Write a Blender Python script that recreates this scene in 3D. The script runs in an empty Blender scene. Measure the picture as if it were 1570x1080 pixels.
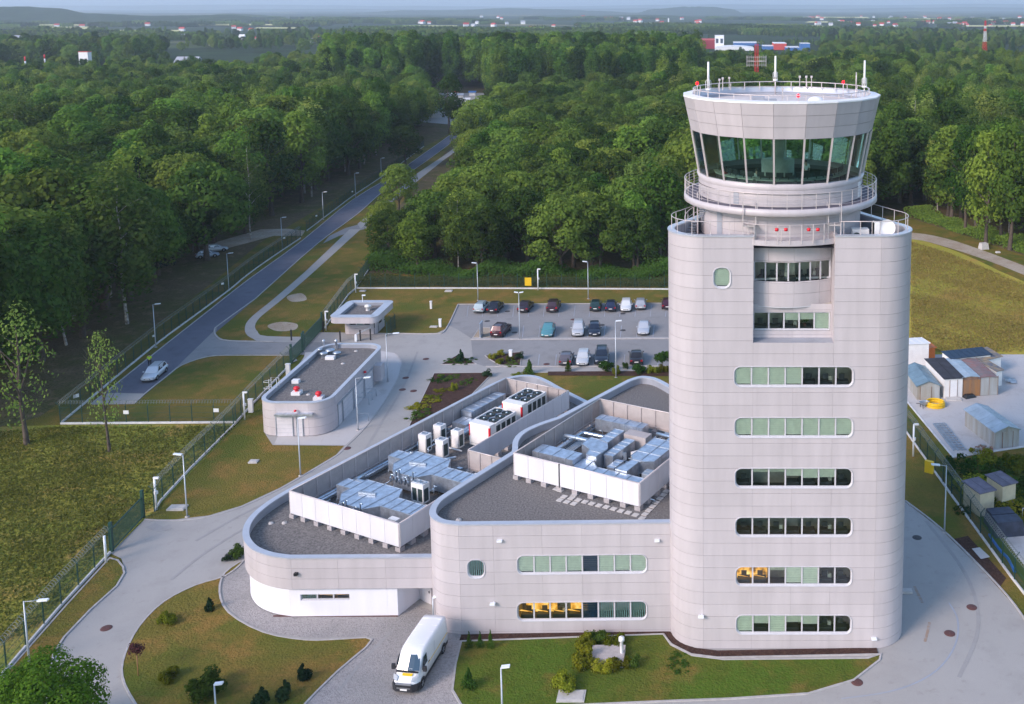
import bpy, bmesh, math, random
import numpy as np
from mathutils import Vector, Matrix
from mathutils.geometry import delaunay_2d_cdt, tessellate_polygon
random.seed(7)
RAD = math.radians
PI = math.pi
SC = bpy.context.scene
COL = SC.collection

# ---------------------------------------------------------------- camera
# survey of the site: drone at 47 m, shift lens (verticals nearly parallel)
CF, CCX, CCY, CH, CT = 1550.0, 1090.0, 207.0, 47.0, RAD(7.2)
cam = bpy.data.cameras.new('camera')
camo = bpy.data.objects.new('camera', cam)
COL.objects.link(camo)
camo.location = (0, 0, CH)
camo.rotation_euler = (RAD(90) - CT, 0, 0)
cam.sensor_width = 36
cam.lens = 36 * CF / 1570
cam.shift_x = (785 - CCX) / 1570
cam.shift_y = -(540 - CCY) / 1570
cam.clip_start = 1
cam.clip_end = 90000
SC.camera = camo

# ---------------------------------------------------------------- light
SUN_EL, SUN_AZ = RAD(30), RAD(226)      # azimuth clockwise from +Y (north): low sun, behind and left of the camera
w = bpy.data.worlds.new('World')
SC.world = w
w.use_nodes = True
nt = w.node_tree
nt.nodes.clear()
sky = nt.nodes.new('ShaderNodeTexSky')
sky.sky_type = 'NISHITA'
sky.sun_disc = False
sky.sun_elevation = SUN_EL
sky.sun_rotation = SUN_AZ
sky.altitude = 200
sky.air_density = 1.0
sky.dust_density = 0.6
sky.ozone_density = 1.6
bg = nt.nodes.new('ShaderNodeBackground')
bg.inputs['Strength'].default_value = 0.15
wo = nt.nodes.new('ShaderNodeOutputWorld')
nt.links.new(sky.outputs[0], bg.inputs[0])
nt.links.new(bg.outputs[0], wo.inputs[0])
sl = bpy.data.lights.new('sun', 'SUN')
sl.energy = 2.0
sl.angle = RAD(20)
sl.color = (1.0, 0.82, 0.74)
so = bpy.data.objects.new('sun', sl)
COL.objects.link(so)
sd = Vector((math.sin(SUN_AZ) * math.cos(SUN_EL), math.cos(SUN_AZ) * math.cos(SUN_EL), math.sin(SUN_EL)))
so.rotation_euler = (-sd).to_track_quat('-Z', 'Y').to_euler()
SC.view_settings.view_transform = 'Standard'
SC.view_settings.look = 'None'
SC.view_settings.exposure = 0.95
SC.view_settings.gamma = 1
SC.view_settings.use_curve_mapping = False
SC.render.engine = 'CYCLES'
SC.cycles.volume_bounces = 1
SC.cycles.transparent_max_bounces = 16

# ---------------------------------------------------------------- helpers
_s, _c = math.sin(CT), math.cos(CT)
def ray(px, py):
    a = (px - CCX) / CF; b = -(py - CCY) / CF
    return (a, _c + b * _s, -_s + b * _c)
def G(px, py, z=0.0):                       # survey: photo bearing -> site coordinates on level z
    d = ray(px, py); t = (z - CH) / d[2]
    return (d[0] * t, d[1] * t)
def G3(px, py, z=0.0):
    x, y = G(px, py, z); return (x, y, z)
def AT(px, py, Y):                          # survey point standing at distance Y
    d = ray(px, py); t = Y / d[1]
    return (d[0] * t, Y, CH + d[2] * t)
def PX(X, Y, Z=0.0):
    dz = Z - CH; d = Y * _c - dz * _s; u = Y * _s + dz * _c
    return (CCX + CF * X / d, CCY - CF * u / d)

def tag(o, label=None, cat=None, group=None, kind=None):
    if label: o['label'] = label
    if cat: o['category'] = cat
    if group: o['group'] = group
    if kind: o['kind'] = kind
    return o

def empty(name, loc=(0, 0, 0), rz=0.0, label=None, cat=None, group=None):
    o = bpy.data.objects.new(name, None)
    COL.objects.link(o)
    o.empty_display_size = 0.3
    o.location = loc
    o.rotation_euler = (0, 0, rz)
    return tag(o, label, cat, group)

def children_of(o):
    return [c for c in bpy.data.objects if c.parent == o]

def copy_tree(o, parent=None, loc=None, rz=None, label=None, kids=None):
    c = o.copy(); COL.objects.link(c); c.parent = parent
    for ch in (kids[o.name] if kids else children_of(o)):
        copy_tree(ch, c, kids=kids)
    if loc is not None: c.location = loc
    if rz is not None: c.rotation_euler = (0, 0, rz)
    if label: c['label'] = label
    return c
def kid_map(o, d=None):
    d = {} if d is None else d
    d[o.name] = children_of(o)
    for c in d[o.name]: kid_map(c, d)
    return d

class MB:
    """collects shapes into one mesh"""
    def __init__(s): s.v = []; s.f = []; s.m = []; s.sm = []
    def add(s, vs, fs, mi=0, smooth=False):
        b = len(s.v); s.v.extend([tuple(p) for p in vs])
        for f in fs:
            s.f.append(tuple(b + i for i in f)); s.m.append(mi); s.sm.append(smooth)
        return s
    def box(s, c, d, rz=0.0, mi=0, taper=1.0):
        cx, cy, cz = c; hx, hy, hz = d[0] / 2, d[1] / 2, d[2] / 2
        co, si = math.cos(rz), math.sin(rz); vs = []
        for z, k in ((-hz, 1), (hz, taper)):
            for x, y in ((-hx, -hy), (hx, -hy), (hx, hy), (-hx, hy)):
                x *= k; y *= k
                vs.append((cx + x * co - y * si, cy + x * si + y * co, cz + z))
        return s.add(vs, [(0, 3, 2, 1), (4, 5, 6, 7), (0, 1, 5, 4), (1, 2, 6, 5), (2, 3, 7, 6), (3, 0, 4, 7)], mi)
    def b2(s, x0, x1, y0, y1, z0, z1, mi=0):
        return s.box(((x0 + x1) / 2, (y0 + y1) / 2, (z0 + z1) / 2), (abs(x1 - x0), abs(y1 - y0), abs(z1 - z0)), 0, mi)
    def bar(s, p, q, w, h=None, mi=0):
        p, q = Vector(p), Vector(q); d = q - p
        if d.length < 1e-6: return s
        h = h or w; d.normalize()
        up = Vector((0, 0, 1)) if abs(d.z) < .95 else Vector((0, 1, 0))
        a = d.cross(up).normalized() * (w / 2); b = a.cross(d).normalized() * (h / 2)
        vs = [p - a - b, p + a - b, p + a + b, p - a + b, q - a - b, q + a - b, q + a + b, q - a + b]
        return s.add(vs, [(0, 1, 2, 3), (7, 6, 5, 4), (0, 4, 5, 1), (1, 5, 6, 2), (2, 6, 7, 3), (3, 7, 4, 0)], mi)
    def tube(s, pts, r, n=8, mi=0, caps=True, smooth=True):
        pts = [Vector(p) for p in pts]; k = len(pts)
        rs = r if isinstance(r, (list, tuple)) else [r] * k
        vs = []; ref = None
        for i, p in enumerate(pts):
            d = (pts[min(i + 1, k - 1)] - pts[max(i - 1, 0)])
            if d.length < 1e-9: d = Vector((0, 0, 1))
            d.normalize()
            if ref is None: ref = Vector((0, 0, 1)) if abs(d.z) < .9 else Vector((1, 0, 0))
            a = d.cross(ref)
            if a.length < 1e-4: a = d.cross(Vector((0.3, 1, 0.2)))
            a.normalize(); b = a.cross(d).normalized(); ref = b.copy() if abs(b.dot(d)) < .9 else ref
            for j in range(n):
                t = 2 * PI * j / n
                vs.append(p + (a * math.cos(t) + b * math.sin(t)) * rs[i])
        fs = []
        for i in range(k - 1):
            for j in range(n):
                j2 = (j + 1) % n
                fs.append((i * n + j, i * n + j2, (i + 1) * n + j2, (i + 1) * n + j))
        s.add(vs, fs, mi, smooth)
        if caps:
            b0 = len(s.v) - k * n
            s.f.append(tuple(b0 + j for j in reversed(range(n)))); s.m.append(mi); s.sm.append(False)
            s.f.append(tuple(b0 + (k - 1) * n + j for j in range(n))); s.m.append(mi); s.sm.append(False)
        return s
    def lathe(s, c, prof, n=16, mi=0, smooth=True):
        vs = []; cx, cy, cz = c
        for r, z in prof:
            for j in range(n):
                t = 2 * PI * j / n; vs.append((cx + r * math.cos(t), cy + r * math.sin(t), cz + z))
        fs = []
        for i in range(len(prof) - 1):
            for j in range(n):
                j2 = (j + 1) % n; fs.append((i * n + j, i * n + j2, (i + 1) * n + j2, (i + 1) * n + j))
        return s.add(vs, fs, mi, smooth)
    def prism(s, poly, z0, z1, mi=0, top=True, bottom=True):
        n = len(poly)
        vs = [(x, y, z0) for x, y in poly] + [(x, y, z1) for x, y in poly]
        fs = [(i, (i + 1) % n, n + (i + 1) % n, n + i) for i in range(n)]
        tri = tessellate_polygon([[Vector((x, y, 0)) for x, y in poly]])
        for t in tri:
            a, b, c = [poly[i] for i in t]
            cr = (b[0] - a[0]) * (c[1] - a[1]) - (b[1] - a[1]) * (c[0] - a[0])
            t = t if cr > 0 else (t[2], t[1], t[0])
            if top: fs.append(tuple(n + i for i in t))
            if bottom: fs.append((t[2], t[1], t[0]))
        return s.add(vs, fs, mi)
    def sheet(s, poly, z, mi=0):
        tri = tessellate_polygon([[Vector((x, y, 0)) for x, y in poly]]); fs = []
        for t in tri:
            a, b, c = [poly[i] for i in t]
            cr = (b[0] - a[0]) * (c[1] - a[1]) - (b[1] - a[1]) * (c[0] - a[0])
            fs.append(t if cr > 0 else (t[2], t[1], t[0]))
        return s.add([(x, y, z) for x, y in poly], fs, mi)
    def mesh(s, name, mats, off=(0, 0, 0)):
        me = bpy.data.meshes.new(name)
        me.from_pydata([(x - off[0], y - off[1], z - off[2]) for x, y, z in s.v], [], s.f)
        if not isinstance(mats, (list, tuple)): mats = [mats]
        for m in mats: me.materials.append(m)
        if len(mats) > 1: me.polygons.foreach_set('material_index', s.m)
        me.polygons.foreach_set('use_smooth', s.sm)
        me.update()
        return me
    def build(s, name, mats, parent=None, world=True, loc=None, rz=None, **kw):
        off = (0, 0, 0)
        if parent is not None and world:
            p = parent; off = Vector((0, 0, 0))
            while p is not None: off = off + Vector(p.location); p = p.parent
        o = bpy.data.objects.new(name, s.mesh(name, mats, off))
        COL.objects.link(o)
        if parent is not None: o.parent = parent
        if loc is not None: o.location = loc
        if rz is not None: o.rotation_euler = (0, 0, rz)
        return tag(o, **kw)

def inst(name, me, parent, loc=(0, 0, 0), rz=0.0):
    o = bpy.data.objects.new(name, me); COL.objects.link(o); o.parent = parent
    o.location = loc; o.rotation_euler = (0, 0, rz)
    return o

# ---------------------------------------------------------------- materials
def newmat(name):
    m = bpy.data.materials.new(name); m.use_nodes = True
    n = m.node_tree; n.nodes.clear()
    out = n.nodes.new('ShaderNodeOutputMaterial')
    return m, n, out
def N(n, t, **kw):
    x = n.nodes.new(t)
    for k, v in kw.items():
        if k in x.inputs: x.inputs[k].default_value = v
        else: setattr(x, k, v)
    return x
def rgb(c): return (c[0], c[1], c[2], 1)
def ramp(n, stops):
    r = n.nodes.new('ShaderNodeValToRGB'); e = r.color_ramp.elements
    while len(e) < len(stops): e.new(0.5)
    for i, (p, c) in enumerate(stops): e[i].position = p; e[i].color = rgb(c)
    return r
def mat(name, c, rough=0.6, metal=0.0, var=0.12, scale=1.5, bump=0.0, bscale=30.0, c2=None, emit=None, es=0.0, coat=0.0, spec=0.5, streak=False, piece=0.0):
    m, n, out = newmat(name); L = n.links.new
    b = N(n, 'ShaderNodeBsdfPrincipled'); b.inputs['Roughness'].default_value = rough
    b.inputs['Metallic'].default_value = metal
    b.inputs['Coat Weight'].default_value = coat
    b.inputs['Specular IOR Level'].default_value = spec
    tc = N(n, 'ShaderNodeNewGeometry')
    if var > 0 or c2:
        no = N(n, 'ShaderNodeTexNoise', Scale=scale, Detail=6.0, Roughness=0.6)
        if streak:
            mp = N(n, 'ShaderNodeMapping'); mp.inputs['Scale'].default_value = (1, 1, 0.12)
            L(tc.outputs['Position'], mp.inputs[0]); L(mp.outputs[0], no.inputs['Vector'])
        else: L(tc.outputs['Position'], no.inputs['Vector'])
        a = c2 if c2 else tuple(x * (1 - var) for x in c)
        d = c if c2 else tuple(min(1, x * (1 + var)) for x in c)
        r = ramp(n, [(0.35, a), (0.65, d)])
        L(no.outputs[0], r.inputs[0]); src = r.outputs[0]
        if piece:
            oi = N(n, 'ShaderNodeObjectInfo'); mr = N(n, 'ShaderNodeMapRange'); L(oi.outputs['Random'], mr.inputs['Value']); mr.inputs['To Min'].default_value = 1 - piece; mr.inputs['To Max'].default_value = 1 + piece
            n3 = N(n, 'ShaderNodeTexNoise', Scale=0.22, Detail=3.0); L(tc.outputs['Position'], n3.inputs['Vector'])
            m3 = N(n, 'ShaderNodeMapRange'); L(n3.outputs[0], m3.inputs['Value']); m3.inputs['To Min'].default_value = .93; m3.inputs['To Max'].default_value = 1.06
            mm = N(n, 'ShaderNodeMath', operation='MULTIPLY'); L(mr.outputs[0], mm.inputs[0]); L(m3.outputs[0], mm.inputs[1])
            hs = N(n, 'ShaderNodeHueSaturation'); L(src, hs.inputs['Color']); L(mm.outputs[0], hs.inputs['Value']); src = hs.outputs[0]
        L(src, b.inputs['Base Color'])
    else: b.inputs['Base Color'].default_value = rgb(c)
    if bump > 0:
        nb = N(n, 'ShaderNodeTexNoise', Scale=bscale, Detail=4.0)
        L(tc.outputs['Position'], nb.inputs['Vector'])
        bu = N(n, 'ShaderNodeBump', Strength=bump, Distance=0.05)
        L(nb.outputs[0], bu.inputs['Height']); L(bu.outputs[0], b.inputs['Normal'])
    if emit:
        b.inputs['Emission Color'].default_value = rgb(emit); b.inputs['Emission Strength'].default_value = es
    L(b.outputs[0], out.inputs[0])
    return m

def ground_mat(name, layers, base, bump=0.4, bscale=6.0, rough=0.95):
    """layers: (scale, lo, hi, colour, stretch) blended one over another"""
    m, n, out = newmat(name); L = n.links.new
    b = N(n, 'ShaderNodeBsdfPrincipled', Roughness=rough); b.inputs['Specular IOR Level'].default_value = 0.15
    g = N(n, 'ShaderNodeNewGeometry'); cur = None
    for i, (sc, lo, hi, col, st) in enumerate(layers):
        mp = N(n, 'ShaderNodeMapping'); mp.inputs['Location'].default_value = (i * 37.1, i * 11.7, 0); mp.inputs['Scale'].default_value = (st[0], st[1], 1)
        L(g.outputs['Position'], mp.inputs[0])
        no = N(n, 'ShaderNodeTexNoise', Scale=sc, Detail=7.0, Roughness=0.62); L(mp.outputs[0], no.inputs['Vector'])
        r = N(n, 'ShaderNodeMapRange'); r.inputs['From Min'].default_value = lo; r.inputs['From Max'].default_value = hi
        L(no.outputs[0], r.inputs['Value'])
        mx = N(n, 'ShaderNodeMix', data_type='RGBA'); L(r.outputs[0], mx.inputs['Factor'])
        mx.inputs[6].default_value = rgb(base)
        if cur is not None: L(cur, mx.inputs[6])
        mx.inputs[7].default_value = rgb(col)
        cur = mx.outputs[2]
    L(cur, b.inputs['Base Color'])
    nb = N(n, 'ShaderNodeTexNoise', Scale=bscale, Detail=5.0); L(g.outputs['Position'], nb.inputs['Vector'])
    bu = N(n, 'ShaderNodeBump', Strength=bump, Distance=0.25); L(nb.outputs[0], bu.inputs['Height']); L(bu.outputs[0], b.inputs['Normal'])
    L(b.outputs[0], out.inputs[0])
    return m

def leaf_mat(name, c1, c2, transl=0.42):
    m, n, out = newmat(name); L = n.links.new
    oi = N(n, 'ShaderNodeObjectInfo'); g = N(n, 'ShaderNodeNewGeometry')
    r = ramp(n, [(0.0, c1), (0.6, tuple((a + b) / 2 for a, b in zip(c1, c2))), (1.0, c2)])
    mth = N(n, 'ShaderNodeMath', operation='MULTIPLY_ADD'); L(g.outputs['Random Per Island'], mth.inputs[0]); mth.inputs[1].default_value = 0.45
    m2 = N(n, 'ShaderNodeMath', operation='MULTIPLY'); L(oi.outputs['Random'], m2.inputs[0]); m2.inputs[1].default_value = 0.6
    L(m2.outputs[0], mth.inputs[2]); L(mth.outputs[0], r.inputs[0])
    hs = N(n, 'ShaderNodeHueSaturation'); L(r.outputs[0], hs.inputs['Color'])
    mr = N(n, 'ShaderNodeMapRange'); L(oi.outputs['Random'], mr.inputs['Value']); mr.inputs['To Min'].default_value = 0.6; mr.inputs['To Max'].default_value = 1.35
    m5 = N(n, 'ShaderNodeMath', operation='MULTIPLY'); L(oi.outputs['Random'], m5.inputs[0]); m5.inputs[1].default_value = 7.31
    fr = N(n, 'ShaderNodeMath', operation='FRACT'); L(m5.outputs[0], fr.inputs[0])
    mh = N(n, 'ShaderNodeMapRange'); L(fr.outputs[0], mh.inputs['Value']); mh.inputs['To Min'].default_value = 0.482; mh.inputs['To Max'].default_value = 0.522
    L(mr.outputs[0], hs.inputs['Value']); L(mh.outputs[0], hs.inputs['Hue'])
    d = N(n, 'ShaderNodeBsdfDiffuse'); t = N(n, 'ShaderNodeBsdfTranslucent')
    L(hs.outputs[0], d.inputs[0]); L(hs.outputs[0], t.inputs[0])
    mx = N(n, 'ShaderNodeMixShader', Fac=transl); L(d.outputs[0], mx.inputs[1]); L(t.outputs[0], mx.inputs[2])
    L(mx.outputs[0], out.inputs[0])
    return m

def glass_mat(name, tint, refl=0.12, rough=0.02):
    m, n, out = newmat(name); L = n.links.new
    t = N(n, 'ShaderNodeBsdfTransparent'); t.inputs[0].default_value = rgb(tint)
    gl = N(n, 'ShaderNodeBsdfGlossy', Roughness=rough); gl.inputs[0].default_value = (0.9, 0.95, 1, 1)
    lw = N(n, 'ShaderNodeLayerWeight', Blend=0.25)
    a = N(n, 'ShaderNodeMath', operation='MULTIPLY_ADD'); L(lw.outputs['Fresnel'], a.inputs[0]); a.inputs[1].default_value = 0.9; a.inputs[2].default_value = refl
    mx = N(n, 'ShaderNodeMixShader'); L(a.outputs[0], mx.inputs[0]); L(t.outputs[0], mx.inputs[1]); L(gl.outputs[0], mx.inputs[2])
    L(mx.outputs[0], out.inputs[0])
    return m

HAZE = 0.00013
M = {}
M['clad'] = mat('aluminium_cladding', (0.50, 0.462, 0.475), rough=0.42, metal=0.0, var=0.055, scale=1.1, streak=True, piece=.028)
M['gap'] = mat('panel_joint', (0.30, 0.27, 0.28), rough=0.9, var=0)
M['coping'] = mat('coping_metal', (0.54, 0.56, 0.61), rough=0.36, metal=0.35, var=0.05, scale=1.0)
M['parin'] = mat('parapet_inner_sheet', (0.36, 0.38, 0.43), rough=0.5, metal=0.2, var=0.08, scale=0.8)
M['plaster'] = mat('white_plaster', (0.74, 0.74, 0.80), rough=0.8, var=0.04, scale=0.7, streak=True)
M['gravel'] = mat('roof_gravel', (0.23, 0.215, 0.205), rough=0.95, c2=(0.09, 0.085, 0.083), scale=7.0, bump=0.9, bscale=9.0)
M['frame'] = mat('window_frame', (0.54, 0.53, 0.56), rough=0.4, var=0.03)
M['glass'] = glass_mat('window_glass', (0.92, 1.0, 0.94), 0.08)
M['cabglass'] = glass_mat('cab_glass', (0.62, 0.84, 0.78), 0.09)
M['blind'] = mat('window_blind', (0.80, 0.80, 0.68), rough=0.8, var=0.06, scale=3.0)
M['blind2'] = mat('vertical_blind', (0.30, 0.42, 0.42), rough=0.8, var=0.1, scale=3.0)
M['room'] = mat('room_wall', (0.50, 0.47, 0.40), rough=0.9, var=0.25, scale=0.8)
M['roomfloor'] = mat('room_floor', (0.08, 0.07, 0.07), rough=0.7, var=0.2)
M['lit'] = mat('lit_room', (0.6, 0.40, 0.12), rough=0.9, var=0.4, scale=1.2, emit=(1.0, 0.52, 0.06), es=0.75)
_n = M['lit'].node_tree; _b = next(q for q in _n.nodes if q.type == 'BSDF_PRINCIPLED'); _r = ramp(_n, [(.36, (.10, .035, .008)), (.5, (.75, .33, .04)), (.68, (1.0, .72, .28))]); _q = next(q for q in _n.nodes if q.type == 'TEX_NOISE'); _q.inputs['Scale'].default_value = 1.7; _n.links.new(_q.outputs[0], _r.inputs[0]); _n.links.new(_r.outputs[0], _b.inputs['Emission Color'])
M['furn'] = mat('furniture', (0.05, 0.05, 0.06), rough=0.6, var=0.2)
M['furn2'] = mat('pale_furniture', (0.5, 0.48, 0.42), rough=0.6, var=0.2)
M['bluefilm'] = mat('dark_blue_blind', (0.012, 0.05, 0.11), rough=0.5, var=0.1)
M['rail'] = mat('railing_steel', (0.62, 0.56, 0.55), rough=0.4, metal=0.3, var=0.05)
M['deck'] = mat('balcony_deck', (0.12, 0.11, 0.14), rough=0.8, var=0.15)
M['roofmem'] = mat('roof_membrane', (0.62, 0.56, 0.53), rough=0.8, var=0.1, scale=0.8)
M['red'] = mat('red_paint', (0.65, 0.015, 0.03), rough=0.4, var=0.05)
M['redlamp'] = mat('red_beacon', (0.8, 0.01, 0.01), rough=0.3, var=0, emit=(1, 0.0, 0.01), es=3.5)
M['amber'] = mat('amber_lamp', (0.9, 0.4, 0.05), rough=0.3, var=0, emit=(1, 0.45, 0.1), es=6.0)
M['screen'] = mat('screen_panel_sheet', (0.66, 0.65, 0.68), rough=0.45, var=0.05, scale=0.9, streak=True, piece=.03)
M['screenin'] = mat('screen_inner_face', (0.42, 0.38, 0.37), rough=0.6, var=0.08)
M['galv'] = mat('galvanised_duct', (0.52, 0.58, 0.66), rough=0.33, metal=0.75, var=0.2, scale=1.8, piece=.08)
M['galvd'] = mat('dull_duct', (0.36, 0.42, 0.48), rough=0.5, metal=0.5, var=0.18, scale=2.0)
M['pipe'] = mat('insulated_pipe', (0.50, 0.60, 0.70), rough=0.28, metal=0.8, var=0.1, scale=3.0)
M['unit'] = mat('white_unit', (0.78, 0.77, 0.75), rough=0.5, var=0.04)
M['coil'] = mat('dark_coil', (0.03, 0.055, 0.055), rough=0.6, var=0.2, scale=8)
M['black'] = mat('black_plastic', (0.015, 0.016, 0.02), rough=0.5, var=0.1)
M['block'] = mat('concrete_block', (0.40, 0.37, 0.37), rough=0.9, var=0.12, scale=4, bump=0.3)
M['slab'] = mat('paving_slab', (0.50, 0.48, 0.46), rough=0.9, var=0.1, scale=3, bump=0.2)
M['steel'] = mat('lamp_steel', (0.42, 0.46, 0.50), rough=0.4, metal=0.5, var=0.06)
M['lamphead'] = mat('lamp_head', (0.80, 0.84, 0.88), rough=0.35, var=0.03)
M['white'] = mat('white_paint', (0.80, 0.80, 0.80), rough=0.5, var=0.04)
M['green'] = mat('fence_green', (0.012, 0.055, 0.045), rough=0.5, var=0.1)
M['razor'] = mat('razor_wire', (0.22, 0.25, 0.24), rough=0.5, metal=0.4, var=0.1)
M['kerb'] = mat('kerb_concrete', (0.42, 0.40, 0.39), rough=0.9, var=0.12, scale=2, bump=0.2)
M['whitekerb'] = mat('fence_plinth', (0.62, 0.62, 0.63), rough=0.9, var=0.12, scale=2)
M['iron'] = mat('rusty_iron', (0.11, 0.045, 0.04), rough=0.7, var=0.2, scale=6)
M['ironp'] = mat('grey_iron', (0.05, 0.05, 0.055), rough=0.7, var=0.2, scale=6)
M['bark'] = mat('bark', (0.085, 0.065, 0.05), rough=0.95, var=0.3, scale=3, bump=0.5)
M['birchbark'] = mat('birch_bark', (0.55, 0.52, 0.47), rough=0.85, c2=(0.12, 0.10, 0.09), scale=2.2, streak=False)
M['pinebark'] = mat('pine_bark', (0.30, 0.15, 0.08), rough=0.95, var=0.3, scale=3, bump=0.5)
M['leaf'] = leaf_mat('oak_leaves', (0.028, 0.082, 0.018), (0.205, 0.275, 0.045))
M['leafb'] = leaf_mat('birch_leaves', (0.06, 0.13, 0.025), (0.25, 0.31, 0.07))
M['leafp'] = leaf_mat('poplar_leaves', (0.028, 0.095, 0.018), (0.18, 0.275, 0.04))
M['needle'] = leaf_mat('needles', (0.012, 0.035, 0.016), (0.03, 0.06, 0.025), 0.1)
M['leafy'] = leaf_mat('yellow_shrub_leaves', (0.14, 0.17, 0.015), (0.30, 0.30, 0.03))
M['leafg'] = leaf_mat('green_shrub_leaves', (0.035, 0.085, 0.015), (0.10, 0.17, 0.03))
M['leafr'] = leaf_mat('purple_leaves', (0.06, 0.025, 0.03), (0.12, 0.05, 0.05))
M['tyre'] = mat('tyre', (0.015, 0.015, 0.017), rough=0.85, var=0.1)
M['rim'] = mat('wheel_rim', (0.5, 0.52, 0.55), rough=0.3, metal=0.8, var=0.05)
M['carglass'] = mat('car_glass', (0.02, 0.04, 0.055), rough=0.06, var=0, spec=0.8)
M['trim'] = mat('black_trim', (0.02, 0.021, 0.026), rough=0.55, var=0.1)
M['lens'] = mat('headlight_lens', (0.40, 0.43, 0.47), rough=0.12, var=0)
M['tail'] = mat('tail_lamp', (0.45, 0.01, 0.02), rough=0.2, var=0)
M['plate'] = mat('number_plate', (0.78, 0.78, 0.76), rough=0.5, var=0)
M['yellow'] = mat('yellow_paint', (0.80, 0.50, 0.01), rough=0.5, var=0.05)
M['door'] = mat('door_paint', (0.60, 0.58, 0.60), rough=0.5, var=0.05)
# ================================================================ ground
def smooth(pts, n=6, closed=False):
    P = [Vector((p[0], p[1])) for p in pts]; k = len(P); out = []
    rng = range(k if closed else k - 1)
    for i in rng:
        p1, p2 = P[i], P[(i + 1) % k]
        p0 = P[(i - 1) % k] if (closed or i > 0) else p1
        p3 = P[(i + 2) % k] if (closed or i + 2 < k) else p2
        for j in range(n):
            t = j / n
            q = 0.5 * ((2 * p1) + (p2 - p0) * t + (2 * p0 - 5 * p1 + 4 * p2 - p3) * t * t + (3 * p1 - p0 - 3 * p2 + p3) * t ** 3)
            out.append((q.x, q.y))
    if not closed: out.append((P[-1].x, P[-1].y))
    return out
def gp(pts, z=0.0): return [G(x, y, z) for x, y in pts]

GRASS = ground_mat('lawn_grass', [
    (0.05, 0.42, 0.60, (0.085, 0.115, 0.022), (1, 1)),
    (0.13, 0.47, 0.58, (0.155, 0.115, 0.045), (1, 1)),
    (0.45, 0.50, 0.68, (0.060, 0.095, 0.018), (1, 1)),
    (1.8, 0.50, 0.75, (0.18, 0.15, 0.06), (1, 1)),
    (7.0, 0.45, 0.80, (0.045, 0.06, 0.016), (1, 1))], (0.11, 0.11, 0.030), bump=0.7, bscale=5)
GREENLAWN = ground_mat('green_lawn', [
    (0.12, 0.42, 0.60, (0.075, 0.132, 0.013), (1, 1)),
    (0.22, 0.52, 0.66, (0.182, 0.127, 0.032), (1, 1)),
    (0.9, 0.50, 0.72, (0.061, 0.094, 0.011), (1, 1)),
    (6.0, 0.5, 0.8, (0.145, 0.143, 0.026), (1, 1))], (0.091, 0.116, 0.015), bump=0.6, bscale=6)
DRYLAWN = ground_mat('dry_lawn', [
    (0.10, 0.44, 0.60, (0.098, 0.121, 0.017), (1, 1)),
    (0.25, 0.48, 0.62, (0.246, 0.151, 0.039), (1, 1)),
    (1.5, 0.50, 0.72, (0.129, 0.114, 0.023), (1, 1)),
    (6.0, 0.5, 0.8, (0.078, 0.084, 0.015), (1, 1))], (0.169, 0.139, 0.027), bump=0.6, bscale=6)
MEADOW = ground_mat('rough_meadow', [
    (0.04, 0.42, 0.60, (0.436, 0.352, 0.055), (1, 1)),
    (0.12, 0.50, 0.66, (0.413, 0.252, 0.069), (1, 1)),
    (0.5, 0.48, 0.70, (0.239, 0.263, 0.038), (1, 1)),
    (2.5, 0.50, 0.75, (0.523, 0.403, 0.103), (1, 2.2))], (0.337, 0.312, 0.044), bump=1.0, bscale=3)
WILD = ground_mat('wild_meadow', [
    (0.06, 0.42, 0.58, (0.214, 0.243, 0.037), (1, 1)),
    (0.2, 0.50, 0.64, (0.363, 0.253, 0.070), (1, 1)),
    (0.8, 0.50, 0.70, (0.117, 0.184, 0.025), (1, 1.5)),
    (3.0, 0.52, 0.75, (0.471, 0.369, 0.105), (1, 2.2))], (0.256, 0.243, 0.039), bump=1.0, bscale=3)
FLOOR = ground_mat('forest_soil', [
    (0.08, 0.42, 0.6, (0.103, 0.103, 0.034), (1, 1)),
    (0.4, 0.50, 0.66, (0.207, 0.145, 0.083), (1, 1)),
    (2.0, 0.5, 0.7, (0.069, 0.062, 0.028), (1, 1))], (0.138, 0.103, 0.057), bump=1.0, bscale=3)
PAVE = ground_mat('block_paving', [
    (0.05, 0.42, 0.60, (0.389, 0.376, 0.360), (1, 1)),
    (0.35, 0.50, 0.70, (0.335, 0.323, 0.308), (1, 1)),
    (1.2, 0.58, 0.78, (0.281, 0.265, 0.247), (1, 1)),
    (9.0, 0.5, 0.8, (0.400, 0.382, 0.360), (1, 1))], (0.362, 0.350, 0.334), bump=0.15, bscale=20, rough=0.85)
PAVE2 = ground_mat('parking_paving', [
    (0.06, 0.42, 0.60, (0.29, 0.285, 0.285), (1, 1)),
    (0.5, 0.50, 0.70, (0.235, 0.23, 0.23), (1, 1)),
    (9.0, 0.5, 0.8, (0.30, 0.29, 0.28), (1, 1))], (0.265, 0.26, 0.26), bump=0.15, bscale=20, rough=0.85)
CONC = ground_mat('pale_concrete', [
    (0.05, 0.42, 0.60, (0.541, 0.526, 0.521), (1, 1)),
    (0.4, 0.55, 0.72, (0.423, 0.398, 0.380), (1, 1)),
    (2.0, 0.6, 0.8, (0.353, 0.314, 0.293), (1, 1))], (0.494, 0.476, 0.467), bump=0.15, bscale=15, rough=0.85)
ASPH = ground_mat('asphalt', [
    (0.05, 0.42, 0.60, (0.162, 0.171, 0.209), (1, 1)),
    (0.5, 0.50, 0.72, (0.114, 0.118, 0.146), (1, 1)),
    (12.0, 0.5, 0.8, (0.190, 0.190, 0.219), (1, 1))], (0.133, 0.139, 0.176), bump=0.2, bscale=20, rough=0.9)
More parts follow.
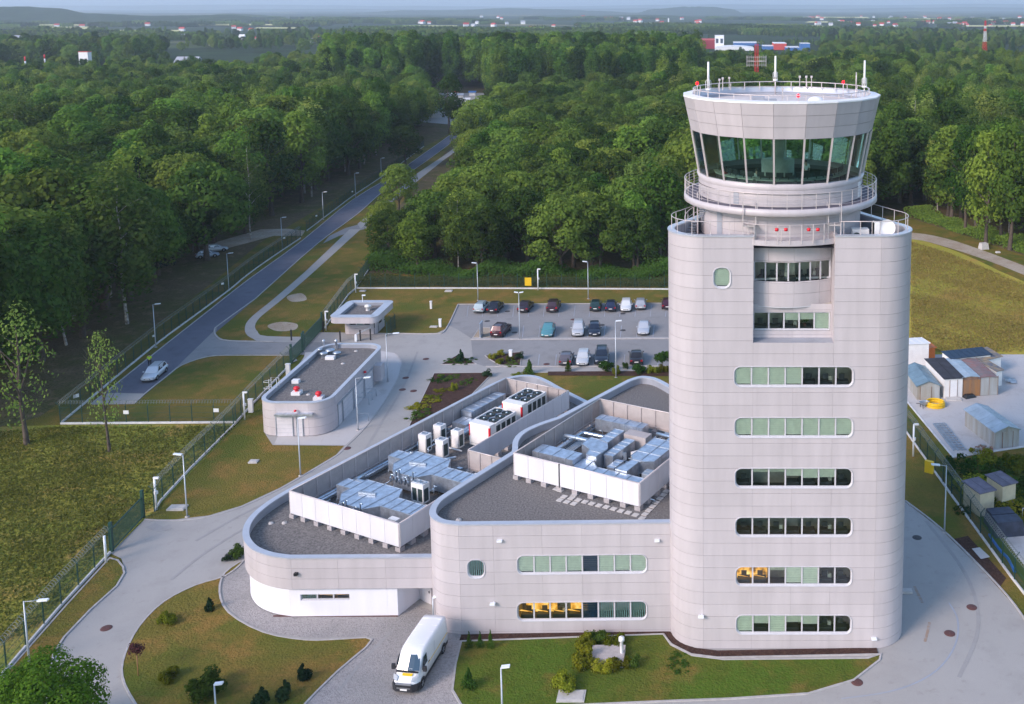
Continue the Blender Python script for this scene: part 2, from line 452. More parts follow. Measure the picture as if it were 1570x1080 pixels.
COBBLE = ground_mat('grey_cobbles', [
    (0.2, 0.42, 0.60, (0.413, 0.383, 0.375), (1, 1)),
    (5.0, 0.45, 0.7, (0.260, 0.247, 0.240), (1, 1))], (0.337, 0.323, 0.315), bump=0.5, bscale=12, rough=0.9)
MULCH = ground_mat('bark_mulch', [
    (1.5, 0.42, 0.60, (0.085, 0.045, 0.035), (1, 1)),
    (6.0, 0.50, 0.70, (0.13, 0.08, 0.06), (1, 1))], (0.06, 0.034, 0.028), bump=0.8, bscale=10)
DIRT = ground_mat('dry_dirt', [
    (0.3, 0.42, 0.60, (0.36, 0.29, 0.22), (1, 1)),
    (2.0, 0.55, 0.75, (0.22, 0.18, 0.10), (1, 1))], (0.42, 0.36, 0.29), bump=0.5, bscale=4)

def far_mat():
    m, n, out = newmat('farmland'); L = n.links.new
    b = N(n, 'ShaderNodeBsdfPrincipled', Roughness=0.95); b.inputs['Specular IOR Level'].default_value = 0.1
    g = N(n, 'ShaderNodeNewGeometry')
    mp = N(n, 'ShaderNodeMapping'); mp.inputs['Scale'].default_value = (0.0022, 0.0012, 0.0); mp.inputs['Rotation'].default_value = (0, 0, 0.3)
    L(g.outputs['Position'], mp.inputs[0])
    v = N(n, 'ShaderNodeTexVoronoi', Scale=1.0); L(mp.outputs[0], v.inputs['Vector'])
    sx = N(n, 'ShaderNodeSeparateColor'); L(v.outputs['Color'], sx.inputs[0])
    r = ramp(n, [(0.0, (0.035, 0.06, 0.02)), (0.35, (0.05, 0.08, 0.025)), (0.5, (0.09, 0.11, 0.035)), (0.66, (0.20, 0.18, 0.08)), (0.8, (0.32, 0.28, 0.15)), (1.0, (0.07, 0.11, 0.03))])
    r.color_ramp.interpolation = 'CONSTANT'
    L(sx.outputs[0], r.inputs[0])
    no = N(n, 'ShaderNodeTexNoise', Scale=0.0012, Detail=5.0); L(g.outputs['Position'], no.inputs['Vector'])
    mr = N(n, 'ShaderNodeMapRange'); mr.inputs['From Min'].default_value = 0.40; mr.inputs['From Max'].default_value = 0.43; L(no.outputs[0], mr.inputs['Value'])
    mx = N(n, 'ShaderNodeMix', data_type='RGBA'); L(mr.outputs[0], mx.inputs[0]); L(r.outputs[0], mx.inputs[6]); mx.inputs[7].default_value = (0.028, 0.05, 0.018, 1)
    # fine mottling so that woods read as canopy
    n2 = N(n, 'ShaderNodeTexNoise', Scale=0.02, Detail=6.0); L(g.outputs['Position'], n2.inputs['Vector'])
    m2 = N(n, 'ShaderNodeMapRange'); m2.inputs['From Min'].default_value = 0.3; m2.inputs['From Max'].default_value = 0.7; m2.inputs['To Min'].default_value = 0.6; m2.inputs['To Max'].default_value = 1.35; L(n2.outputs[0], m2.inputs['Value'])
    hs = N(n, 'ShaderNodeHueSaturation'); L(mx.outputs[2], hs.inputs['Color']); L(m2.outputs[0], hs.inputs['Value'])
    L(hs.outputs[0], b.inputs['Base Color'])
    L(b.outputs[0], out.inputs[0])
    return m
FAR = far_mat()
HILLM = ground_mat('wooded_hillside', [
    (0.0015, 0.48, 0.56, (0.045, 0.075, 0.025), (1, 1)),
    (0.004, 0.60, 0.66, (0.20, 0.18, 0.08), (1, 1)),
    (0.02, 0.45, 0.65, (0.018, 0.034, 0.014), (1, 1))], (0.028, 0.05, 0.02), bump=1.0, bscale=0.03)

def sheet(name, pts, z, m, **kw):
    kw.setdefault('kind', 'structure')
    return MB().sheet(pts, z).build(name, m, **kw)

# base ground to the horizon, gently rolling far away
def ground_height(x, y):
    d = math.hypot(x, y)
    if d < 8500: return 0.0
    k = min(1, (d - 8500) / 3000)
    return k * (9 * math.sin(x * 0.0011 + 1.3) * math.cos(y * 0.0009) + 6 * math.sin(x * 0.0029 + y * 0.0013))
gb = MB(); rings = [0, 60, 120, 250, 500, 900, 1500]
r_ = 1500
while r_ < 40000: r_ *= 1.07; rings.append(r_)
NA = 160; vs = []; fs = []
for i, r in enumerate(rings):
    for j in range(NA):
        a = 2 * PI * j / NA; x, y = r * math.sin(a), r * math.cos(a)
        vs.append((x, y, ground_height(x, y)))
for i in range(1, len(rings) - 1):
    for j in range(NA):
        j2 = (j + 1) % NA; fs.append((i * NA + j, (i + 1) * NA + j, (i + 1) * NA + j2, i * NA + j2))
for j in range(NA): fs.append((0, NA + j, NA + (j + 1) % NA))
gb.add(vs, fs, smooth=True)
gb.build('ground', FAR, kind='structure')

sheet('forest_floor', [(-520, 60), (-520, 700), (420, 700), (420, 60)], 0.004, FLOOR)
# site lawn (everything inside and around the fences)
sheet('grass_verge', gp([(-300, 1300), (-300, 640), (0, 655), (60, 640), (100, 612), (240, 500), (330, 430), (400, 372), (520, 302), (600, 252), (690, 205), (700, 214), (600, 330), (560, 420), (1030, 425), (1380, 330), (1480, 362), (1570, 392), (1900, 480), (2400, 700), (2400, 1300)]), 0.012, DRYLAWN)
sheet('meadow', smooth(gp([(1395, 366), (1450, 380), (1500, 400), (1570, 432), (1900, 560), (2100, 640), (1900, 620), (1570, 548), (1500, 546), (1330, 548), (1250, 520), (1250, 400), (1330, 372)]), 3, True), 0.018, MEADOW)
sheet('wild_grass', gp([(-250, 1200), (-250, 660), (0, 655), (90, 652), (365, 651), (230, 790), (168, 850), (5, 1030), (-120, 1200)]), 0.018, WILD)

# access road
RL = [(140, 620), (240, 540), (320, 477), (380, 430), (464, 369), (539, 308), (601, 270), (647, 238), (681, 214), (716, 188)]
RR = [(205, 620), (256, 577), (319, 520), (390, 460), (488, 373), (549, 328), (592, 290), (650, 250), (684, 225), (724, 194)]
RLw, RRw = gp(RL), gp(RR)
sheet('access_road', smooth(RLw, 3) + smooth(RRw, 3)[::-1], 0.022, ASPH)
sheet('entrance_road', gp([(333, 503), (330, 515), (347, 523), (420, 525.5), (505, 524), (520, 545), (420, 544), (361, 544), (319, 546), (279, 559), (253, 579), (268, 566)]), 0.028, PAVE2)
sheet('road_end_paving', gp([(140, 621), (206, 620), (222, 604), (178, 603), (162, 604)]), 0.028, PAVE)
sheet('side_track', gp([(505, 362), (530, 350), (552, 344), (562, 345), (562, 351), (540, 356), (520, 362), (495, 374)]), 0.028, PAVE2)
path_o = [(536, 352), (470, 415), (418, 460), (398, 476), (383, 489), (376, 500), (377, 512), (388, 520), (408, 525), (505, 525)]
path_i = [(553, 352), (486, 413), (438, 455), (412, 476), (397, 489), (391, 500), (395, 509), (410, 516), (505, 517)]
sheet('footpath', smooth(gp(path_o), 3) + smooth(gp(path_i), 3)[::-1], 0.034, PAVE)
sheet('far_footpath', gp([(553, 351), (645, 274), (680, 246), (700, 232), (700, 225), (679, 240), (640, 266), (548, 344)]), 0.034, PAVE)
sheet('forest_track', gp([(330, 372), (400, 352), (440, 351), (468, 354), (463, 362), (420, 362), (330, 386)]), 0.022, DIRT)
sheet('dirt_track', smooth(gp([(1300, 356), (1396, 357), (1450, 366), (1500, 382), (1570, 408), (1750, 480), (1750, 500), (1570, 422), (1500, 395), (1440, 376), (1396, 367), (1300, 364)]), 3, True), 0.024, DIRT)

# site paving
drive = gp([(222, 797), (169, 849), (186, 857), (192, 875), (185, 893), (150, 925), (110, 965), (86, 1000), (78, 1040), (74, 1090), (60, 1250), (1900, 1250), (1720, 1080), (1640, 1040), (1600, 1000), (1556, 930), (1500, 868), (1440, 810), (1388, 770), (1300, 700), (1150, 620), (1110, 560), (1100, 500), (1080, 466), (702, 468), (683, 505), (668, 512), (605, 511), (490, 510), (475, 520), (445, 526), (445, 544), (470, 542), (430, 600), (404, 662), (418, 683), (528, 684), (515, 698), (470, 725), (430, 748), (370, 776), (320, 791), (270, 797)])
sheet('driveway', drive, 0.026, PAVE)
sheet('parking_lot', gp([(702, 468), (1080, 466), (1100, 562), (726, 562), (722, 519), (700, 505), (688, 500)]), 0.030, PAVE2)
sheet('garage_apron', gp([(468, 541), (560, 535), (606, 542), (616, 556), (610, 580), (590, 615), (560, 655), (530, 683), (420, 682), (440, 640)]), 0.030, CONC)
sheet('garden_walk', gp([(745, 563), (1100, 563), (1100, 571), (700, 573), (655, 573), (672, 562), (702, 562), (730, 558)]), 0.034, PAVE)
sheet('apron_walk', smooth(gp([(690, 985), (572, 977), (470, 978), (400, 966), (357, 938), (342, 908), (348, 880), (376, 860)]), 4) + gp([(470, 760), (560, 930)]), 0.032, COBBLE)
sheet('entrance_drive', gp([(430, 1250), (465, 1082), (572, 980), (632, 925), (668, 940), (712, 984), (697, 1020), (692, 1060), (710, 1100), (730, 1250)]), 0.036, COBBLE)

def island(name, pts, m, kerb=True, h=0.09, z0=0.02, kw=0.14, dense=4, sm=True):
    P = smooth(gp(pts), dense, True) if sm else gp(pts)
    area = sum(P[i][0] * P[(i + 1) % len(P)][1] - P[(i + 1) % len(P)][0] * P[i][1] for i in range(len(P)))
    if area < 0: P = P[::-1]
    inn = offset_poly(P, kw)
    MB().sheet(inn, z0 + h - 0.03).build(name, m, kind='structure')
    if kerb:
        ring_band(P, inn, z0, z0 + h).build('kerb', M['kerb'], kind='structure')
def offset_poly(P, d):
    n = len(P); out = []
    for i in range(n):
        a, b, c = Vector(P[i - 1]), Vector(P[i]), Vector(P[(i + 1) % n])
        e1 = (b - a); e2 = (c - b)
        if e1.length < 1e-6: e1 = e2
        if e2.length < 1e-6: e2 = e1
        e1.normalize(); e2.normalize()
        n1 = Vector((-e1.y, e1.x)); n2 = Vector((-e2.y, e2.x)); m = (n1 + n2)
        if m.length < 1e-6: m = n1
        m.normalize(); k = d / max(0.5, m.dot(n1))
        out.append((b.x + m.x * k, b.y + m.y * k))
    return out
def ring_band(P, Q, z0, z1, mb=None, mi=0, smooth_=False):
    mb = mb or MB(); n = len(P)
    vs = [(x, y, z0) for x, y in P] + [(x, y, z1) for x, y in P] + [(x, y, z1) for x, y in Q] + [(x, y, z0) for x, y in Q]
    fs = []
    for i in range(n):
        j = (i + 1) % n
        fs += [(i, j, n + j, n + i), (n + i, n + j, 2 * n + j, 2 * n + i), (2 * n + i, 2 * n + j, 3 * n + j, 3 * n + i)]
    return mb.add(vs, fs, mi, smooth_)
def strip(name, pts, wd, z0, z1, m, **kw):
    """a low band along an open line"""
    P = [Vector(p) for p in pts]; L_, R_ = [], []
    for i, p in enumerate(P):
        d = (P[min(i + 1, len(P) - 1)] - P[max(i - 1, 0)]).normalized(); nn = Vector((-d.y, d.x)) * wd / 2
        L_.append(p + nn); R_.append(p - nn)
    poly = [(p.x, p.y) for p in R_] + [(p.x, p.y) for p in L_[::-1]]
    n = len(poly); mb = MB()
    vs = [(x, y, z0) for x, y in poly] + [(x, y, z1) for x, y in poly]; k = len(P)
    fs = [(i, (i + 1) % n, n + (i + 1) % n, n + i) for i in range(n)]
    for i in range(k - 1): fs.append((n + i, n + i + 1, n + n - 2 - i, n + n - 1 - i))
    mb.add(vs, fs)
    kw.setdefault('kind', 'structure')
    return mb.build(name, m, **kw)

island('front_lawn', [(372, 862), (345, 884), (300, 898), (250, 924), (212, 962), (190, 1005), (186, 1040), (205, 1080), (250, 1140), (330, 1180), (420, 1140), (470, 1080), (520, 1030), (572, 982), (520, 981), (470, 982), (405, 970), (352, 940), (338, 908), (346, 880)], DRYLAWN, dense=3)
island('tower_lawn', [(706, 984), (850, 979), (1018, 973), (1030, 990), (1062, 1006), (1110, 1012), (1330, 1010), (1352, 1003), (1350, 1014), (1310, 1045), (1240, 1066), (1120, 1074), (1040, 1077), (880, 1084), (760, 1090), (706, 1084), (692, 1060), (697, 1020)], GREENLAWN, sm=False)
island('gate_lawn', [(190, 870), (192, 880), (180, 900), (140, 936), (100, 978), (84, 1003), (78, 1040), (70, 1120), (40, 1160), (-60, 1140), (8, 1034), (100, 930), (168, 856), (182, 860)], DRYLAWN, sm=False)
strip('kerb', smooth(gp([(222, 797), (270, 799), (320, 793), (370, 778), (430, 750), (470, 727), (515, 700), (530, 686), (560, 656), (590, 616), (610, 581), (616, 556), (606, 542)]), 4), 0.12, 0.02, 0.07, M['kerb'])
strip('kerb', smooth(gp([(1388, 769), (1440, 809), (1500, 867), (1556, 929), (1600, 998), (1640, 1040)]), 4), 0.14, 0.02, 0.12, M['kerb'])
strip('kerb', gp([(702, 467.5), (1090, 465.5)]), 0.15, 0.02, 0.14, M['kerb'])
strip('kerb', smooth(gp([(702, 468), (684, 505), (668, 512.5), (605, 512)]), 3), 0.15, 0.02, 0.14, M['kerb'])
strip('kerb', gp([(722, 521), (1095, 519)]), 0.55, 0.02, 0.13, M['kerb'])
strip('kerb', gp([(745, 563), (1100, 562)]), 0.15, 0.02, 0.13, M['kerb'])
strip('kerb', smooth(RLw, 3), 0.16, 0.015, 0.09, M['kerb'])
strip('kerb', smooth(gp(RR[3:]), 3), 0.16, 0.015, 0.09, M['kerb'])
strip('kerb', smooth(gp([(205, 620), (230, 598), (256, 577.5), (279, 560.5), (319, 547.5), (361, 545.5), (445, 545.5)]), 3), 0.16, 0.015, 0.10, M['kerb'])
strip('kerb', smooth(gp([(390, 460), (340, 496), (329, 506), (333, 517), (350, 523), (420, 524.5)]), 4), 0.18, 0.015, 0.12, M['kerb'])
# curved drainage channel in the drive east of the tower
strip('drain_channel', smooth(gp([(1455, 925), (1468, 950), (1466, 985), (1445, 1020), (1410, 1045), (1360, 1062), (1290, 1072)]), 5), 0.12, 0.028, 0.034, M['parin'])
for pts, nm, mm in (
    ([(675, 560), (690, 551), (703, 544), (716, 550), (731, 559)], 'planting_bed', MULCH),
    ([(743, 546), (801, 540), (798, 562), (766, 561), (752, 553)], 'planting_bed', MULCH),
    ([(665, 573), (757, 572), (720, 610), (640, 690), (606, 700), (632, 642)], 'planting_bed', MULCH),
    ([(724, 519), (735, 503), (752, 503), (752, 519)], 'bare_bed', DIRT)):
    island(nm, pts, mm, sm=False, h=0.08, kw=0.1)
island('garden_lawn', [(800, 572), (1100, 570), (1100, 640), (800, 660)], DRYLAWN, sm=False, h=0.07)
sheet('planting_bed', gp([(840, 571), (1030, 570), (1030, 578), (840, 577)]), 0.10, MULCH)
# mulch strip along the foot of the walls
strip('mulch_strip', gp([(706, 979), (860, 974), (1020, 968.5), (1034, 984), (1062, 999), (1100, 1003.5), (1345, 999)]), 0.62, 0.04, 0.10, MULCH)
strip('kerb', gp([(706, 985), (860, 979.5), (1016, 974), (1030, 990), (1060, 1005), (1100, 1010), (1350, 1005)]), 0.10, 0.02, 0.13, M['kerb'])
# parking bay lines
for row, (ya, yb) in enumerate(((469.5, 486), (500, 517.5), (544, 561))):
    for k in range(17):
        x0 = (712, 722, 690)[row] + k * (23.4, 25.0, 26.2)[row] + 4
        if x0 > 1085 or (row == 1 and k < 2) or (row == 2 and k < 5): continue
        a, b = G(x0 + 2, ya), G(x0, yb)
        strip('bay_line', [a, b], 0.10, 0.031, 0.037, M['parin'])
# store yard
sheet('concrete_yard', gp([(1320, 545), (1450, 544), (1570, 544), (1900, 560), (1900, 620), (1640, 672), (1570, 685), (1462, 702), (1391, 616), (1330, 570)]), 0.024, CONC)
strip('kerb', gp([(1330, 560), (1391, 617), (1462, 703), (1570, 686), (1640, 673)]), 0.2, 0.02, 0.12, M['whitekerb'])
sheet('weedy_ground', gp([(1470, 712), (1570, 696), (1800, 690), (1900, 900), (1700, 900), (1570, 895), (1490, 780), (1440, 720)]), 0.020, GREENLAWN)
sheet('gravel_heap_base', gp([(1536, 822), (1600, 800), (1700, 830), (1700, 920), (1580, 880)]), 0.030, CONC)
sheet('bare_soil', gp([(1453, 829), (1484, 822), (1543, 887), (1530, 905)]), 0.022, MULCH)
for pts in ([(1490, 842), (1502, 840), (1518, 855), (1504, 858)], [(446, 551), (452, 549), (456, 553), (450, 556)]):
    sheet('concrete_pad', gp(pts), 0.04, CONC)
sheet('bare_patch', smooth(gp([(410, 500), (430, 494), (455, 497), (452, 506), (425, 508)]), 4, True), 0.02, DIRT)
sheet('bare_patch', smooth(gp([(440, 455), (462, 450), (470, 460), (448, 463)]), 4, True), 0.02, DIRT)

STAIN = ground_mat('stained_paving', [(1.2, 0.45, 0.65, (0.31, 0.30, 0.29), (1, 1))], (0.33, 0.325, 0.32), bump=.1)
RUST = ground_mat('rust_streak', [(2.0, 0.45, 0.6, (0.34, 0.31, 0.29), (1, 1))], (0.33, 0.24, 0.18), bump=.1)
for pts, wd, mm in (([(1402, 900), (1408, 912), (1414, 925)], .22, RUST), ([(1425, 955), (1422, 970), (1418, 985)], .2, RUST), ([(560, 700), (470, 745), (380, 785), (300, 830)], .3, STAIN), ([(575, 712), (486, 760), (396, 800), (318, 846), (262, 890)], .3, STAIN),
                    ([(230, 806), (246, 812), (262, 808)], .9, STAIN), ([(640, 540), (620, 590), (590, 640), (560, 690)], .28, STAIN), ([(520, 1060), (560, 1010), (600, 970)], .25, STAIN), ([(1420, 800), (1480, 880), (1500, 960), (1470, 1040)], .3, STAIN)):
    strip('tyre_mark', smooth(gp(pts), 5), wd, 0.030, 0.0395, mm)
# hills
def hill(name, pts, dist, depth, m=HILLM, base=-15, seed=1):
    """pts: ridge line as bearings (px, py); the ridge stands at distance dist and falls off in front and behind"""
    rnd = random.Random(seed); mb = MB(); nx = 90; x0, x1 = pts[0][0], pts[-1][0]
    xs = [x0 + (x1 - x0) * i / nx for i in range(nx + 1)]
    def ridge(x):
        for (a, ya), (b, yb) in zip(pts, pts[1:]):
            if a <= x <= b:
                t = (x - a) / (b - a); t = t * t * (3 - 2 * t); return ya + (yb - ya) * t
        return pts[-1][1]
    prof = [(-1, 0.0), (-0.7, 0.22), (-0.45, 0.5), (-0.2, 0.82), (0, 1), (0.3, 0.8), (0.7, 0.4), (1, 0)]
    vs = []
    for x in xs:
        y = ridge(x) + rnd.uniform(-.35, .35)
        X, Y, Z = AT(x, y, dist)
        for t, h in prof:
            hh = base + (Z - base) * h + (rnd.uniform(-1, 1) * (Z - base) * 0.04 if 0 < h < 1 else 0)
            k = (dist + t * depth) / dist
            vs.append((X * k, dist + t * depth, hh))
    p = len(prof); fs = []
    for i in range(nx):
        for j in range(p - 1):
            a = i * p + j; fs.append((a, a + p, a + p + 1, a + 1))
    mb.add(vs, fs, smooth=True)
    return mb.build(name, m, kind='structure')
hill('hill', [(-400, 20), (-100, 14), (0, 10.5), (40, 10.5), (85, 12.5), (140, 21), (240, 24.5), (350, 23), (430, 30), (470, 36)], 3000, 400, seed=2)
hill('hill', [(240, 30), (300, 25), (350, 21), (400, 23), (440, 28), (500, 26.5), (560, 27), (700, 26), (800, 29), (900, 25), (1000, 23), (1100, 27), (1200, 29), (1300, 31)], 4200, 500, seed=3)
hill('hill', [(500, 28), (545, 20), (620, 16), (700, 15.5), (780, 12.5), (850, 14.5), (920, 17), (1000, 22), (1040, 28)], 7500, 900, seed=4)
hill('hill', [(960, 24), (1005, 14), (1050, 10.6), (1090, 10.6), (1120, 14), (1150, 24), (1180, 26)], 7000, 900, seed=5)
hill('hill', [(1130, 27), (1180, 21), (1260, 22), (1340, 20), (1400, 18), (1460, 20), (1520, 21), (1700, 19), (1900, 22)], 8000, 900, seed=6)
hill('mountain', [(-600, 12), (-200, 8), (100, 9), (400, 7.5), (600, 9), (800, 10.5), (1100, 7), (1300, 8.5), (1500, 6.5), (1700, 8), (2200, 10)], 17000, 2500, base=-60, seed=7)
hill('mountain', [(-600, 15), (-200, 14), (200, 16), (500, 14), (700, 15), (1000, 13), (1200, 14), (1500, 11.5), (1700, 13), (2200, 14)], 12000, 1500, base=-50, seed=8)
STRAW = ground_mat('ripe_straw', [(.01, .4, .6, (.66, .60, .30), (1, 1))], (.50, .50, .22), bump=0)
# straw fields seen edge on between the woods
for x0, x1, y, d in ((1240, 1330, 34, 1.6), (1350, 1440, 29, 1.5), (1460, 1570, 31, 2), (1180, 1260, 40, 1.4), (1480, 1600, 40, 1.6), (620, 700, 40, 1.4), (960, 1060, 36, 1.2), (300, 420, 38, 1.6), (60, 150, 43, 3), (150, 275, 48, 3), (60, 120, 38.5, 1.5), (395, 470, 43, 1.5), (1140, 1330, 50.5, 1.4), (1340, 1480, 52, 1.2), (1410, 1480, 33, 2.5), (1250, 1330, 27, 1.5), (1520, 1600, 57, 2)):
    Yd = G(700, y)[1]
    if Yd > 0:
        sheet('straw_field', gp([(x0, y - d * .7), (x1, y - d * .7 + .3), (x1 + 4, y + d * .7), (x0 - 6, y + d * .7 - .2)], 3.0), 3.0, STRAW)
# ================================================================ wall cladding and windows
class Wall:
    """plan path; outward side is on the right hand of the direction of travel"""
    def __init__(s, pts, closed=False):
        s.p = [Vector((a[0], a[1])) for a in pts]
        if closed: s.p.append(s.p[0].copy())
        s.S = [0.0]
        for a, b in zip(s.p, s.p[1:]): s.S.append(s.S[-1] + (b - a).length)
        s.L = s.S[-1]; s.n = []; k = len(s.p)
        for i in range(k):
            if closed: a, b = s.p[i - 1 if i > 0 else k - 2], s.p[i + 1 if i < k - 1 else 1]
            else: a, b = s.p[max(i - 1, 0)], s.p[min(i + 1, k - 1)]
            d1 = (s.p[i] - a); d2 = (b - s.p[i]); d = Vector((0, 0))
            if d1.length > 1e-6: d += d1.normalized()
            if d2.length > 1e-6: d += d2.normalized()
            d.normalize(); s.n.append(Vector((d.y, -d.x)))
    def seg(s, t):
        import bisect
        return max(0, min(len(s.S) - 2, bisect.bisect_right(s.S, t) - 1))
    def at(s, t, off=0.0):
        i = s.seg(t); l = s.S[i + 1] - s.S[i]; k = (t - s.S[i]) / l if l > 0 else 0
        p = s.p[i].lerp(s.p[i + 1], k); n = s.n[i].lerp(s.n[i + 1], max(0, min(1, k))).normalized()
        return p.x + n.x * off, p.y + n.y * off
    def xyz(s, t, z, off=0.0):
        x, y = s.at(t, off); return (x, y, z)
    def near(s, x):
        """arc length at which the (front) path passes abscissa x"""
        best = None
        for i in range(len(s.p) - 1):
            a, b = s.p[i], s.p[i + 1]
            if (a.x - x) * (b.x - x) <= 0 and abs(a.x - b.x) > 1e-6:
                t = (x - a.x) / (b.x - a.x); c = s.S[i] + t * (s.S[i + 1] - s.S[i]); y = a.y + t * (b.y - a.y)
                if best is None or y < best[0]: best = (y, c)
        return best[1] if best else None

def rrect(sc, zc, w, h, r, k=5):
    r = min(r, w / 2, h / 2); out = []
    for cx, cz, a0 in ((sc + w / 2 - r, zc - h / 2 + r, -90), (sc + w / 2 - r, zc + h / 2 - r, 0), (sc - w / 2 + r, zc + h / 2 - r, 90), (sc - w / 2 + r, zc - h / 2 + r, 180)):
        for i in range(k + 1):
            a = RAD(a0 + 90 * i / k); out.append((cx + r * math.cos(a), cz + r * math.sin(a)))
    return out
def inside(p, poly):
    c = False; n = len(poly)
    for i in range(n):
        a, b = poly[i], poly[i - 1]
        if (a[1] > p[1]) != (b[1] > p[1]) and p[0] < (b[0] - a[0]) * (p[1] - a[1]) / (b[1] - a[1]) + a[0]: c = not c
    return c

def clad(root, W, zs, joints, m=None, openings=(), name='panel', gap=0.012, back=True, proud=0.03, step=0.45):
    m = m or M['clad']; backmb = MB(); cache = {}
    for zi in range(len(zs) - 1):
        z0, z1 = zs[zi], zs[zi + 1]
        for si in range(len(joints) - 1):
            a, b = joints[si], joints[si + 1]
            if b - a < 0.03: continue
            hit = [o for o in openings if min(q[0] for q in o) < b and max(q[0] for q in o) > a and min(q[1] for q in o) < z1 and max(q[1] for q in o) > z0]
            i0, i1 = W.seg(a + 1e-4), W.seg(b - 1e-4)
            straight = (W.n[i0] - W.n[i1 + 1]).length < 0.02 and (W.n[i0 + 1] - W.n[i1]).length < 0.02
            cuts = [a]
            if not straight: cuts += [t for t in W.S if a + 0.05 < t < b - 0.05]
            cuts.append(b)
            def mk(g, off, mb, rim):
                A, B, Z0, Z1 = a + g * .5, b - g * .5, z0 + g, z1 - g
                cc = [A] + cuts[1:-1] + [B]
                if not hit:
                    k = len(cc); vs = [(t, Z0) for t in cc] + [(t, Z1) for t in cc]
                    fs = [(i, i + 1, k + i + 1, k + i) for i in range(k - 1)]
                    loops = [[i for i in range(k)] + [k + i for i in reversed(range(k))]]
                else:
                    vv = [(t, Z0) for t in cc] + [(t, Z1) for t in reversed(cc)]
                    n0 = len(vv); ee = [(i, (i + 1) % n0) for i in range(n0)]
                    for o in hit:
                        b0 = len(vv); vv += list(o); ee += [(b0 + i, b0 + (i + 1) % len(o)) for i in range(len(o))]
                    r = delaunay_2d_cdt([Vector(q) for q in vv], ee, [], 0, 1e-5)
                    vs = [(q.x, q.y) for q in r[0]]; fs = []
                    for f in r[2]:
                        cx = sum(vs[i][0] for i in f) / len(f); cz = sum(vs[i][1] for i in f) / len(f)
                        if A < cx < B and Z0 < cz < Z1 and not any(inside((cx, cz), o) for o in hit):
                            ar = sum(vs[f[i - 1]][0] * vs[f[i]][1] - vs[f[i]][0] * vs[f[i - 1]][1] for i in range(len(f)))
                            fs.append(tuple(f) if ar > 0 else tuple(reversed(f)))
                    if not fs: return False
                    us = sorted({i for f in fs for i in f}); mp = {u: i for i, u in enumerate(us)}
                    vs = [vs[u] for u in us]; fs = [tuple(mp[i] for i in f) for f in fs]
                mb.add([W.xyz(t, z, off) for t, z in vs], fs, 0, not straight)
                if rim:
                    cnt = {}
                    for f in fs:
                        for i in range(len(f)):
                            e = (f[i], f[(i + 1) % len(f)])
                            cnt[e] = 1
                    for e in list(cnt):
                        if (e[1], e[0]) in cnt: continue
                        p, q = vs[e[0]], vs[e[1]]
                        mb.add([W.xyz(p[0], p[1], off), W.xyz(p[0], p[1], off - proud), W.xyz(q[0], q[1], off - proud), W.xyz(q[0], q[1], off)], [(0, 1, 2, 3)], 0)
                return True
            mb = MB()
            key = None
            if not hit and straight:
                x0, y0 = W.at(a, 0); dx, dy = W.at(b, 0)[0] - x0, W.at(b, 0)[1] - y0
                key = (round(b - a, 2), round(z1 - z0, 3)); ang = math.atan2(dy, dx)
                if key not in cache:
                    q = MB(); l, h = b - a, z1 - z0
                    e_ = gap * .5
                    q.add([(e_, 0, gap), (l - e_, 0, gap), (l - e_, 0, h - gap), (e_, 0, h - gap), (e_, proud, gap), (l - e_, proud, gap), (l - e_, proud, h - gap), (e_, proud, h - gap)],
                          [(0, 1, 2, 3), (4, 5, 1, 0), (5, 6, 2, 1), (6, 7, 3, 2), (7, 4, 0, 3)])
                    cache[key] = q.mesh(name, m)
                o = inst(name, cache[key], root, (x0 - root.location.x, y0 - root.location.y, z0 - root.location.z), ang)
            else:
                if mk(gap, 0.0, mb, True): mb.build(name, m, root)
            if back: mk(0.0, -proud, backmb, False)
    if back and backmb.f: backmb.build('backing_wall', M['gap'], root)

def wbox(mb, W, s0, s1, z0, z1, o0, o1, mi=0):
    k = [(s0, o0), (s1, o0), (s1, o1), (s0, o1)]
    vs = [W.xyz(t, z0, o) for t, o in k] + [W.xyz(t, z1, o) for t, o in k]
    mb.add(vs, [(0, 1, 2, 3), (7, 6, 5, 4), (0, 4, 5, 1), (1, 5, 6, 2), (2, 6, 7, 3), (3, 7, 4, 0)], mi)

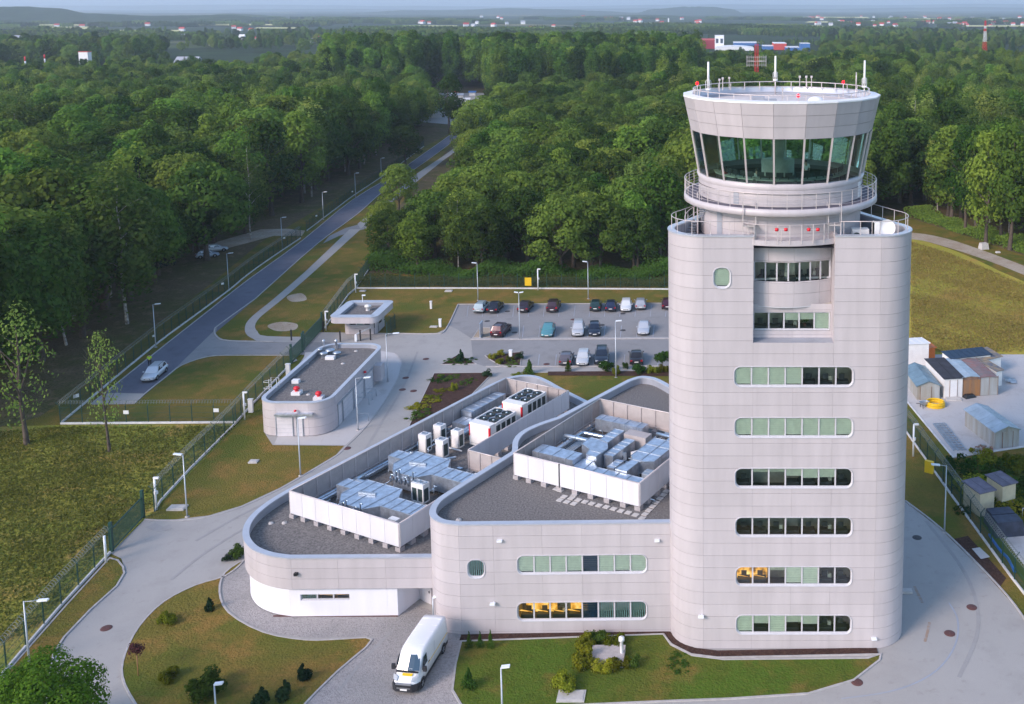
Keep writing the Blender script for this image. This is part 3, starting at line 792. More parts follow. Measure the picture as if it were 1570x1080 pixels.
def window(root, W, sc, zc, w, h, spec, r=0.45, depth=0.11, label=None, lip=True, room=2.6):
    """spec: one letter per pane: b blind, h half blind, o open, y lit, d dark film, v vertical slats"""
    mb = MB()
    O = rrect(sc, zc, w + (0.15 if lip else 0.0), h + (0.15 if lip else 0), r + 0.06)
    I = rrect(sc, zc, w - 0.1, h - 0.1, max(r - 0.05, 0.02)); n = len(O)
    f0 = 0.05 if lip else -0.02
    K = rrect(sc, zc, w + 0.06, h + 0.06, r + 0.02)
    def ring(P, op, Q, oq):
        vs = [W.xyz(s_, z_, op) for s_, z_ in P] + [W.xyz(s_, z_, oq) for s_, z_ in Q]
        mb.add(vs, [(i, (i + 1) % n, n + (i + 1) % n, n + i) for i in range(n)])
    ring(O, -0.04, O, f0); ring(O, f0, K, f0); ring(K, f0, I, -0.09); ring(I, -0.09, I, -depth - 0.04)
    k = len(spec); pw = w / k
    for i in range(1, k):
        s_ = sc - w / 2 + i * pw
        wbox(mb, W, s_ - 0.055, s_ + 0.055, zc - h / 2, zc + h / 2, -depth - 0.03, -0.07)
    wbox(mb, W, sc - w / 2 + 0.1, sc + w / 2 - 0.1, zc - h / 2 - 0.02, zc - h / 2 + 0.10, -depth - 0.03, -0.06)
    win = mb.build('window', M['frame'], root)
    if label: win['label'] = label
    for i, c in enumerate(spec):
        a, b = sc - w / 2 + i * pw, sc - w / 2 + (i + 1) * pw
        g = MB(); g.add([W.xyz(a, zc - h / 2, -depth), W.xyz(b, zc - h / 2, -depth), W.xyz(b, zc + h / 2, -depth), W.xyz(a, zc + h / 2, -depth)], [(0, 1, 2, 3)])
        g.build('pane', M['glass'], win)
        if c in 'bhdvq':
            z0 = {'b': zc - h / 2 + 0.02 + 0.12 * ((i * 7) % 3 == 0), 'h': zc + 0.05 * ((i * 5) % 4) - 0.05, 'q': zc + h * 0.28}.get(c, zc - h / 2)
            bl = MB(); d = depth + 0.05
            if c == 'v':
                for q in range(7):
                    u = a + 0.05 + (b - a - 0.1) * q / 7
                    wbox(bl, W, u, u + 0.09, z0, zc + h / 2, -d - 0.02, -d)
            else:
                nf = 10
                for q in range(nf):
                    za, zb = z0 + (zc + h / 2 - z0) * q / nf, z0 + (zc + h / 2 - z0) * (q + 1) / nf
                    bl.add([W.xyz(a + .04, za, -d - .015), W.xyz(b - .04, za, -d - .015), W.xyz(b - .04, zb, -d), W.xyz(a + .04, zb, -d)], [(0, 1, 2, 3)])
            bl.build('blind', M['bluefilm'] if c == 'd' else M['blind2'] if c == 'v' else M['blind'], win)
    # the room behind
    rm = MB(); d = room; lo, hi = zc - h / 2 - 0.9, zc + h / 2 + 0.55
    def quad(p, mi): rm.add([W.xyz(*q) for q in p], [(0, 1, 2, 3)], mi)
    a, b = sc - w / 2 - 0.3, sc + w / 2 + 0.3; e = -0.3
    quad([(a, lo, -d), (b, lo, -d), (b, hi, -d), (a, hi, -d)], 0)
    quad([(a, lo, e), (b, lo, e), (b, lo, -d), (a, lo, -d)], 1)
    quad([(a, hi, -d), (b, hi, -d), (b, hi, e), (a, hi, e)], 0)
    quad([(a, lo, e), (a, lo, -d), (a, hi, -d), (a, hi, e)], 0)
    quad([(b, lo, -d), (b, lo, e), (b, hi, e), (b, hi, -d)], 0)
    for i, c in enumerate(spec):
        u = sc - w / 2 + (i + .5) * pw
        if c in 'oyh':
            wbox(rm, W, u - pw * .42, u + pw * .35, lo, zc - h / 2 + 0.15, -1.2, -0.55, 2)
            if (i * 3) % 4 != 1: wbox(rm, W, u - .22, u + .18, zc - h / 2 + .15, zc - h / 2 + .55, -1.1, -1.05, 2)
            if (i * 5) % 3 == 1: wbox(rm, W, u + .2, u + .45, zc - h / 2 + .1, zc - h / 2 + .45, -1.0, -0.8, 3)
            if (i + k) % 4 == 2: wbox(rm, W, u - .5, u + .5, lo, hi - .5, -d + .02, -d + .4, 3)
        if c == 'y':
            quad([(u - pw * .5, lo, -d + .03), (u + pw * .5, lo, -d + .03), (u + pw * .45, hi - .15, -d + .03), (u - pw * .5, hi - .4, -d + .03)], 4)
            quad([(u - pw * .5, zc - h * .3, -1.0), (u + pw * .2, zc - h * .42, -1.0), (u + pw * .3, zc - h * .25, -.5), (u - pw * .5, zc - h * .15, -.5)], 4)
    rm.build('room', [M['room'], M['roomfloor'], M['furn'], M['furn2'], M['lit']], win)
    return win

def steps(a, b, d):
    out = [a]
    while out[-1] + d * 1.4 < b: out.append(out[-1] + d)
    out.append(b); return out
def arc(cx, cy, r, a0, a1, n=10):
    return [(cx + r * math.cos(RAD(a0 + (a1 - a0) * i / n)), cy + r * math.sin(RAD(a0 + (a1 - a0) * i / n))) for i in range(n + 1)]

def parapet(root, poly, ztop, zroof, width=0.42, roofmat=None, copname='coping', th=0.07):
    """poly counter-clockwise"""
    inn = offset_poly(poly, width)
    ring_band(offset_poly(poly, -0.05), inn, ztop - 0.10, ztop).build(copname, M['coping'], root)
    mb = MB(); n = len(inn); q = offset_poly(poly, width - 0.03)
    mb.add([(x, y, zroof - .05) for x, y in q] + [(x, y, ztop - .1) for x, y in q], [(n + i, n + (i + 1) % n, (i + 1) % n, i) for i in range(n)])
    mb.build('parapet_lining', M['parin'], root)
    MB().sheet(offset_poly(poly, width * 0.5), zroof).build('roof', roofmat or M['gravel'], root)
def ccw(P):
    a = sum(P[i][0] * P[(i + 1) % len(P)][1] - P[(i + 1) % len(P)][0] * P[i][1] for i in range(len(P)))
    return P if a > 0 else P[::-1]

# ---------------------------------------------------------------- control tower
TW = empty('control_tower', (5.7, 76.3, 0), 0, 'tall grey panelled airport control tower with rounded corners and a glazed round cab on top', 'tower')
FL, FR, FY = -0.55, 11.95, 69.25
right = arc(11.95, 71.8, 2.55, -90, 40, 12)
left = arc(-0.55, 71.8, 2.55, 140, 270, 12)
front = left + [(FL, FY)] + [(FR, FY)] + right
# travel left -> right along the front: outward (right-hand side) is toward -Y
fr = left[:-1] + [(FL, FY)] + [(FR, FY)] + right[1:]
TWALL = Wall(fr)
TT = 31.15
def twx(px, z=15.0):       # survey column -> abscissa on the front face
    lo, hi = -6.0, 20.0
    for _ in range(40):
        m_ = (lo + hi) / 2
        if PX(m_, FY, z)[0] < px: lo = m_
        else: hi = m_
    return lo
def twz(py, y=None): return AT(1200, py, y or FY)[2]
sF0, sF1 = TWALL.near(FL + .001), TWALL.near(FR - .001)
jx = [twx(1155, 26), twx(1216, 22), twx(1279, 26)]
S_ = TWALL.near
tj = [0.0, sF0, S_(jx[0]), S_(jx[1]), S_(jx[2]), sF1, TWALL.L]
tz = [0.05] + [TT - 0.952 * k for k in range(32, 0, -1)] + [TT]
ops = []
tw_w = []
for py, spec in ((578, 'bbbbooo'), (656, 'bbbbbbb'), (733.5, 'oqqhhho'), (808.5, 'ooooooo'), (884, 'yyqbboo'), (958, 'bhbhhoo')):
    z = twz(py); xc = (twx(1129, z) + twx(1305, z)) / 2; ww = (twx(1305, z) - twx(1129, z))
    tw_w.append((S_(xc), z, 8.42, 1.42, spec))
tw_w.append((S_(twx(1107, 29)), twz(426.5), 1.15, 1.42, 'b'))
for s_, z, ww, hh, sp in tw_w: ops.append(rrect(s_, z, ww + 0.1, hh + 0.1, 0.5))
NZ = twz(530) + 0.2      # sill of the tall notch in the front face
nx0, nx1 = jx[0], jx[2]
ops.append([(S_(nx0), NZ), (S_(nx1), NZ), (S_(nx1), TT + 1), (S_(nx0), TT + 1)])
clad(TW, TWALL, tz, tj, openings=ops)
for s_, z, ww, hh, sp in tw_w: window(TW, TWALL, s_, z, ww, hh, sp)
# sides running back from the corners
lx, ly = left[0]; rx, ry = right[-1]
bk = [(rx, ry), (9.8, 81.0), (8.0, 83.2), (5.7, 84.0), (3.4, 83.2), (1.6, 81.0), (lx, ly)]
BW = Wall(smooth(bk, 3)); mb = MB()
clad(TW, BW, [0.05] + [TT - 3.808 * k for k in range(8, 0, -1)] + [TT], steps(0, BW.L, 4.0), name='panel')
# base plinth
ring_band(ccw(fr[:-1] + smooth(bk, 3)[:-1]), offset_poly(ccw(fr[:-1] + smooth(bk, 3)[:-1]), 0.3), -0.05, 0.06).build('plinth', M['gap'], TW)
# notch: side cheeks, back wall, ledge
mb = MB(); dep = 2.2
mb.b2(nx0 - 0.25, nx0, FY + 0.03, FY + dep, NZ - .3, TT - .1); mb.b2(nx1, nx1 + 0.25, FY + 0.03, FY + dep, NZ - .3, TT - .1)
mb.build('notch_cheek', M['clad'], TW)
MB().b2(nx0, nx1, FY + 0.01, FY + dep, NZ - .25, NZ - 0.02).build('ledge', M['parin'], TW)
FB = FY + 1.15
NW = Wall([(nx0, FB), (nx1, FB)])
zc1 = twz(493, FB) ; zl = twz(466, FB)
op1 = rrect(NW.L / 2 - .05, zc1, NW.L - .15, 1.40, 0.03)
clad(TW, NW, [NZ - .02, zc1 - 1.0, zc1 + .85, zl], [0, NW.L / 2, NW.L], openings=[op1])
window(TW, NW, NW.L / 2 - .05, zc1, NW.L - .25, 1.3, 'oohhb', r=0.05, lip=False, room=2.2)
# potted plant on the sill
pl = MB(); rnd = random.Random(4)
pp = NW.xyz(NW.L / 2 + 0.95, zc1 - .5, -.45)
pl.lathe(pp, [(0.08, 0), (.12, .18), (.11, .2)], 8, 0)
for i in range(26):
    a, rr = rnd.uniform(0, 2 * PI), rnd.uniform(.05, .3); q = (pp[0] + rr * math.cos(a), pp[1] + rr * math.sin(a) * .4, pp[2] + .25 + rnd.uniform(0, .45))
    pl.add([q, (q[0] + .12, q[1], q[2] + .05), (q[0] + .06, q[1], q[2] + .14)], [(0, 1, 2)], 1)
pl.build('potted_plant', [M['iron'], M['leafg']], label='small green pot plant in a notch window of the tower', cat='plant')

# round core drum
CX0, CY0 = 5.28, 76.2
def drum(R, a0=-90 - 180, a1=-90 + 180, n=72, cx=CX0, cy=CY0):
    return arc(cx, cy, R, a0, a1, n)
R1 = 6.1
D1 = Wall(drum(R1)[:-1], closed=True)
def ds(W, R, deg):   # arc length at bearing deg from the front (positive to the right)
    return R * RAD(180 + deg)
a0 = math.degrees(math.asin((nx0 - CX0) / R1)) + .2; a1 = math.degrees(math.asin((nx1 - CX0) / R1)) - .2
ND = Wall(arc(CX0, CY0, R1, -90 + a0, -90 + a1, 16))
zcw = twz(418, CY0 - R1)
zb = twz(471, CY0 - R1)
opd = rrect(ND.L / 2, zcw, ND.L - 0.1, 1.40, 0.03)
clad(TW, ND, [zb, zb + .95, zb + 1.75, zcw + .8, zcw + 1.75, TT - .6], [0, ND.L * .19, ND.L * .5, ND.L * .83, ND.L], openings=[opd])
window(TW, ND, ND.L / 2, zcw, ND.L - .15, 1.32, 'ooooooo', r=0.04, lip=False, room=2.0)
mb = MB(); q_ = arc(CX0, CY0, R1, -90 + a0, -90 + a1, 16) + [(nx1, FB + 1), (nx0, FB + 1)]
mb.prism(ccw(q_), zb - .06, zb - .0); mb.build('soffit', M['screen'], TW)
# terrace at 31 m
tpoly = ccw(fr + smooth(bk, 3)[1:-1])
ZR = TT - 1.0
mb = MB()
inn = offset_poly(tpoly, 0.45)
outer = Wall(fr); cop = MB(); lin = MB()
for s0_, s1_ in ((0, S_(nx0)), (S_(nx1), outer.L)):
    ss = [s0_] + [t for t in outer.S if s0_ < t < s1_] + [s1_]
    for a, b in zip(ss, ss[1:]):
        cop.add([outer.xyz(a, TT + .0, .05), outer.xyz(b, TT, .05), outer.xyz(b, TT, -.45), outer.xyz(a, TT, -.45),
                 outer.xyz(a, TT - .1, .05), outer.xyz(b, TT - .1, .05), outer.xyz(b, TT - .1, -.45), outer.xyz(a, TT - .1, -.45)],
                [(0, 1, 2, 3), (4, 5, 1, 0), (6, 7, 3, 2)])
        lin.add([outer.xyz(a, TT - .1, -.42), outer.xyz(b, TT - .1, -.42), outer.xyz(b, ZR, -.42), outer.xyz(a, ZR, -.42)], [(0, 1, 2, 3)])
ss = BW.S
for a, b in zip(ss, ss[1:]):
    cop.add([BW.xyz(a, TT + .0, .05), BW.xyz(b, TT, .05), BW.xyz(b, TT, -.45), BW.xyz(a, TT, -.45),
             BW.xyz(a, TT - .1, .05), BW.xyz(b, TT - .1, .05), BW.xyz(b, TT - .1, -.45), BW.xyz(a, TT - .1, -.45)], [(0, 1, 2, 3), (4, 5, 1, 0), (6, 7, 3, 2)])
    lin.add([BW.xyz(a, TT - .1, -.42), BW.xyz(b, TT - .1, -.42), BW.xyz(b, ZR, -.42), BW.xyz(a, ZR, -.42)], [(0, 1, 2, 3)])
cop.build('coping', M['coping'], TW); lin.build('parapet_lining', M['parin'], TW)
MB().sheet([p for p in inn if not (nx0 < p[0] < nx1 and p[1] < 71)], ZR).build('terrace_floor', M['deck'], TW)
# drum above the terrace
zB = AT(1196, 322, CY0 - R1 - 0.9)[2]      # balcony floor
D2 = Wall(drum(R1)[:-1], closed=True)
dj = [ds(D2, R1, d) for d in range(-180, 181, 24)]
dj[-1] = D2.L
clad(TW, D2, [ZR, ZR + .9, ZR + 1.85, zB - .2], dj)
R2 = 6.22
D3 = Wall(drum(R2)[:-1], closed=True)
zG = AT(1196, 283, CY0 - R2)[2]            # sill of the cab glazing
clad(TW, D3, [zB, zB + .5, zG - .45], [D3.L * k / 15 for k in range(16)])
mb = MB(); mb.lathe((CX0, CY0, 0), [(R2 + .0, zG - .45), (R2 + .14, zG - .05), (R2 - .1, zG)], 80); mb.build('cab_sill', M['clad'], TW)
# annular balcony
RB = 7.32
mb = MB()
mb.lathe((CX0, CY0, 0), [(R2 - .1, zB - .02), (RB - .14, zB - .02)], 80, 0)
mb.lathe((CX0, CY0, 0), [(RB - .14, zB + .0), (RB - .13, zB + .05), (RB, zB + .05), (RB + .02, zB - .42), (RB - .12, zB - .5), (R1 - .1, zB - .45)], 80, 1)
mb.build('balcony', [M['deck'], M['clad']], TW)
def ring_rail(parent, cx, cy, R, z0, h, nposts, a0=0, a1=360, mids=3, r=0.03, pr=0.022, name='railing', mm=None):
    mb = MB(); k = max(8, int(abs(a1 - a0) / 5))
    full = abs(a1 - a0) >= 360
    for j in range(mids + 1):
        z = z0 + h - j * h / (mids + .6)
        mb.tube(arc(cx, cy, R, a0, a1, k) and [(x, y, z) for x, y in arc(cx, cy, R, a0, a1, k)], r if j == 0 else r * .45, 5, 0, caps=not full)
    for i in range(nposts + (0 if full else 1)):
        a = RAD(a0 + (a1 - a0) * i / nposts); x, y = cx + R * math.cos(a), cy + R * math.sin(a)
        mb.bar((x, y, z0), (x, y, z0 + h), pr * 2)
    return mb.build(name, mm or M['rail'], parent)
ring_rail(TW, CX0, CY0, RB - .04, zB - .1, 1.25, 44, mids=5, name='balcony_railing')
# cab glazing: 20 facets leaning outwards
NF = 20
zGt = AT(1196, 214.5, CY0 - 6.9)[2]; zRf = AT(1196, 160.5, CY0 - 7.6)[2]
Rg0, Rg1, Rg2 = 6.24, 6.83, 7.37
A0 = -90 - 9 + 1.2
def fpt(k, R, z): a = RAD(A0 + 18 * k); return (CX0 + R * math.cos(a), CY0 + R * math.sin(a), z)
pm = (zRf - zGt) / 3
for k in range(NF):
    mb = MB(); mb.add([fpt(k, Rg0, zG - .02), fpt(k + 1, Rg0, zG - .02), fpt(k + 1, Rg1, zGt), fpt(k, Rg1, zGt)], [(0, 1, 2, 3)])
    mb.build('cab_pane', M['cabglass'], TW)
    MB().bar(fpt(k, Rg0 + .02, zG - .06), fpt(k, Rg1 + .02, zGt + .02), .13, .14).build('mullion', M['rail'], TW)
    for j in range(3):
        za, zb_ = zGt + pm * j + .012, zGt + pm * (j + 1) - .012
        ra, rb = [Rg1 + .05 + (Rg2 - Rg1) * (t - zGt) / (zRf - zGt) for t in (za, zb_)]
        p = [Vector(fpt(k, ra, za)), Vector(fpt(k + 1, ra, za)), Vector(fpt(k + 1, rb, zb_)), Vector(fpt(k, rb, zb_))]
        e = (p[1] - p[0]).normalized() * .012
        p[0] += e; p[3] += e; p[1] -= e; p[2] -= e
        c = Vector((CX0, CY0, p[0].z)); q = [v_ + (Vector((CX0, CY0, v_.z)) - v_).normalized() * .04 for v_ in p]
        mb = MB(); mb.add(p + q, [(0, 1, 2, 3), (4, 5, 1, 0), (5, 6, 2, 1), (6, 7, 3, 2), (7, 4, 0, 3)]); mb.build('cab_panel', M['clad'], TW)
mb = MB()
vs = [fpt(k, Rg1 + .0, zGt) for k in range(NF)] + [fpt(k, Rg2 - .0, zRf) for k in range(NF)]
mb.add(vs, [(k, (k + 1) % NF, NF + (k + 1) % NF, NF + k) for k in range(NF)]); mb.build('backing_wall', M['gap'], TW)
# cab roof: white rim, upstand, sunken deck
mb = MB()
def fring(mb, ra, za, rb, zb_, mi=0):
    vs = [fpt(k, ra, za) for k in range(NF)] + [fpt(k, rb, zb_) for k in range(NF)]
    mb.add(vs, [(k, (k + 1) % NF, NF + (k + 1) % NF, NF + k) for k in range(NF)], mi)
fring(mb, Rg2 + .08, zRf, Rg2 + .08, zRf + .1); fring(mb, Rg2 + .08, zRf + .1, 6.75, zRf + .16)
mb.build('roof_rim', M['white'], TW)
mb = MB(); mb.lathe((CX0, CY0, 0), [(6.78, zRf + .1), (6.75, zRf - .5), (6.2, zRf - .55)], 64); mb.build('roof_upstand', M['coping'], TW)
mb = MB(); mb.lathe((CX0, CY0, 0), [(6.75, zRf - .54), (4.0, zRf - .48), (0.05, zRf - .42)], 48); mb.build('cab_roof', M['roofmem'], TW)
ring_rail(TW, CX0, CY0, 6.62, zRf - .1, 0.62, 32, mids=1, r=.035, pr=.03, name='roof_railing')
mb = MB(); mb.lathe((CX0, CY0, 0), [(6.5, zRf - .35), (6.42, zRf - .3), (6.36, zRf - .35), (6.42, zRf - .4), (6.5, zRf - .35)], 64); mb.build('cable_tray', M['parin'], TW)
# cab interior: floor, ceiling, core, desk ring
zf = zG - .75
mb = MB(); mb.lathe((CX0, CY0, 0), [(6.3, zf), (0.05, zf)], 48, 0); mb.build('cab_floor', M['roomfloor'], TW)
mb = MB(); mb.lathe((CX0, CY0, 0), [(0.05, zGt + .02), (6.9, zGt + .02)], 48, 0, False); mb.build('cab_ceiling', M['furn'], TW)
mb = MB(); mb.lathe((CX0, CY0 + 2.6, zf), [(1.3, 0), (1.3, 1.2), (.5, 1.25), (.5, zGt - zf)], 16); mb.build('stair_core', M['room'], TW)
ORD = ['the leftmost', 'the second from left', 'the third from left', 'the fourth from left', 'the fifth from left', 'the middle', 'the fifth from right', 'the fourth from right', 'the third from right', 'the second from right', 'the rightmost']
for k in range(-5, 6):
    a = RAD(-90 + k * 17); ca, sa = math.cos(a), math.sin(a)
    d = MB(); d.box((CX0 + 4.6 * ca, CY0 + 4.6 * sa, zf + .78), (.9, 1.32, .06), a, 1)
    d.box((CX0 + 4.85 * ca, CY0 + 4.85 * sa, zf + .38), (.08, 1.15, .75), a, 0)
    if k % 2 == 0: d.box((CX0 + 4.4 * ca - .35 * sa, CY0 + 4.4 * sa + .35 * ca, zf + .38), (.5, .25, .74), a, 1)
    d.build('desk', [M['furn'], M['furn2']], label='%s curved console desk inside the cab glazing' % ORD[k + 5].replace('the ', ''), cat='desk', group='console desks in the cab')
    for t in (-.34, .3):
        mo = MB(); x, y = CX0 + 4.72 * ca - t * sa, CY0 + 4.72 * sa + t * ca
        mo.box((x, y, zf + 1.16), (.05, .52, .34), a, 0); mo.box((x - .03 * ca, y - .03 * sa, zf + .9), (.04, .06, .26), a, 0)
        mo.build('monitor', M['black'], label='black monitor on the %s side of %s console desk in the cab' % ('left' if t < 0 else 'right', ORD[k + 5]), cat='monitor', group='monitors in the cab')
# roof furniture of the cab
def aerial(px, py_top, py_base, Y, kind, label):
    X, _, zt_ = AT(px, py_top, Y); zb_ = zRf - .5
    e = empty('radio_antenna', (X, Y, zb_), 0, label, 'antenna')
    m_ = MB(); h = zt_ - zb_
    m_.tube([(0, 0, 0), (0, 0, h * .45)], .05, 6); m_.build('mast', M['rail'], e, world=False)
    if kind == 'dipole':
        MB().tube([(0, 0, h * .45), (0, 0, h)], [.09, .07], 8).build('radome', M['white'], e, world=False)
        c = MB()
        for j in range(4):
            a = PI / 2 * j + .4; x, y = .2 * math.cos(a), .2 * math.sin(a)
            c.tube([(0, 0, h * .34), (x, y, h * .4), (x, y, h * .56), (0, 0, h * .62)], .018, 5)
        c.lathe((0, 0, h * .36), [(.2, 0), (.2, .08), (.1, .1)], 10); c.build('cage', M['white'], e, world=False)
    else:
        MB().tube([(0, 0, h * .45), (0, 0, h)], [.06, .04], 6).build('radome', M['rail'], e, world=False)
    return e
aerial(1086, 95, 160, CY0 - 3.4, 'dipole', 'white dipole antenna at the left edge of the cab roof')
aerial(1189, 86, 160, CY0 + 6.3, 'dipole', 'white dipole antenna standing at the rear middle of the cab roof')
aerial(1326, 93, 160, CY0 - .6, 'dipole', 'white dipole antenna at the right edge of the cab roof')
aerial(1313, 111, 160, CY0 + 1.2, 'whip', 'slim plain whip antenna just left of the right edge dipole')
def beacon(px, py, Y, label):
    X, _, z = AT(px, py, Y)
    e = empty('obstruction_light', (X, Y, zRf - .4), 0, label, 'warning light')
    h = z - zRf + .4
    MB().bar((0, 0, 0), (0, 0, h - .1), .07).build('post', M['rail'], e, world=False)
    MB().lathe((0, 0, h - .12), [(.02, 0), (.10, .02), (.10, .16), (.06, .22), (.01, .24)], 10).build('lamp', M['redlamp'], e, world=False)
beacon(1069, 128, CY0 - 1.6, 'lit red obstruction light at the left of the cab roof')
beacon(1293, 126, CY0 + 3.2, 'lit red obstruction light at the right of the cab roof')
beacon(1224, 147, CY0 - 5.2, 'low red obstruction light behind the front cab roof rail')
X, Y_, z = AT(1251, 141, CY0 - 2.5)
e = empty('satellite_dish', (X, CY0 - 2.5, zRf - .5), 0, 'round white dish on the cab roof right of centre', 'dish')
MB().lathe((0, 0, .15), [(.62, 0), (.62, .1), (.5, .32), (.25, .42), (.02, .45)], 20).build('radome', M['white'], e, world=False)
MB().bar((0, 0, 0), (0, 0, .2), .2).build('foot', M['rail'], e, world=False)
for i, (px, Y) in enumerate(((1103, CY0 + 2.8), (1108, CY0 + 4.2), (1118, CY0 + 4.8), (1226, CY0 + 6.2), (1236, CY0 + 6.2), (1244, CY0 + 6.1), (1200, CY0 - 6.3))):
    X, _, z = AT(px, 132, Y)
    s_ = MB(); s_.bar((X, Y, zRf), (X, Y, zRf + .9), .06); s_.box((X, Y, zRf + .95), (.16, .16, .16))
    s_.build('roof_sensor', M['rail'], label='short sensor post on the cab roof rail, %s' % ('rear left cluster' if i < 3 else 'rear middle cluster' if i < 6 else 'at the front'), cat='sensor', group='roof sensors %s' % ('rear left' if i < 3 else 'rear middle' if i < 6 else 'front'))
for px, Y, nm in ((1163, CY0 - 3, 'dark left'), (1181, CY0 - 5, 'pale front')):
    X, _, z = AT(px, 150, Y)
    MB().box((X, Y, zRf - .15), (.9, .5, .6)).build('roof_cabinet', M['parin'], label='small grey cabinet on the cab roof deck, %s one' % nm, cat='cabinet')
# lower bowed walkway in front of the notch with red obstruction lamps
RW = 7.35
wa0 = math.degrees(math.asin((nx0 - .75 - CX0) / RW)); wa1 = math.degrees(math.asin((nx1 + .7 - CX0) / RW))
zW = twz(375, CY0 - RW) + .1
mb = MB(); Pq = arc(CX0, CY0, RW, -90 + wa0, -90 + wa1, 20); Qq = arc(CX0, CY0, R1, -90 + wa0, -90 + wa1, 20)
n = len(Pq)
mb.add([(x, y, zW + .12) for x, y in Pq] + [(x, y, zW + .12) for x, y in Qq] + [(x, y, zW - .25) for x, y in Pq] + [(x, y, zW - .25) for x, y in Qq],
       [f for i in range(n - 1) for f in ((i, i + 1, n + i + 1, n + i), (2 * n + i, 2 * n + i + 1, i + 1, i), (3 * n + i, 3 * n + i + 1, 2 * n + i + 1, 2 * n + i))] + [(0, n, 3 * n, 2 * n), (n - 1, 3 * n - 1, 4 * n - 1, 2 * n - 1)])
mb.build('walkway', M['clad'], TW)
ring_rail(TW, CX0, CY0, RW, zW - .1, 1.35, 9, -90 + wa0, -90 + wa1, mids=0, r=.025, pr=.03, name='walkway_railing')
for bx, lab in ((1198, 'left'), (1247, 'right')):
    X, Y, z = AT(bx, 352, CY0 - RW + .02)
    e = empty('twin_obstruction_lamp', (X, Y, zW), 0, 'pair of red lamps on the bowed walkway of the tower, %s pair' % lab, 'warning light')
    MB().bar((0, 0, 0), (0, 0, z - zW), .06).bar((-.35, 0, z - zW), (.35, 0, z - zW), .05).build('post', M['rail'], e, world=False)
    for t in (-.32, .32):
        MB().lathe((t, 0, z - zW - .12), [(.02, 0), (.13, .01), (.13, .2), (.02, .22)], 10).build('lamp', M['red'], e, world=False)
# access frames beside the walkway
for px in (1149, 1281):
    X = twx(px, 32); y = CY0 - RW + 1.0 if px < 1200 else CY0 - RW + 1.3
    f = MB()
    for dx in (-.45, .45): f.bar((X + dx, y - .5, zW), (X + dx, y - .5, zW + 2.6), .06); f.bar((X + dx, y + .4, zW + .8), (X + dx, y + .4, zW + 2.6), .05)
    f.bar((X - .45, y - .5, zW + 2.6), (X + .45, y - .5, zW + 2.6), .06); f.bar((X - .45, y - .5, zW + 1.1), (X + .45, y - .5, zW + 1.1), .06)
    f.box((X, y, zW + 1.05), (.9, 1.0, .05))
    f.build('access_frame', M['rail'], TW)
# railing round the terrace edge
def path_rail(parent, pts, z0, h, step=1.5, mids=1, r=.03, pr=.05, name='railing', mm=None):
    W = Wall(pts); mb = MB()
    ss = sorted(set([0.0, W.L] + [t for t in W.S]))
    for j in range(mids + 1):
        z = z0 + h - j * h * .5
        mb.tube([W.xyz(t, z) for t in ss], r if j == 0 else r * .6, 5)
    k = max(1, int(W.L / step))
    for i in range(k + 1): mb.bar(W.xyz(W.L * i / k, z0), W.xyz(W.L * i / k, z0 + h), pr)
    return mb.build(name, mm or M['rail'], parent)
tl = [outer.at(t, -.25) for t in [q for q in outer.S if q < sF0] + [S_(nx0) - .4]]
tr = [outer.at(t, -.25) for t in [S_(nx1) + .4] + [q for q in outer.S if q > sF1]] + [BW.at(t, -.25) for t in BW.S[1:7]]
path_rail(TW, [BW.at(t, -.25) for t in BW.S[-7:-1]] + tl, TT, .95, 1.3, 0, name='terrace_railing')
path_rail(TW, tr, TT, .95, 1.3, 0, name='terrace_railing')
# terrace equipment right: units and dish
X, Y, z = AT(1360, 352, 71.2)
e = empty('satellite_dish', (X, 71.6, ZR), 0, 'round white dish on the right terrace of the tower', 'dish')
dd = MB(); dd.lathe((0, 0, 0), [(.02, .0), (.3, .04), (.55, .12), (.62, .2)], 22)
o = dd.build('reflector', M['white'], e, world=False); o.location = (0, -.1, 1.05); o.rotation_euler = (RAD(78), 0, 0)
MB().bar((0, .15, 0), (0, .15, 1.2), .08).build('mast', M['rail'], e, world=False)
X, _, _ = AT(1325, 352, 72.0)
f = MB(); f.b2(X - .9, X + .3, 71.6, 72.4, ZR, ZR + .9, 0); f.tube([(X - .6, 71.58, ZR + .4), (X - .6, 71.5, ZR + .4)], .3, 12, 1)
e = empty('air_conditioner', (X, 72, ZR), 0, 'white outdoor cooling units on the right terrace of the tower', 'air conditioner')
f.build('casing', [M['unit'], M['coil']], e)
f = MB(); f.b2(X + .5, X + .62, 71.3, 71.4, ZR, ZR + 1.6); f.b2(X + .5, X + 1.0, 71.3, 71.7, ZR + .5, ZR + 1.5); f.build('control_box', M['white'], e)
# spiral stair on the left rear of the terrace
e = empty('spiral_stair', (-1.0, 73.9, ZR), 0, 'small steel spiral stair at the left of the tower drum below the balcony', 'stair')
st = MB()
for i in range(14):
    a = RAD(200 - i * 20); st.box((-1.0 + .55 * math.cos(a), 73.9 + .55 * math.sin(a), ZR + .2 + i * .17), (.75, .28, .04), a)
st.build('treads', M['galv'], e)
ra_ = MB(); pts = [(-1.0 + .95 * math.cos(RAD(200 - i * 10)), 73.9 + .95 * math.sin(RAD(200 - i * 10)), ZR + 1.15 + i * .085) for i in range(28)]
ra_.tube(pts, .03, 5); ra_.tube([(x, y, z_ - .5) for x, y, z_ in pts], .02, 5)
for i in range(0, 28, 3): ra_.bar((pts[i][0], pts[i][1], pts[i][2] - 1), pts[i], .04)
ra_.bar((-1.0, 73.9, ZR), (-1.0, 73.9, ZR + 3.2), .1); ra_.build('handrail', M['rail'], e)
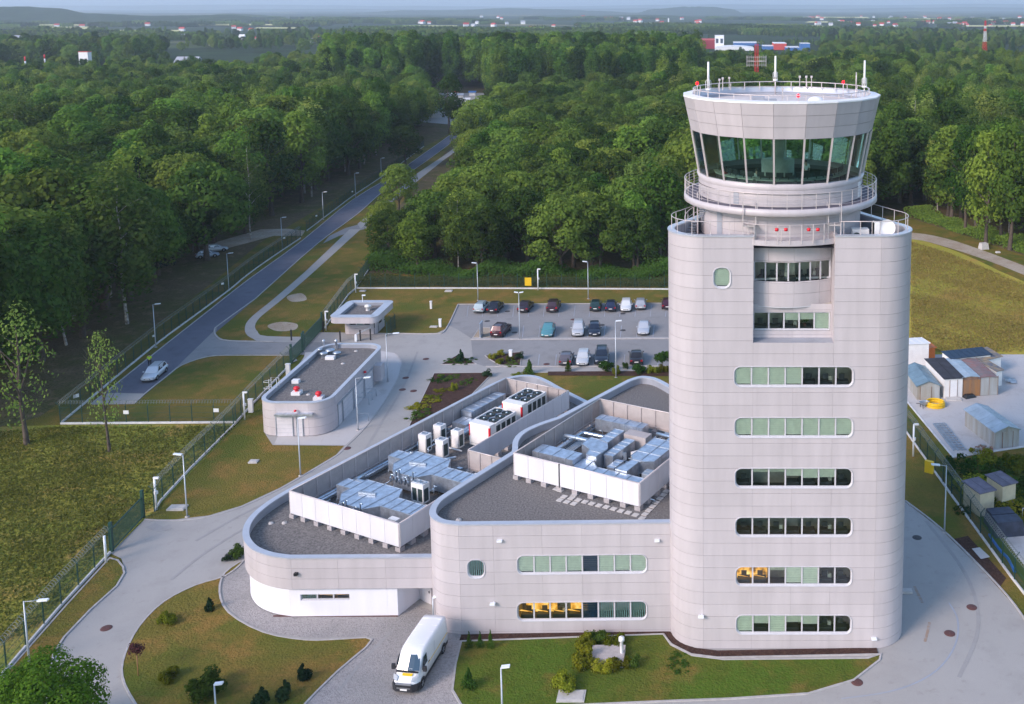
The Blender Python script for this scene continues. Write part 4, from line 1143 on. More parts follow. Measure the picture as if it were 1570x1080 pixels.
# vent grille and door on drum
wl = MB(); wbox(wl, D3, ds(D3, R2, -36), ds(D3, R2, -32), zG - 1.6, zG - .75, 0, .03); wl.build('vent_grille', M['parin'], TW)
wl = MB(); wbox(wl, D2, ds(D2, R1, -52), ds(D2, R1, -47), ZR, ZR + 2.2, 0, .04); wl.build('service_door', M['parin'], TW)
wl = MB(); wbox(wl, D3, ds(D3, R2, 63), ds(D3, R2, 68), zB + .1, zB + 1.2, 0, .06); wl.build('notice_board', M['white'], TW)
# wall lamps on the tower
def walllamp(W, s, z, parent, o=.12):
    m_ = MB(); wbox(m_, W, s - .05, s + .05, z - .04, z + .04, 0, o + .1, 0); wbox(m_, W, s - .22, s + .16, z - .08, z + .06, o, o + .22, 0)
    m_.build('wall_lamp', M['lamphead'], parent)
walllamp(TWALL, S_(twx(1076, 3)), twz(943), TW); walllamp(TWALL, S_(twx(1340, 1)), twz(978), TW, .02)
# ================================================================ low buildings
U = Vector((.4472, .8944)); V = Vector((.8944, -.4472))
def travel(poly):          # parapet polygons are counter-clockwise: outward is on the right
    return Wall(poly, closed=True)
# -------- two-storey block
MZ = 8.85
MBD = empty('two_storey_block', (-12, 80, 0), 0, 'two storey grey panelled office block with rounded corner joining the left of the tower', 'building')
# wall path starting with the left side, then the front up to the tower
MFY = 71.1
def mx(px, z):
    lo, hi = -40., 10.
    for _ in range(40):
        m_ = (lo + hi) / 2
        if PX(m_, MFY, z)[0] < px: lo = m_
        else: hi = m_
    return lo
def mzz(px, py): return AT(px, py, MFY)[2]
# front path: curved corner + straight front (outward right-hand): from left going to the right
cn = smooth([(-20.6, 76.6), (-21.45, 74.6), (-21.35, 72.6), (-20.3, 71.35), (-18.8, 70.93)], 7)
fwp = [(-17.2, 83.4), (-19.0, 79.8)] + cn[:-1] + [(-18.8, 70.93), (-3.0, 71.25)]
FW = Wall(fwp)
sc0 = FW.near(-18.79)
mj = [0, 3.2, FW.S[2]] + [FW.S[2] + (sc0 - FW.S[2]) * .5, sc0] + [FW.near(mx(p, 5)) for p in (758, 832, 893, 952)] + [FW.L]
mzs = [0.05] + [MZ - .955 * k for k in range(9, 0, -1)] + [MZ]
mw = []
for py, spec in ((866, 'bbbbdbbb'), (937.5, 'yyyydvvv')):
    z = mzz(892, py); xa, xb = mx(794, z), mx(991, z); mw.append((FW.near((xa + xb) / 2), z, xb - xa, 1.42, spec))
z = mzz(730, 871); mw.append((FW.near(mx(730.5, z)), z, 1.2, 1.38, 'v'))
clad(MBD, FW, mzs, mj, openings=[rrect(s_, z_, a_ + .1, h_ + .1, .5) for s_, z_, a_, h_, _ in mw])
for s_, z_, a_, h_, sp in mw: window(MBD, FW, s_, z_, a_, h_, sp, label='lit yellow window with open panes' if 'y' in sp else None)
rest = Wall([(-3.4, 95.8)] + smooth([(-3.6, 98.0), (-5.3, 100.4), (-6.4, 101.25), (-7.5, 101.3), (-8.6, 100.3)], 5) + [(-14.4, 90.8)] + smooth([(-14.4, 90.8), (-16.2, 89.0), (-17.2, 87.4), (-17.5, 85.6), (-17.2, 83.6)], 5)[1:])
clad(MBD, rest, [0.05, 2.2, 4.4, 6.6, MZ], steps(0, rest.L, 3.2))
mpoly = ccw([(-2.6, 71.27)] + [(-2.6, 95.8)] + smooth([(-3.6, 98.0), (-5.3, 100.4), (-6.4, 101.25), (-7.5, 101.3), (-8.6, 100.3)], 5) + [(-14.4, 90.8)] + smooth([(-14.4, 90.8), (-16.2, 89.0), (-17.2, 87.4), (-17.5, 85.6), (-17.2, 83.6)], 5)[1:-1] + [(-17.2, 83.4)] + cn[:-1] + [(-18.8, 70.93)])
MR = 8.15
parapet(MBD, mpoly, MZ, MR, .45)
for px, py in ((768, 827), (1008, 829)):
    walllamp(FW, FW.near(mx(px, 7)), mzz(px, py), MBD, .02)
for px, py in ((758, 922),): walllamp(FW, FW.near(mx(px, 2)), mzz(px, py), MBD)
# stepping slabs on the gravel roof
sl0 = MB(); sl0.box((0, 0, 0), (.46, .46, .06)); slm = sl0.mesh('paving_slab', M['slab'])
def z4(x, y): return 780 + x / 5.4, 600 + y / 5.4
rowA = [(1105, 1055), (1130, 1022), (1160, 990), (1192, 958), (1220, 925), (1252, 893), (1280, 862), (1305, 832)]
rowB = [(1050, 1028), (990, 1010), (928, 995), (868, 978), (808, 963), (748, 950), (688, 935), (632, 920), (575, 905), (518, 890), (458, 878), (545, 862), (430, 825), (395, 812)]
rowC = [(540, 935), (482, 920), (424, 905)]
for p in rowA + rowB + rowC:
    x, y = G(*z4(*p), MR); inst('paving_slab', slm, MBD, (x + 12, y - 80, MR + .035), -.4636)

# -------- low wing
LZ = 5.1
lower_nose = [(-32.5, 72.85), (-34.2, 73.3), (-35.9, 74.3), (-37.3, 76.0), (-38.1, 78.2), (-38.1, 80.6), (-37.2, 83.6), (-35.0, 88.0)]
ln = smooth(lower_nose, 5)
loop = smooth([(-25.6, 106.9), (-24.6, 108.9), (-23.3, 110.8), (-21.7, 111.7), (-20.0, 111.4), (-18.4, 109.9), (-16.5, 107.6), (-11.5, 102.0)], 5)
lpoly = ccw([(-21.0, 73.0), (-21.4, 73.0)] + ln + loop + [(-10.5, 99.0), (-14.0, 91.5), (-17.0, 88.5), (-17.0, 83.5), (-20.2, 76.9)])
LW = empty('low_wing', (-28, 88, 0), 0, 'single storey wing with rounded nose, grey band over white ground floor', 'building')
lpath = [p for p in loop[::-1]][5:] + ln[::-1] + [(-21.3, 73.0)]
lwall = Wall(lpath)
sN = lwall.near(-32.45)
zbnd = 2.52
band = [zbnd, zbnd + .83, zbnd + 1.7, LZ]
def lx_(px, z=4):
    lo, hi = -45., 0.
    for _ in range(40):
        m_ = (lo + hi) / 2
        if PX(m_, 72.9, z)[0] < px: lo = m_
        else: hi = m_
    return lo
cand = [lwall.near(lx_(p)) for p in (447, 518, 591)]
pre = steps(0, sN - 9.5, 3.2) + [sN - 6.3, sN - 3.1]
clad(LW, lwall, band, pre + cand + [lwall.L])
soff = MB(); soff.sheet(offset_poly(lpoly, .02), zbnd - .02); soff.build('soffit', M['screen'], LW)
# white ground floor, set back under the band
inner = offset_poly(lpoly, .30)
lo_path = [Vector(p) for p in lpath]
lw2 = Wall([lwall.at(t, -.28) for t in lwall.S if t < lwall.near(-24.6)] + [(-24.3, 73.28)])
swin = lw2.near(lx_(496, 2)); zsw = AT(496, 915, 73.28)[2]
op = rrect(swin, zsw, 3.8, .52, .02); sw2 = lw2.near(-36.4)
opn = rrect(sw2 - 1.4, 1.35, .9, 1.5, .02)
clad(LW, lw2, [0.1, zbnd - .03], steps(0, lw2.near(-32.6), 3.0) + [lw2.near(lx_(p, 1)) for p in (518, 592)] + [lw2.L], m=M['plaster'], name='wall_panel', openings=[op, opn], gap=.006)
window(LW, lw2, swin, zsw, 3.75, .48, 'vyy', r=.02, lip=False, room=1.6, label='narrow strip window, right part lit')
window(LW, lw2, sw2 - 1.4, 1.35, .85, 1.45, 'o', r=.02, lip=False, room=1.2)
bf = MB(); bf.box(((-24.3 - 34) / 2, 73.25, .05), (9.7, .1, .1)); bf.build('plinth', M['iron'], LW)
# entrance recess
rec = MB()
rec.add([(-24.3, 73.28, 0), (-23.3, 75.6, 0), (-23.3, 75.6, zbnd), (-24.3, 73.28, zbnd)], [(0, 1, 2, 3)])
rec.build('recess_wall', M['plaster'], LW)
rec = MB(); rec.add([(-23.3, 75.6, 0), (-21.2, 74.3, 0), (-21.2, 74.3, zbnd), (-23.3, 75.6, zbnd)], [(0, 1, 2, 3)]); rec.build('recess_wall', M['clad'], LW)
dr = MB(); dr.bar((-22.95, 75.30, 1.15), (-22.1, 74.78, 1.15), .08, 2.2); dr.build('door', M['door'], LW)
dr = MB(); dr.box((-22.3, 74.78, 1.1), (.05, .05, .18)); dr.build('door_handle', M['black'], LW)
dr = MB(); dr.box((-23.25, 75.45, 1.3), (.16, .12, .5)); dr.build('entry_phone', M['parin'], LW)
LR = 4.35
parapet(LW, lpoly, LZ, LR, .45)
cl = MB(); s_ = lwall.near(lx_(455)); wbox(cl, lwall, s_ - .12, s_ + .12, zbnd + 1.2, zbnd + 1.42, 0, .25); cl.build('wall_camera', M['black'], LW)

# -------- plant screens on the roofs
A1 = Vector((-35.42, 80.43)); A2 = Vector((-16.35, 79.66))
def L1(a, b): p = A1 + V * a + U * b; return (p.x, p.y)
def L2(a, b): p = A2 + V * a + U * b; return (p.x, p.y)
ANG = math.atan2(V.y, V.x)
def screen(root, F, runs, zb, zt, z_roof, pw=1.45):
    """runs: list of ((a,b),(a,b), n panels, outward normal sign)"""
    cache = {}
    for (p, q, nrm) in runs:
        P, Q = Vector(F(*p)), Vector(F(*q)); Ln = (Q - P).length; k = max(1, round(Ln / pw)); d = (Q - P) / Ln; ang = math.atan2(d.y, d.x)
        l = Ln / k
        for i in range(k):
            key = round(l, 3)
            if key not in cache:
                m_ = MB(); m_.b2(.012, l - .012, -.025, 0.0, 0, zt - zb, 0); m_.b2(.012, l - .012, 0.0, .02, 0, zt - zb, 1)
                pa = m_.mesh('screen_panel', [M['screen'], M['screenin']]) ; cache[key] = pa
            c = P + d * l * i
            inst('screen_panel', cache[key], root, (c.x - root.location.x, c.y - root.location.y, zb), ang)
        po = MB(); nn = Vector((-d.y, d.x))
        for i in range(k + 1):
            c = P + d * l * i + nn * .06
            po.bar((c.x, c.y, zb - .1), (c.x, c.y, zt - .03), .08)
        po.tube([(P.x + nn.x * .05, P.y + nn.y * .05, zt + .01), (Q.x + nn.x * .05, Q.y + nn.y * .05, zt + .01)], .05, 6)
        po.bar((P.x + nn.x * .06, P.y + nn.y * .06, zb + .25), (Q.x + nn.x * .06, Q.y + nn.y * .06, zb + .25), .06)
        po.build('screen_frame', M['rail'], root)
        for i in range(0, k + 1):
            if i % 1 == 0:
                c = P + d * min(Ln - .2, max(.2, l * i)) + nn * .15
                ft = MB(); ft.box((c.x, c.y, z_roof + .18), (.5, .42, .36), ang); ft.build('footing', M['block'], root)
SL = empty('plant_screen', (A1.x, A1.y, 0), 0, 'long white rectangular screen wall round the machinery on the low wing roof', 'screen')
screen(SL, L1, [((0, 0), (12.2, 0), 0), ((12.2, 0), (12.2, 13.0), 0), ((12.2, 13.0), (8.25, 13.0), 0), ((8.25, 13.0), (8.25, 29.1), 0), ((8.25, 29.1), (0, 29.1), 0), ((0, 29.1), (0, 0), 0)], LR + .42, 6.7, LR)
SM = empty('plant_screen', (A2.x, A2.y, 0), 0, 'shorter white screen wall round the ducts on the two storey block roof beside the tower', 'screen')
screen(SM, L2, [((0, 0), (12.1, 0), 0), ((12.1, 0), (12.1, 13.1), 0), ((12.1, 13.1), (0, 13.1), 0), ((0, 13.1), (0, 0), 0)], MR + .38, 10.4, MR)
c = A2 + V * 4.6 - U * .05
MB().box((c.x, c.y, MR + 1.3), (.07, .1, 2.0), ANG).build('joint_cover', M['ironp'], SM)

# -------- machinery
def eqroot(name, F, a, b, z, label, cat, group=None):
    x, y = F(a, b); return empty(name, (x, y, z), ANG, label, cat, group)
def chiller(a, b, z, label):
    e = eqroot('chiller', L1, a, b, z, label, 'chiller')
    W_, L_, H_ = 2.5, 4.1, 2.25
    MB().b2(-W_ / 2, W_ / 2, -L_ / 2, -L_ / 2 + .9, .25, H_).build('cabinet', M['unit'], e, world=False)
    m_ = MB(); m_.b2(-W_ / 2 + .1, W_ / 2 - .1, -L_ / 2 + .9, L_ / 2, .3, H_ - .35); m_.build('coil', M['coil'], e, world=False)
    m_ = MB()
    for sx in (-1, 1):
        m_.b2(sx * W_ / 2 - .06, sx * W_ / 2 + .06, -L_ / 2 + .9, L_ / 2, H_ - .3, H_ + .02)
        for k in range(5): y = -L_ / 2 + .9 + k * (L_ - .9) / 4; m_.b2(sx * W_ / 2 - .05, sx * W_ / 2 + .05, y - .05, y + .05, .2, H_ - .3)
    m_.b2(-W_ / 2, W_ / 2, L_ / 2 - .08, L_ / 2 + .04, H_ - .3, H_ + .02)
    m_.b2(-W_ / 2, W_ / 2, -L_ / 2, L_ / 2, .0, .18); m_.build('frame', M['unit'], e, world=False)
    m_ = MB(); m_.b2(-W_ / 2 + .06, W_ / 2 - .06, -L_ / 2 + .9, L_ / 2 - .08, H_ - .32, H_ - .1); m_.build('fan_deck', M['galvd'], e, world=False)
    for i in range(3):
        for sx in (-1, 1):
            x, y = sx * .58, -L_ / 2 + 1.45 + i * 1.02
            f = MB(); f.lathe((x, y, H_ - .1), [(.46, 0), (.48, .12), (.44, .12), (.42, .0)], 18, 0); f.lathe((x, y, H_ - .06), [(.42, 0), (.1, .01)], 18, 1)
            for j in range(5):
                t = 2 * PI * j / 5; f.add([(x, y, H_ - .02), (x + .4 * math.cos(t), y + .4 * math.sin(t), H_ - .04), (x + .4 * math.cos(t + .7), y + .4 * math.sin(t + .7), H_)], [(0, 1, 2)], 1)
            f.lathe((x, y, H_ - .03), [(.1, 0), (.1, .09), (.01, .1)], 10, 2)
            f.build('fan', [M['black'], M['coil'], M['galv']], e, world=False)
    MB().b2(W_ / 2 - .16, W_ / 2 + .012, -L_ / 2 - .012, -L_ / 2 + .14, 1.0, H_ - .2).build('red_panel', M['red'], e, world=False)
    MB().b2(-W_ / 2 - .012, -W_ / 2 + .1, -L_ / 2 - .012, -L_ / 2 + .2, .9, H_ - .2).build('red_panel', M['red'], e, world=False)
    return e
chiller(5.75, 19.6, LR + .35, 'nearer white chiller with six roof fans and red corner stripe, left wing roof')
chiller(5.35, 25.2, LR + .35, 'farther white chiller with six roof fans, at the end of the screened enclosure')
def vrf(F, a, b, z, label, fans=1, name='condensing_unit', group=None):
    e = eqroot(name, F, a, b, z, label, 'condensing unit', group); w_ = .95 if fans == 1 else 1.35; d_, H_ = .8, 1.7
    m_ = MB(); m_.b2(-w_ / 2, w_ / 2, -d_ / 2, d_ / 2, 1.3, H_); m_.b2(-w_ / 2, w_ / 2, -d_ / 2, -d_ / 2 + .06, .1, 1.3) if fans == 1 else None
    for sx in (-1, 1):
        for sy in (-1, 1): m_.b2(sx * (w_ / 2 - .05) - .05, sx * (w_ / 2 - .05) + .05, sy * (d_ / 2 - .05) - .05, sy * (d_ / 2 - .05) + .05, 0, 1.3)
    if fans == 2: m_.b2(-.05, .05, -d_ / 2, -d_ / 2 + .1, 0, 1.3)
    m_.b2(-w_ / 2, w_ / 2, -d_ / 2, d_ / 2, 0, .12); m_.build('casing', M['unit'], e, world=False)
    MB().b2(-w_ / 2 + .05, w_ / 2 - .05, -d_ / 2 + .07, d_ / 2 - .04, .12, 1.3).build('coil', M['coil'], e, world=False)
    for i in range(fans):
        x = 0 if fans == 1 else (-.33, .33)[i]
        f = MB(); f.lathe((x, 0, H_), [(.3, 0), (.3, .07), (.26, .07), (.25, .02), (.05, .03)], 16); f.build('fan_grille', M['galvd'], e, world=False)
    return e
for i, (a, b) in enumerate(((1.55, 14.6), (1.35, 16.9), (3.85, 14.4), (3.75, 16.7))):
    vrf(L1, a, b, LR + .3, 'white upright condensing unit on the wing roof, %s of four' % ('left front', 'left rear', 'right front', 'right rear')[i])
vrf(L1, 8.2, 6.7, LR + .3, 'double fan condensing unit between the two big duct assemblies', 2)
def split(F, a, b, z, label, rot=0):
    e = eqroot('split_unit', F, a, b, z, label, 'air conditioner'); e.rotation_euler.z += rot
    MB().b2(-.45, .45, -.18, .18, .1, .75).build('casing', M['unit'], e, world=False)
    f = MB(); f.lathe((0, 0, 0), [(.26, 0), (.27, .02), (.04, .03)], 14); o = f.build('fan_grille', M['coil'], e, world=False); o.rotation_euler = (RAD(90), 0, 0); o.location = (-.12, -.182, .42)
    f = MB(); f.b2(-.4, -.3, -.2, .2, 0, .1); f.b2(.3, .4, -.2, .2, 0, .1); f.build('feet', M['black'], e, world=False)
split(L1, 10.6, 6.5, LR + .2, 'small split unit near the long screen wall of the low wing', .9)
split(L1, 10.7, 11.3, LR + .5, 'small white split unit beside the screen corner notch')
split(L2, 6.7, 6.0, MR + .4, 'left small split unit amid the ducts beside the tower', 1.0)
split(L2, 7.7, 6.9, MR + .4, 'right small split unit amid the ducts beside the tower', 1.0)
def xbox(F, a, b, z0, z1, w_, l_, label, name='air_handling_unit', m='galv', cat='duct', ribs=0):
    e = eqroot(name, F, a, b, z0, label, cat)
    m_ = MB(); m_.b2(-w_ / 2, w_ / 2, -l_ / 2, l_ / 2, .12, z1 - z0); m_.build('casing', M[m], e, world=False)
    r = MB()
    for k in range(ribs):
        t = -l_ / 2 + (k + .5) * l_ / ribs if l_ > w_ else -w_ / 2 + (k + .5) * w_ / ribs
        if l_ > w_: r.b2(-w_ / 2 - .03, w_ / 2 + .03, t - .03, t + .03, .1, z1 - z0 + .035)
        else: r.b2(t - .03, t + .03, -l_ / 2 - .03, l_ / 2 + .03, .1, z1 - z0 + .035)
    if ribs: r.build('flange', M['galvd'], e, world=False)
    r = MB(); r.b2(-w_ / 2, w_ / 2, -l_ / 2 + .1, -l_ / 2 + .2, 0, .12); r.b2(-w_ / 2, w_ / 2, l_ / 2 - .2, l_ / 2 - .1, 0, .12); r.build('feet', M['galvd'], e, world=False)
    return e
# big duct assemblies: plan outline extruded with standing seams
def duct(F, poly, z0, z1, label, seams=(), name='ventilation_duct'):
    P = [F(*p) for p in poly]; c = P[0]
    e = empty(name, (c[0], c[1], z0), 0, label, 'duct')
    MB().prism(ccw(P), z0 + .15, z1).build('casing', M['galv'], e)
    r = MB()
    for p, q in seams:
        a, b = F(*p), F(*q); r.bar((a[0], a[1], z1 + .01), (b[0], b[1], z1 + .01), .07, .06)
    for i in range(len(P)):
        a, b = P[i], P[i - 1]; r.bar((a[0], a[1], z1), (b[0], b[1], z1), .05, .05)
    r.build('flange', M['galvd'], e)
    r = MB()
    for p in P: r.bar((p[0], p[1], z0), (p[0], p[1], z0 + .2), .1)
    r.build('feet', M['galvd'], e)
    return e
def big_duct(b, zt, lab):
    poly = [(1.7, b + 1.3), (3.3, b + 1.3), (3.3, b + .35), (4.4, b - .9), (7.0, b - .9), (7.9, b + .15), (11.7, b + .15), (11.7, b + 1.9), (8.2, b + 1.9), (7.4, b + 3.2), (3.4, b + 3.2), (3.4, b + 2.6), (1.7, b + 2.6)]
    sm = [((2.5, b + 1.3), (2.5, b + 2.6)), ((3.35, b + .35), (3.4, b + 3.2)), ((4.4, b - .9), (4.4, b + 3.2)), ((5.5, b - .9), (5.4, b + 3.2)), ((6.9, b - .9), (7.2, b + 3.2)), ((8.0, b + .2), (8.1, b + 1.9)), ((9.0, b + .2), (9.0, b + 1.9)), ((10.0, b + .2), (10.0, b + 1.9)), ((10.9, b + .2), (10.9, b + 1.9))]
    duct(L1, poly, LR + .3, zt, lab, sm)
    x, y = L1(5.4, b + 1.2); MB().box((x, y, zt + .1), (1.6, .25, .16), ANG + .25).build('access_hatch', M['galvd'], None, label='pale raised hatch on top of the %s duct' % ('nearer' if b < 5 else 'farther'), cat='hatch')
big_duct(2.2, LR + 1.75, 'nearest big galvanised duct assembly on the low wing roof, behind the corner panel')
big_duct(8.3, LR + 1.85, 'second big galvanised duct assembly on the low wing roof, behind the double fan unit')
xbox(L1, .95, 24.1, LR + .3, LR + 1.65, 1.35, 5.6, 'long galvanised air handling unit along the left screen of the low wing', ribs=5, cat='air handler')
xbox(L1, 1.5, 20.3, LR + .3, LR + 1.1, 1.7, 1.6, 'low square duct box at the near end of the long air handler', ribs=1)
xbox(L1, 10.7, 1.0, LR + .2, LR + 2.0, .85, .5, 'tall white cabinet inside the near corner of the low wing screen', name='control_cabinet', m='unit', cat='cabinet')
xbox(L1, 5.1, 13.0, LR + .2, LR + .7, .8, .8, 'low grey box between the condensing units', name='pump_box', m='galvd', cat='box')
# two-storey roof
xbox(L2, 2.5, 2.7, MR + .3, MR + 1.75, 4.1, 1.5, 'large pale air handling unit at the near left of the screen beside the tower', ribs=3, cat='air handler')
duct(L2, [(4.6, 2.0), (5.8, 1.2), (11.4, 1.2), (11.4, 2.6), (6.5, 2.6), (5.6, 3.4), (4.6, 3.4)], MR + .3, MR + 1.3, 'galvanised duct run along the front screen beside the tower', [((5.8, 1.2), (5.6, 3.4)), ((6.6, 1.2), (6.6, 2.6)), ((7.6, 1.2), (7.6, 2.6)), ((8.7, 1.2), (8.7, 2.6)), ((9.8, 1.2), (9.8, 2.6))])
duct(L2, [(3.4, 5.0), (4.6, 4.4), (4.9, 3.4), (5.9, 3.4), (5.9, 5.2), (5.3, 6.1), (5.3, 8.9), (4.3, 8.9), (4.3, 6.4), (3.4, 6.4)], MR + .3, MR + 1.75, 'stepped galvanised duct in the middle of the screen beside the tower', [((4.3, 6.4), (5.3, 6.1)), ((4.3, 7.3), (5.3, 7.3)), ((4.9, 4.2), (5.9, 4.2)), ((4.3, 8.1), (5.3, 8.1))])
duct(L2, [(6.0, 4.4), (6.9, 4.4), (6.9, 8.0), (6.0, 8.0)], MR + .3, MR + 1.55, 'straight ribbed duct right of the stepped duct', [((6, 5), (6.9, 5)), ((6, 5.8), (6.9, 5.8)), ((6, 6.6), (6.9, 6.6)), ((6, 7.3), (6.9, 7.3))])
xbox(L2, 6.6, 9.0, MR + .3, MR + 1.7, 2.2, 1.1, 'beige square air handling box at the rear of the screen beside the tower', m='screenin', ribs=0, cat='air handler')
xbox(L2, 3.6, 11.2, MR + .3, MR + 1.45, 5.0, 1.1, 'long pale duct at the back of the screen beside the tower', ribs=4)
duct(L2, [(8.2, 2.7), (9.3, 2.7), (9.3, 4.6), (10.4, 5.2), (10.4, 9.3), (8.1, 9.3), (8.1, 5.4), (8.6, 4.8)], MR + .3, MR + 1.5, 'wide galvanised duct next to the tower wall', [((8.2, 4.8), (9.8, 4.8)), ((8.1, 6.4), (10.4, 6.4)), ((8.1, 7.9), (10.4, 7.9)), ((9.3, 5), (9.3, 9.3))])
xbox(L2, 7.4, 4.0, MR + .3, MR + 1.2, .7, 1.6, 'narrow duct box in front of the split units', ribs=2)
xbox(L2, 10.9, 3.4, MR + .3, MR + 1.5, .7, .9, 'small fan box close to the right end of the screen beside the tower', ribs=1, m='galvd')
def pipes(F, pts, z, r, label, name='pipe', m='pipe', group=None):
    m_ = MB()
    P = [(*F(a, b), z + (t[0] if t else 0)) for a, b, *t in pts]
    Q = []
    for i, p in enumerate(P):     # rounded elbows
        if 0 < i < len(P) - 1:
            a = Vector(P[i - 1]) - Vector(p); b = Vector(P[i + 1]) - Vector(p); k = min(.3, a.length * .4, b.length * .4)
            A_ = Vector(p) + a.normalized() * k; B_ = Vector(p) + b.normalized() * k
            for t in (0, .5, 1): Q.append(tuple(A_ * (1 - t) ** 2 + Vector(p) * 2 * t * (1 - t) + B_ * t * t))
        else: Q.append(p)
    m_.tube(Q, r, 8)
    for i in range(len(P) - 1):
        a, b = Vector(P[i]), Vector(P[i + 1]); d = b - a; k = int(d.length / 1.1)
        for j in range(1, k): q = a + d * j / k; m_.tube([q - d.normalized() * .03, q + d.normalized() * .03], r * 1.12, 8, 1)
    return m_.build(name, [M[m], M['galvd']], label=label, cat='pipe', group=group)
z = LR + .55
pipes(L1, [(.45, 1.0), (.45, 19.0)], z, .13, 'outer insulated pipe along the left screen of the low wing')
pipes(L1, [(.85, 1.0), (.85, 13.2), (1.6, 13.2), (1.6, 12.6), (2.4, 12.6)], z, .13, 'inner insulated pipe along the left screen of the low wing')
pipes(L1, [(2.3, 17.8), (3.2, 17.8), (3.2, 22.5), (3.6, 23.5), (3.6, 23.5, 1.0)], z + .3, .2, 'thick silver pipe feeding the nearer chiller')
pipes(L1, [(2.7, 17.0), (2.7, 22.8), (2.9, 25.5, .5), (3.4, 25.5, .5)], z + .3, .2, 'thick silver pipe feeding the farther chiller')
pipes(L1, [(1.4, 6.9), (1.4, 5.9), (4.0, 5.9), (6.6, 5.9), (6.6, 5.2)], z + .5, .2, 'silver pipe crossing between the two big ducts, upper run')
pipes(L1, [(1.0, 6.3), (3.2, 6.3), (3.2, 5.6), (5.6, 5.6)], z + .1, .16, 'silver pipe crossing between the two big ducts, lower run')
pipes(L1, [(2.5, 13.4), (4.9, 13.4), (5.6, 14.3)], z, .15, 'short silver pipe in front of the condensing units')
pipes(L1, [(1.5, 15.8), (3.9, 15.8), (5.0, 15.8)], z - .1, .08, 'thin pipe linking the four condensing units', m='unit')
pipes(L1, [(3.4, 1.0), (3.4, .6), (6.0, .6), (6.4, 1.0), (6.4, 1.0, .7)], z + .4, .12, 'silver pipe by the front wall of the low wing screen')
pipes(L1, [(9.3, 6.0), (11.0, 6.0), (11.0, 8.0)], z - .1, .12, 'white pipe beside the double fan unit', m='unit')
z = MR + .75
pipes(L2, [(.5, 6.6), (.5, 6.6, .55), (3.0, 6.6, .55), (3.3, 6.3, .3)], z, .2, 'thick silver pipe with a bend standing above the roof beside the tower')
pipes(L2, [(1.0, 4.6), (1.0, 8.7), (3.4, 8.7), (3.4, 9.8), (7.6, 9.8), (9.6, 9.8)], z + .1, .17, 'long silver pipe turning round the back of the ducts')
for i in range(4):
    pipes(L2, [(1.3 + i * .28, 4.8), (1.3 + i * .28, 8.4)], z - .25 + .05 * i, .09, '%s of four parallel blue grey pipes left of the ducts' % ('leftmost', 'second from left', 'third from left', 'rightmost')[i], group='four parallel pipes on the block roof', m='galvd')
pipes(L2, [(7.6, 10.6), (9.2, 10.6), (9.2, 9.4), (10.6, 9.4)], z + .5, .16, 'upper silver pipe at the rear right of the ducts')
pipes(L2, [(8.0, 11.4), (10.2, 11.4), (10.2, 8.6)], z + .3, .14, 'rear silver pipe near the tower wall')
for i in range(3): pipes(L2, [(-.0 + .5, 5.2 + .35 * i), (1.1, 5.0 + .35 * i)], z - .3, .07, '%s short stub pipe at the left screen beside the tower' % ('nearest', 'middle', 'farthest')[i], group='three stub pipes')
# cable trays, brackets and valves scattered among the ducts
rq = random.Random(9)
for F, mx_, my_, zz, wh in ((L1, 11.6, 28.5, LR, 'low wing'), (L2, 11.4, 12.4, MR, 'office block')):
    for k, (b0, b1, a_) in enumerate(((.6, .9, .25), (.4, .6, .7))):
        a1_, b1_ = F(a_, .8), F(a_, my_ - 1); m_ = MB(); m_.bar((*a1_, zz + .25), (*b1_, zz + .25), .28 if k == 0 else .12, .08)
        for j in range(12): t = j / 11; m_.bar((a1_[0] + (b1_[0] - a1_[0]) * t, a1_[1] + (b1_[1] - a1_[1]) * t, zz), (a1_[0] + (b1_[0] - a1_[0]) * t, a1_[1] + (b1_[1] - a1_[1]) * t, zz + .25), .08)
        m_.build('cable_tray', M['galvd'], label='%s cable tray along the left screen of the %s roof' % (('wide', 'narrow')[k], wh), cat='cable tray')
    m_ = MB()
    for k in range(46):
        a_, b_ = rq.uniform(.5, mx_), rq.uniform(.6, my_)
        if F is L1 and a_ > 8 and b_ > 12.6: continue
        x, y = F(a_, b_); h_ = rq.uniform(.15, .5)
        if k % 3 == 0: q = F(a_ + rq.uniform(.5, 1.6), b_); m_.tube([(x, y, zz + h_), (q[0], q[1], zz + h_), (q[0], q[1], zz + .05)], .05, 5)
        elif k % 3 == 1: q = F(a_, b_ + rq.uniform(.6, 2.2)); m_.tube([(x, y, zz + .05), (x, y, zz + h_ * 2), (q[0], q[1], zz + h_ * 2), (q[0], q[1], zz + .05)], .06, 6)
        else: m_.box((x, y, zz + h_ * .5), (rq.uniform(.2, .5), rq.uniform(.2, .4), h_), ANG)
    m_.build('service_clutter', M['pipe'], label='small pipes, brackets and boxes between the machines on the %s roof' % wh, cat='pipework', kind='stuff')
for (bz, zt_, lab) in ((2.2, LR + 1.75, 'nearest'), (8.3, LR + 1.85, 'second')):
    m_ = MB()
    for k in range(7):
        x, y = L1(4.3 + k * .5 if k < 6 else 9.2, bz - 1.05 + (k % 2) * .1); m_.tube([(x, y, zt_ - .9), (x, y, zt_ - .2 + .35 * (k % 3)), (x + .25, y - .15, zt_ - .2 + .35 * (k % 3))], .06, 6)
        m_.box((x, y - .1, zt_ - .55), (.16, .16, .22))
    m_.build('valve_group', M['pipe'], label='row of valves and thin pipes in front of the %s big duct assembly' % lab, cat='valves')
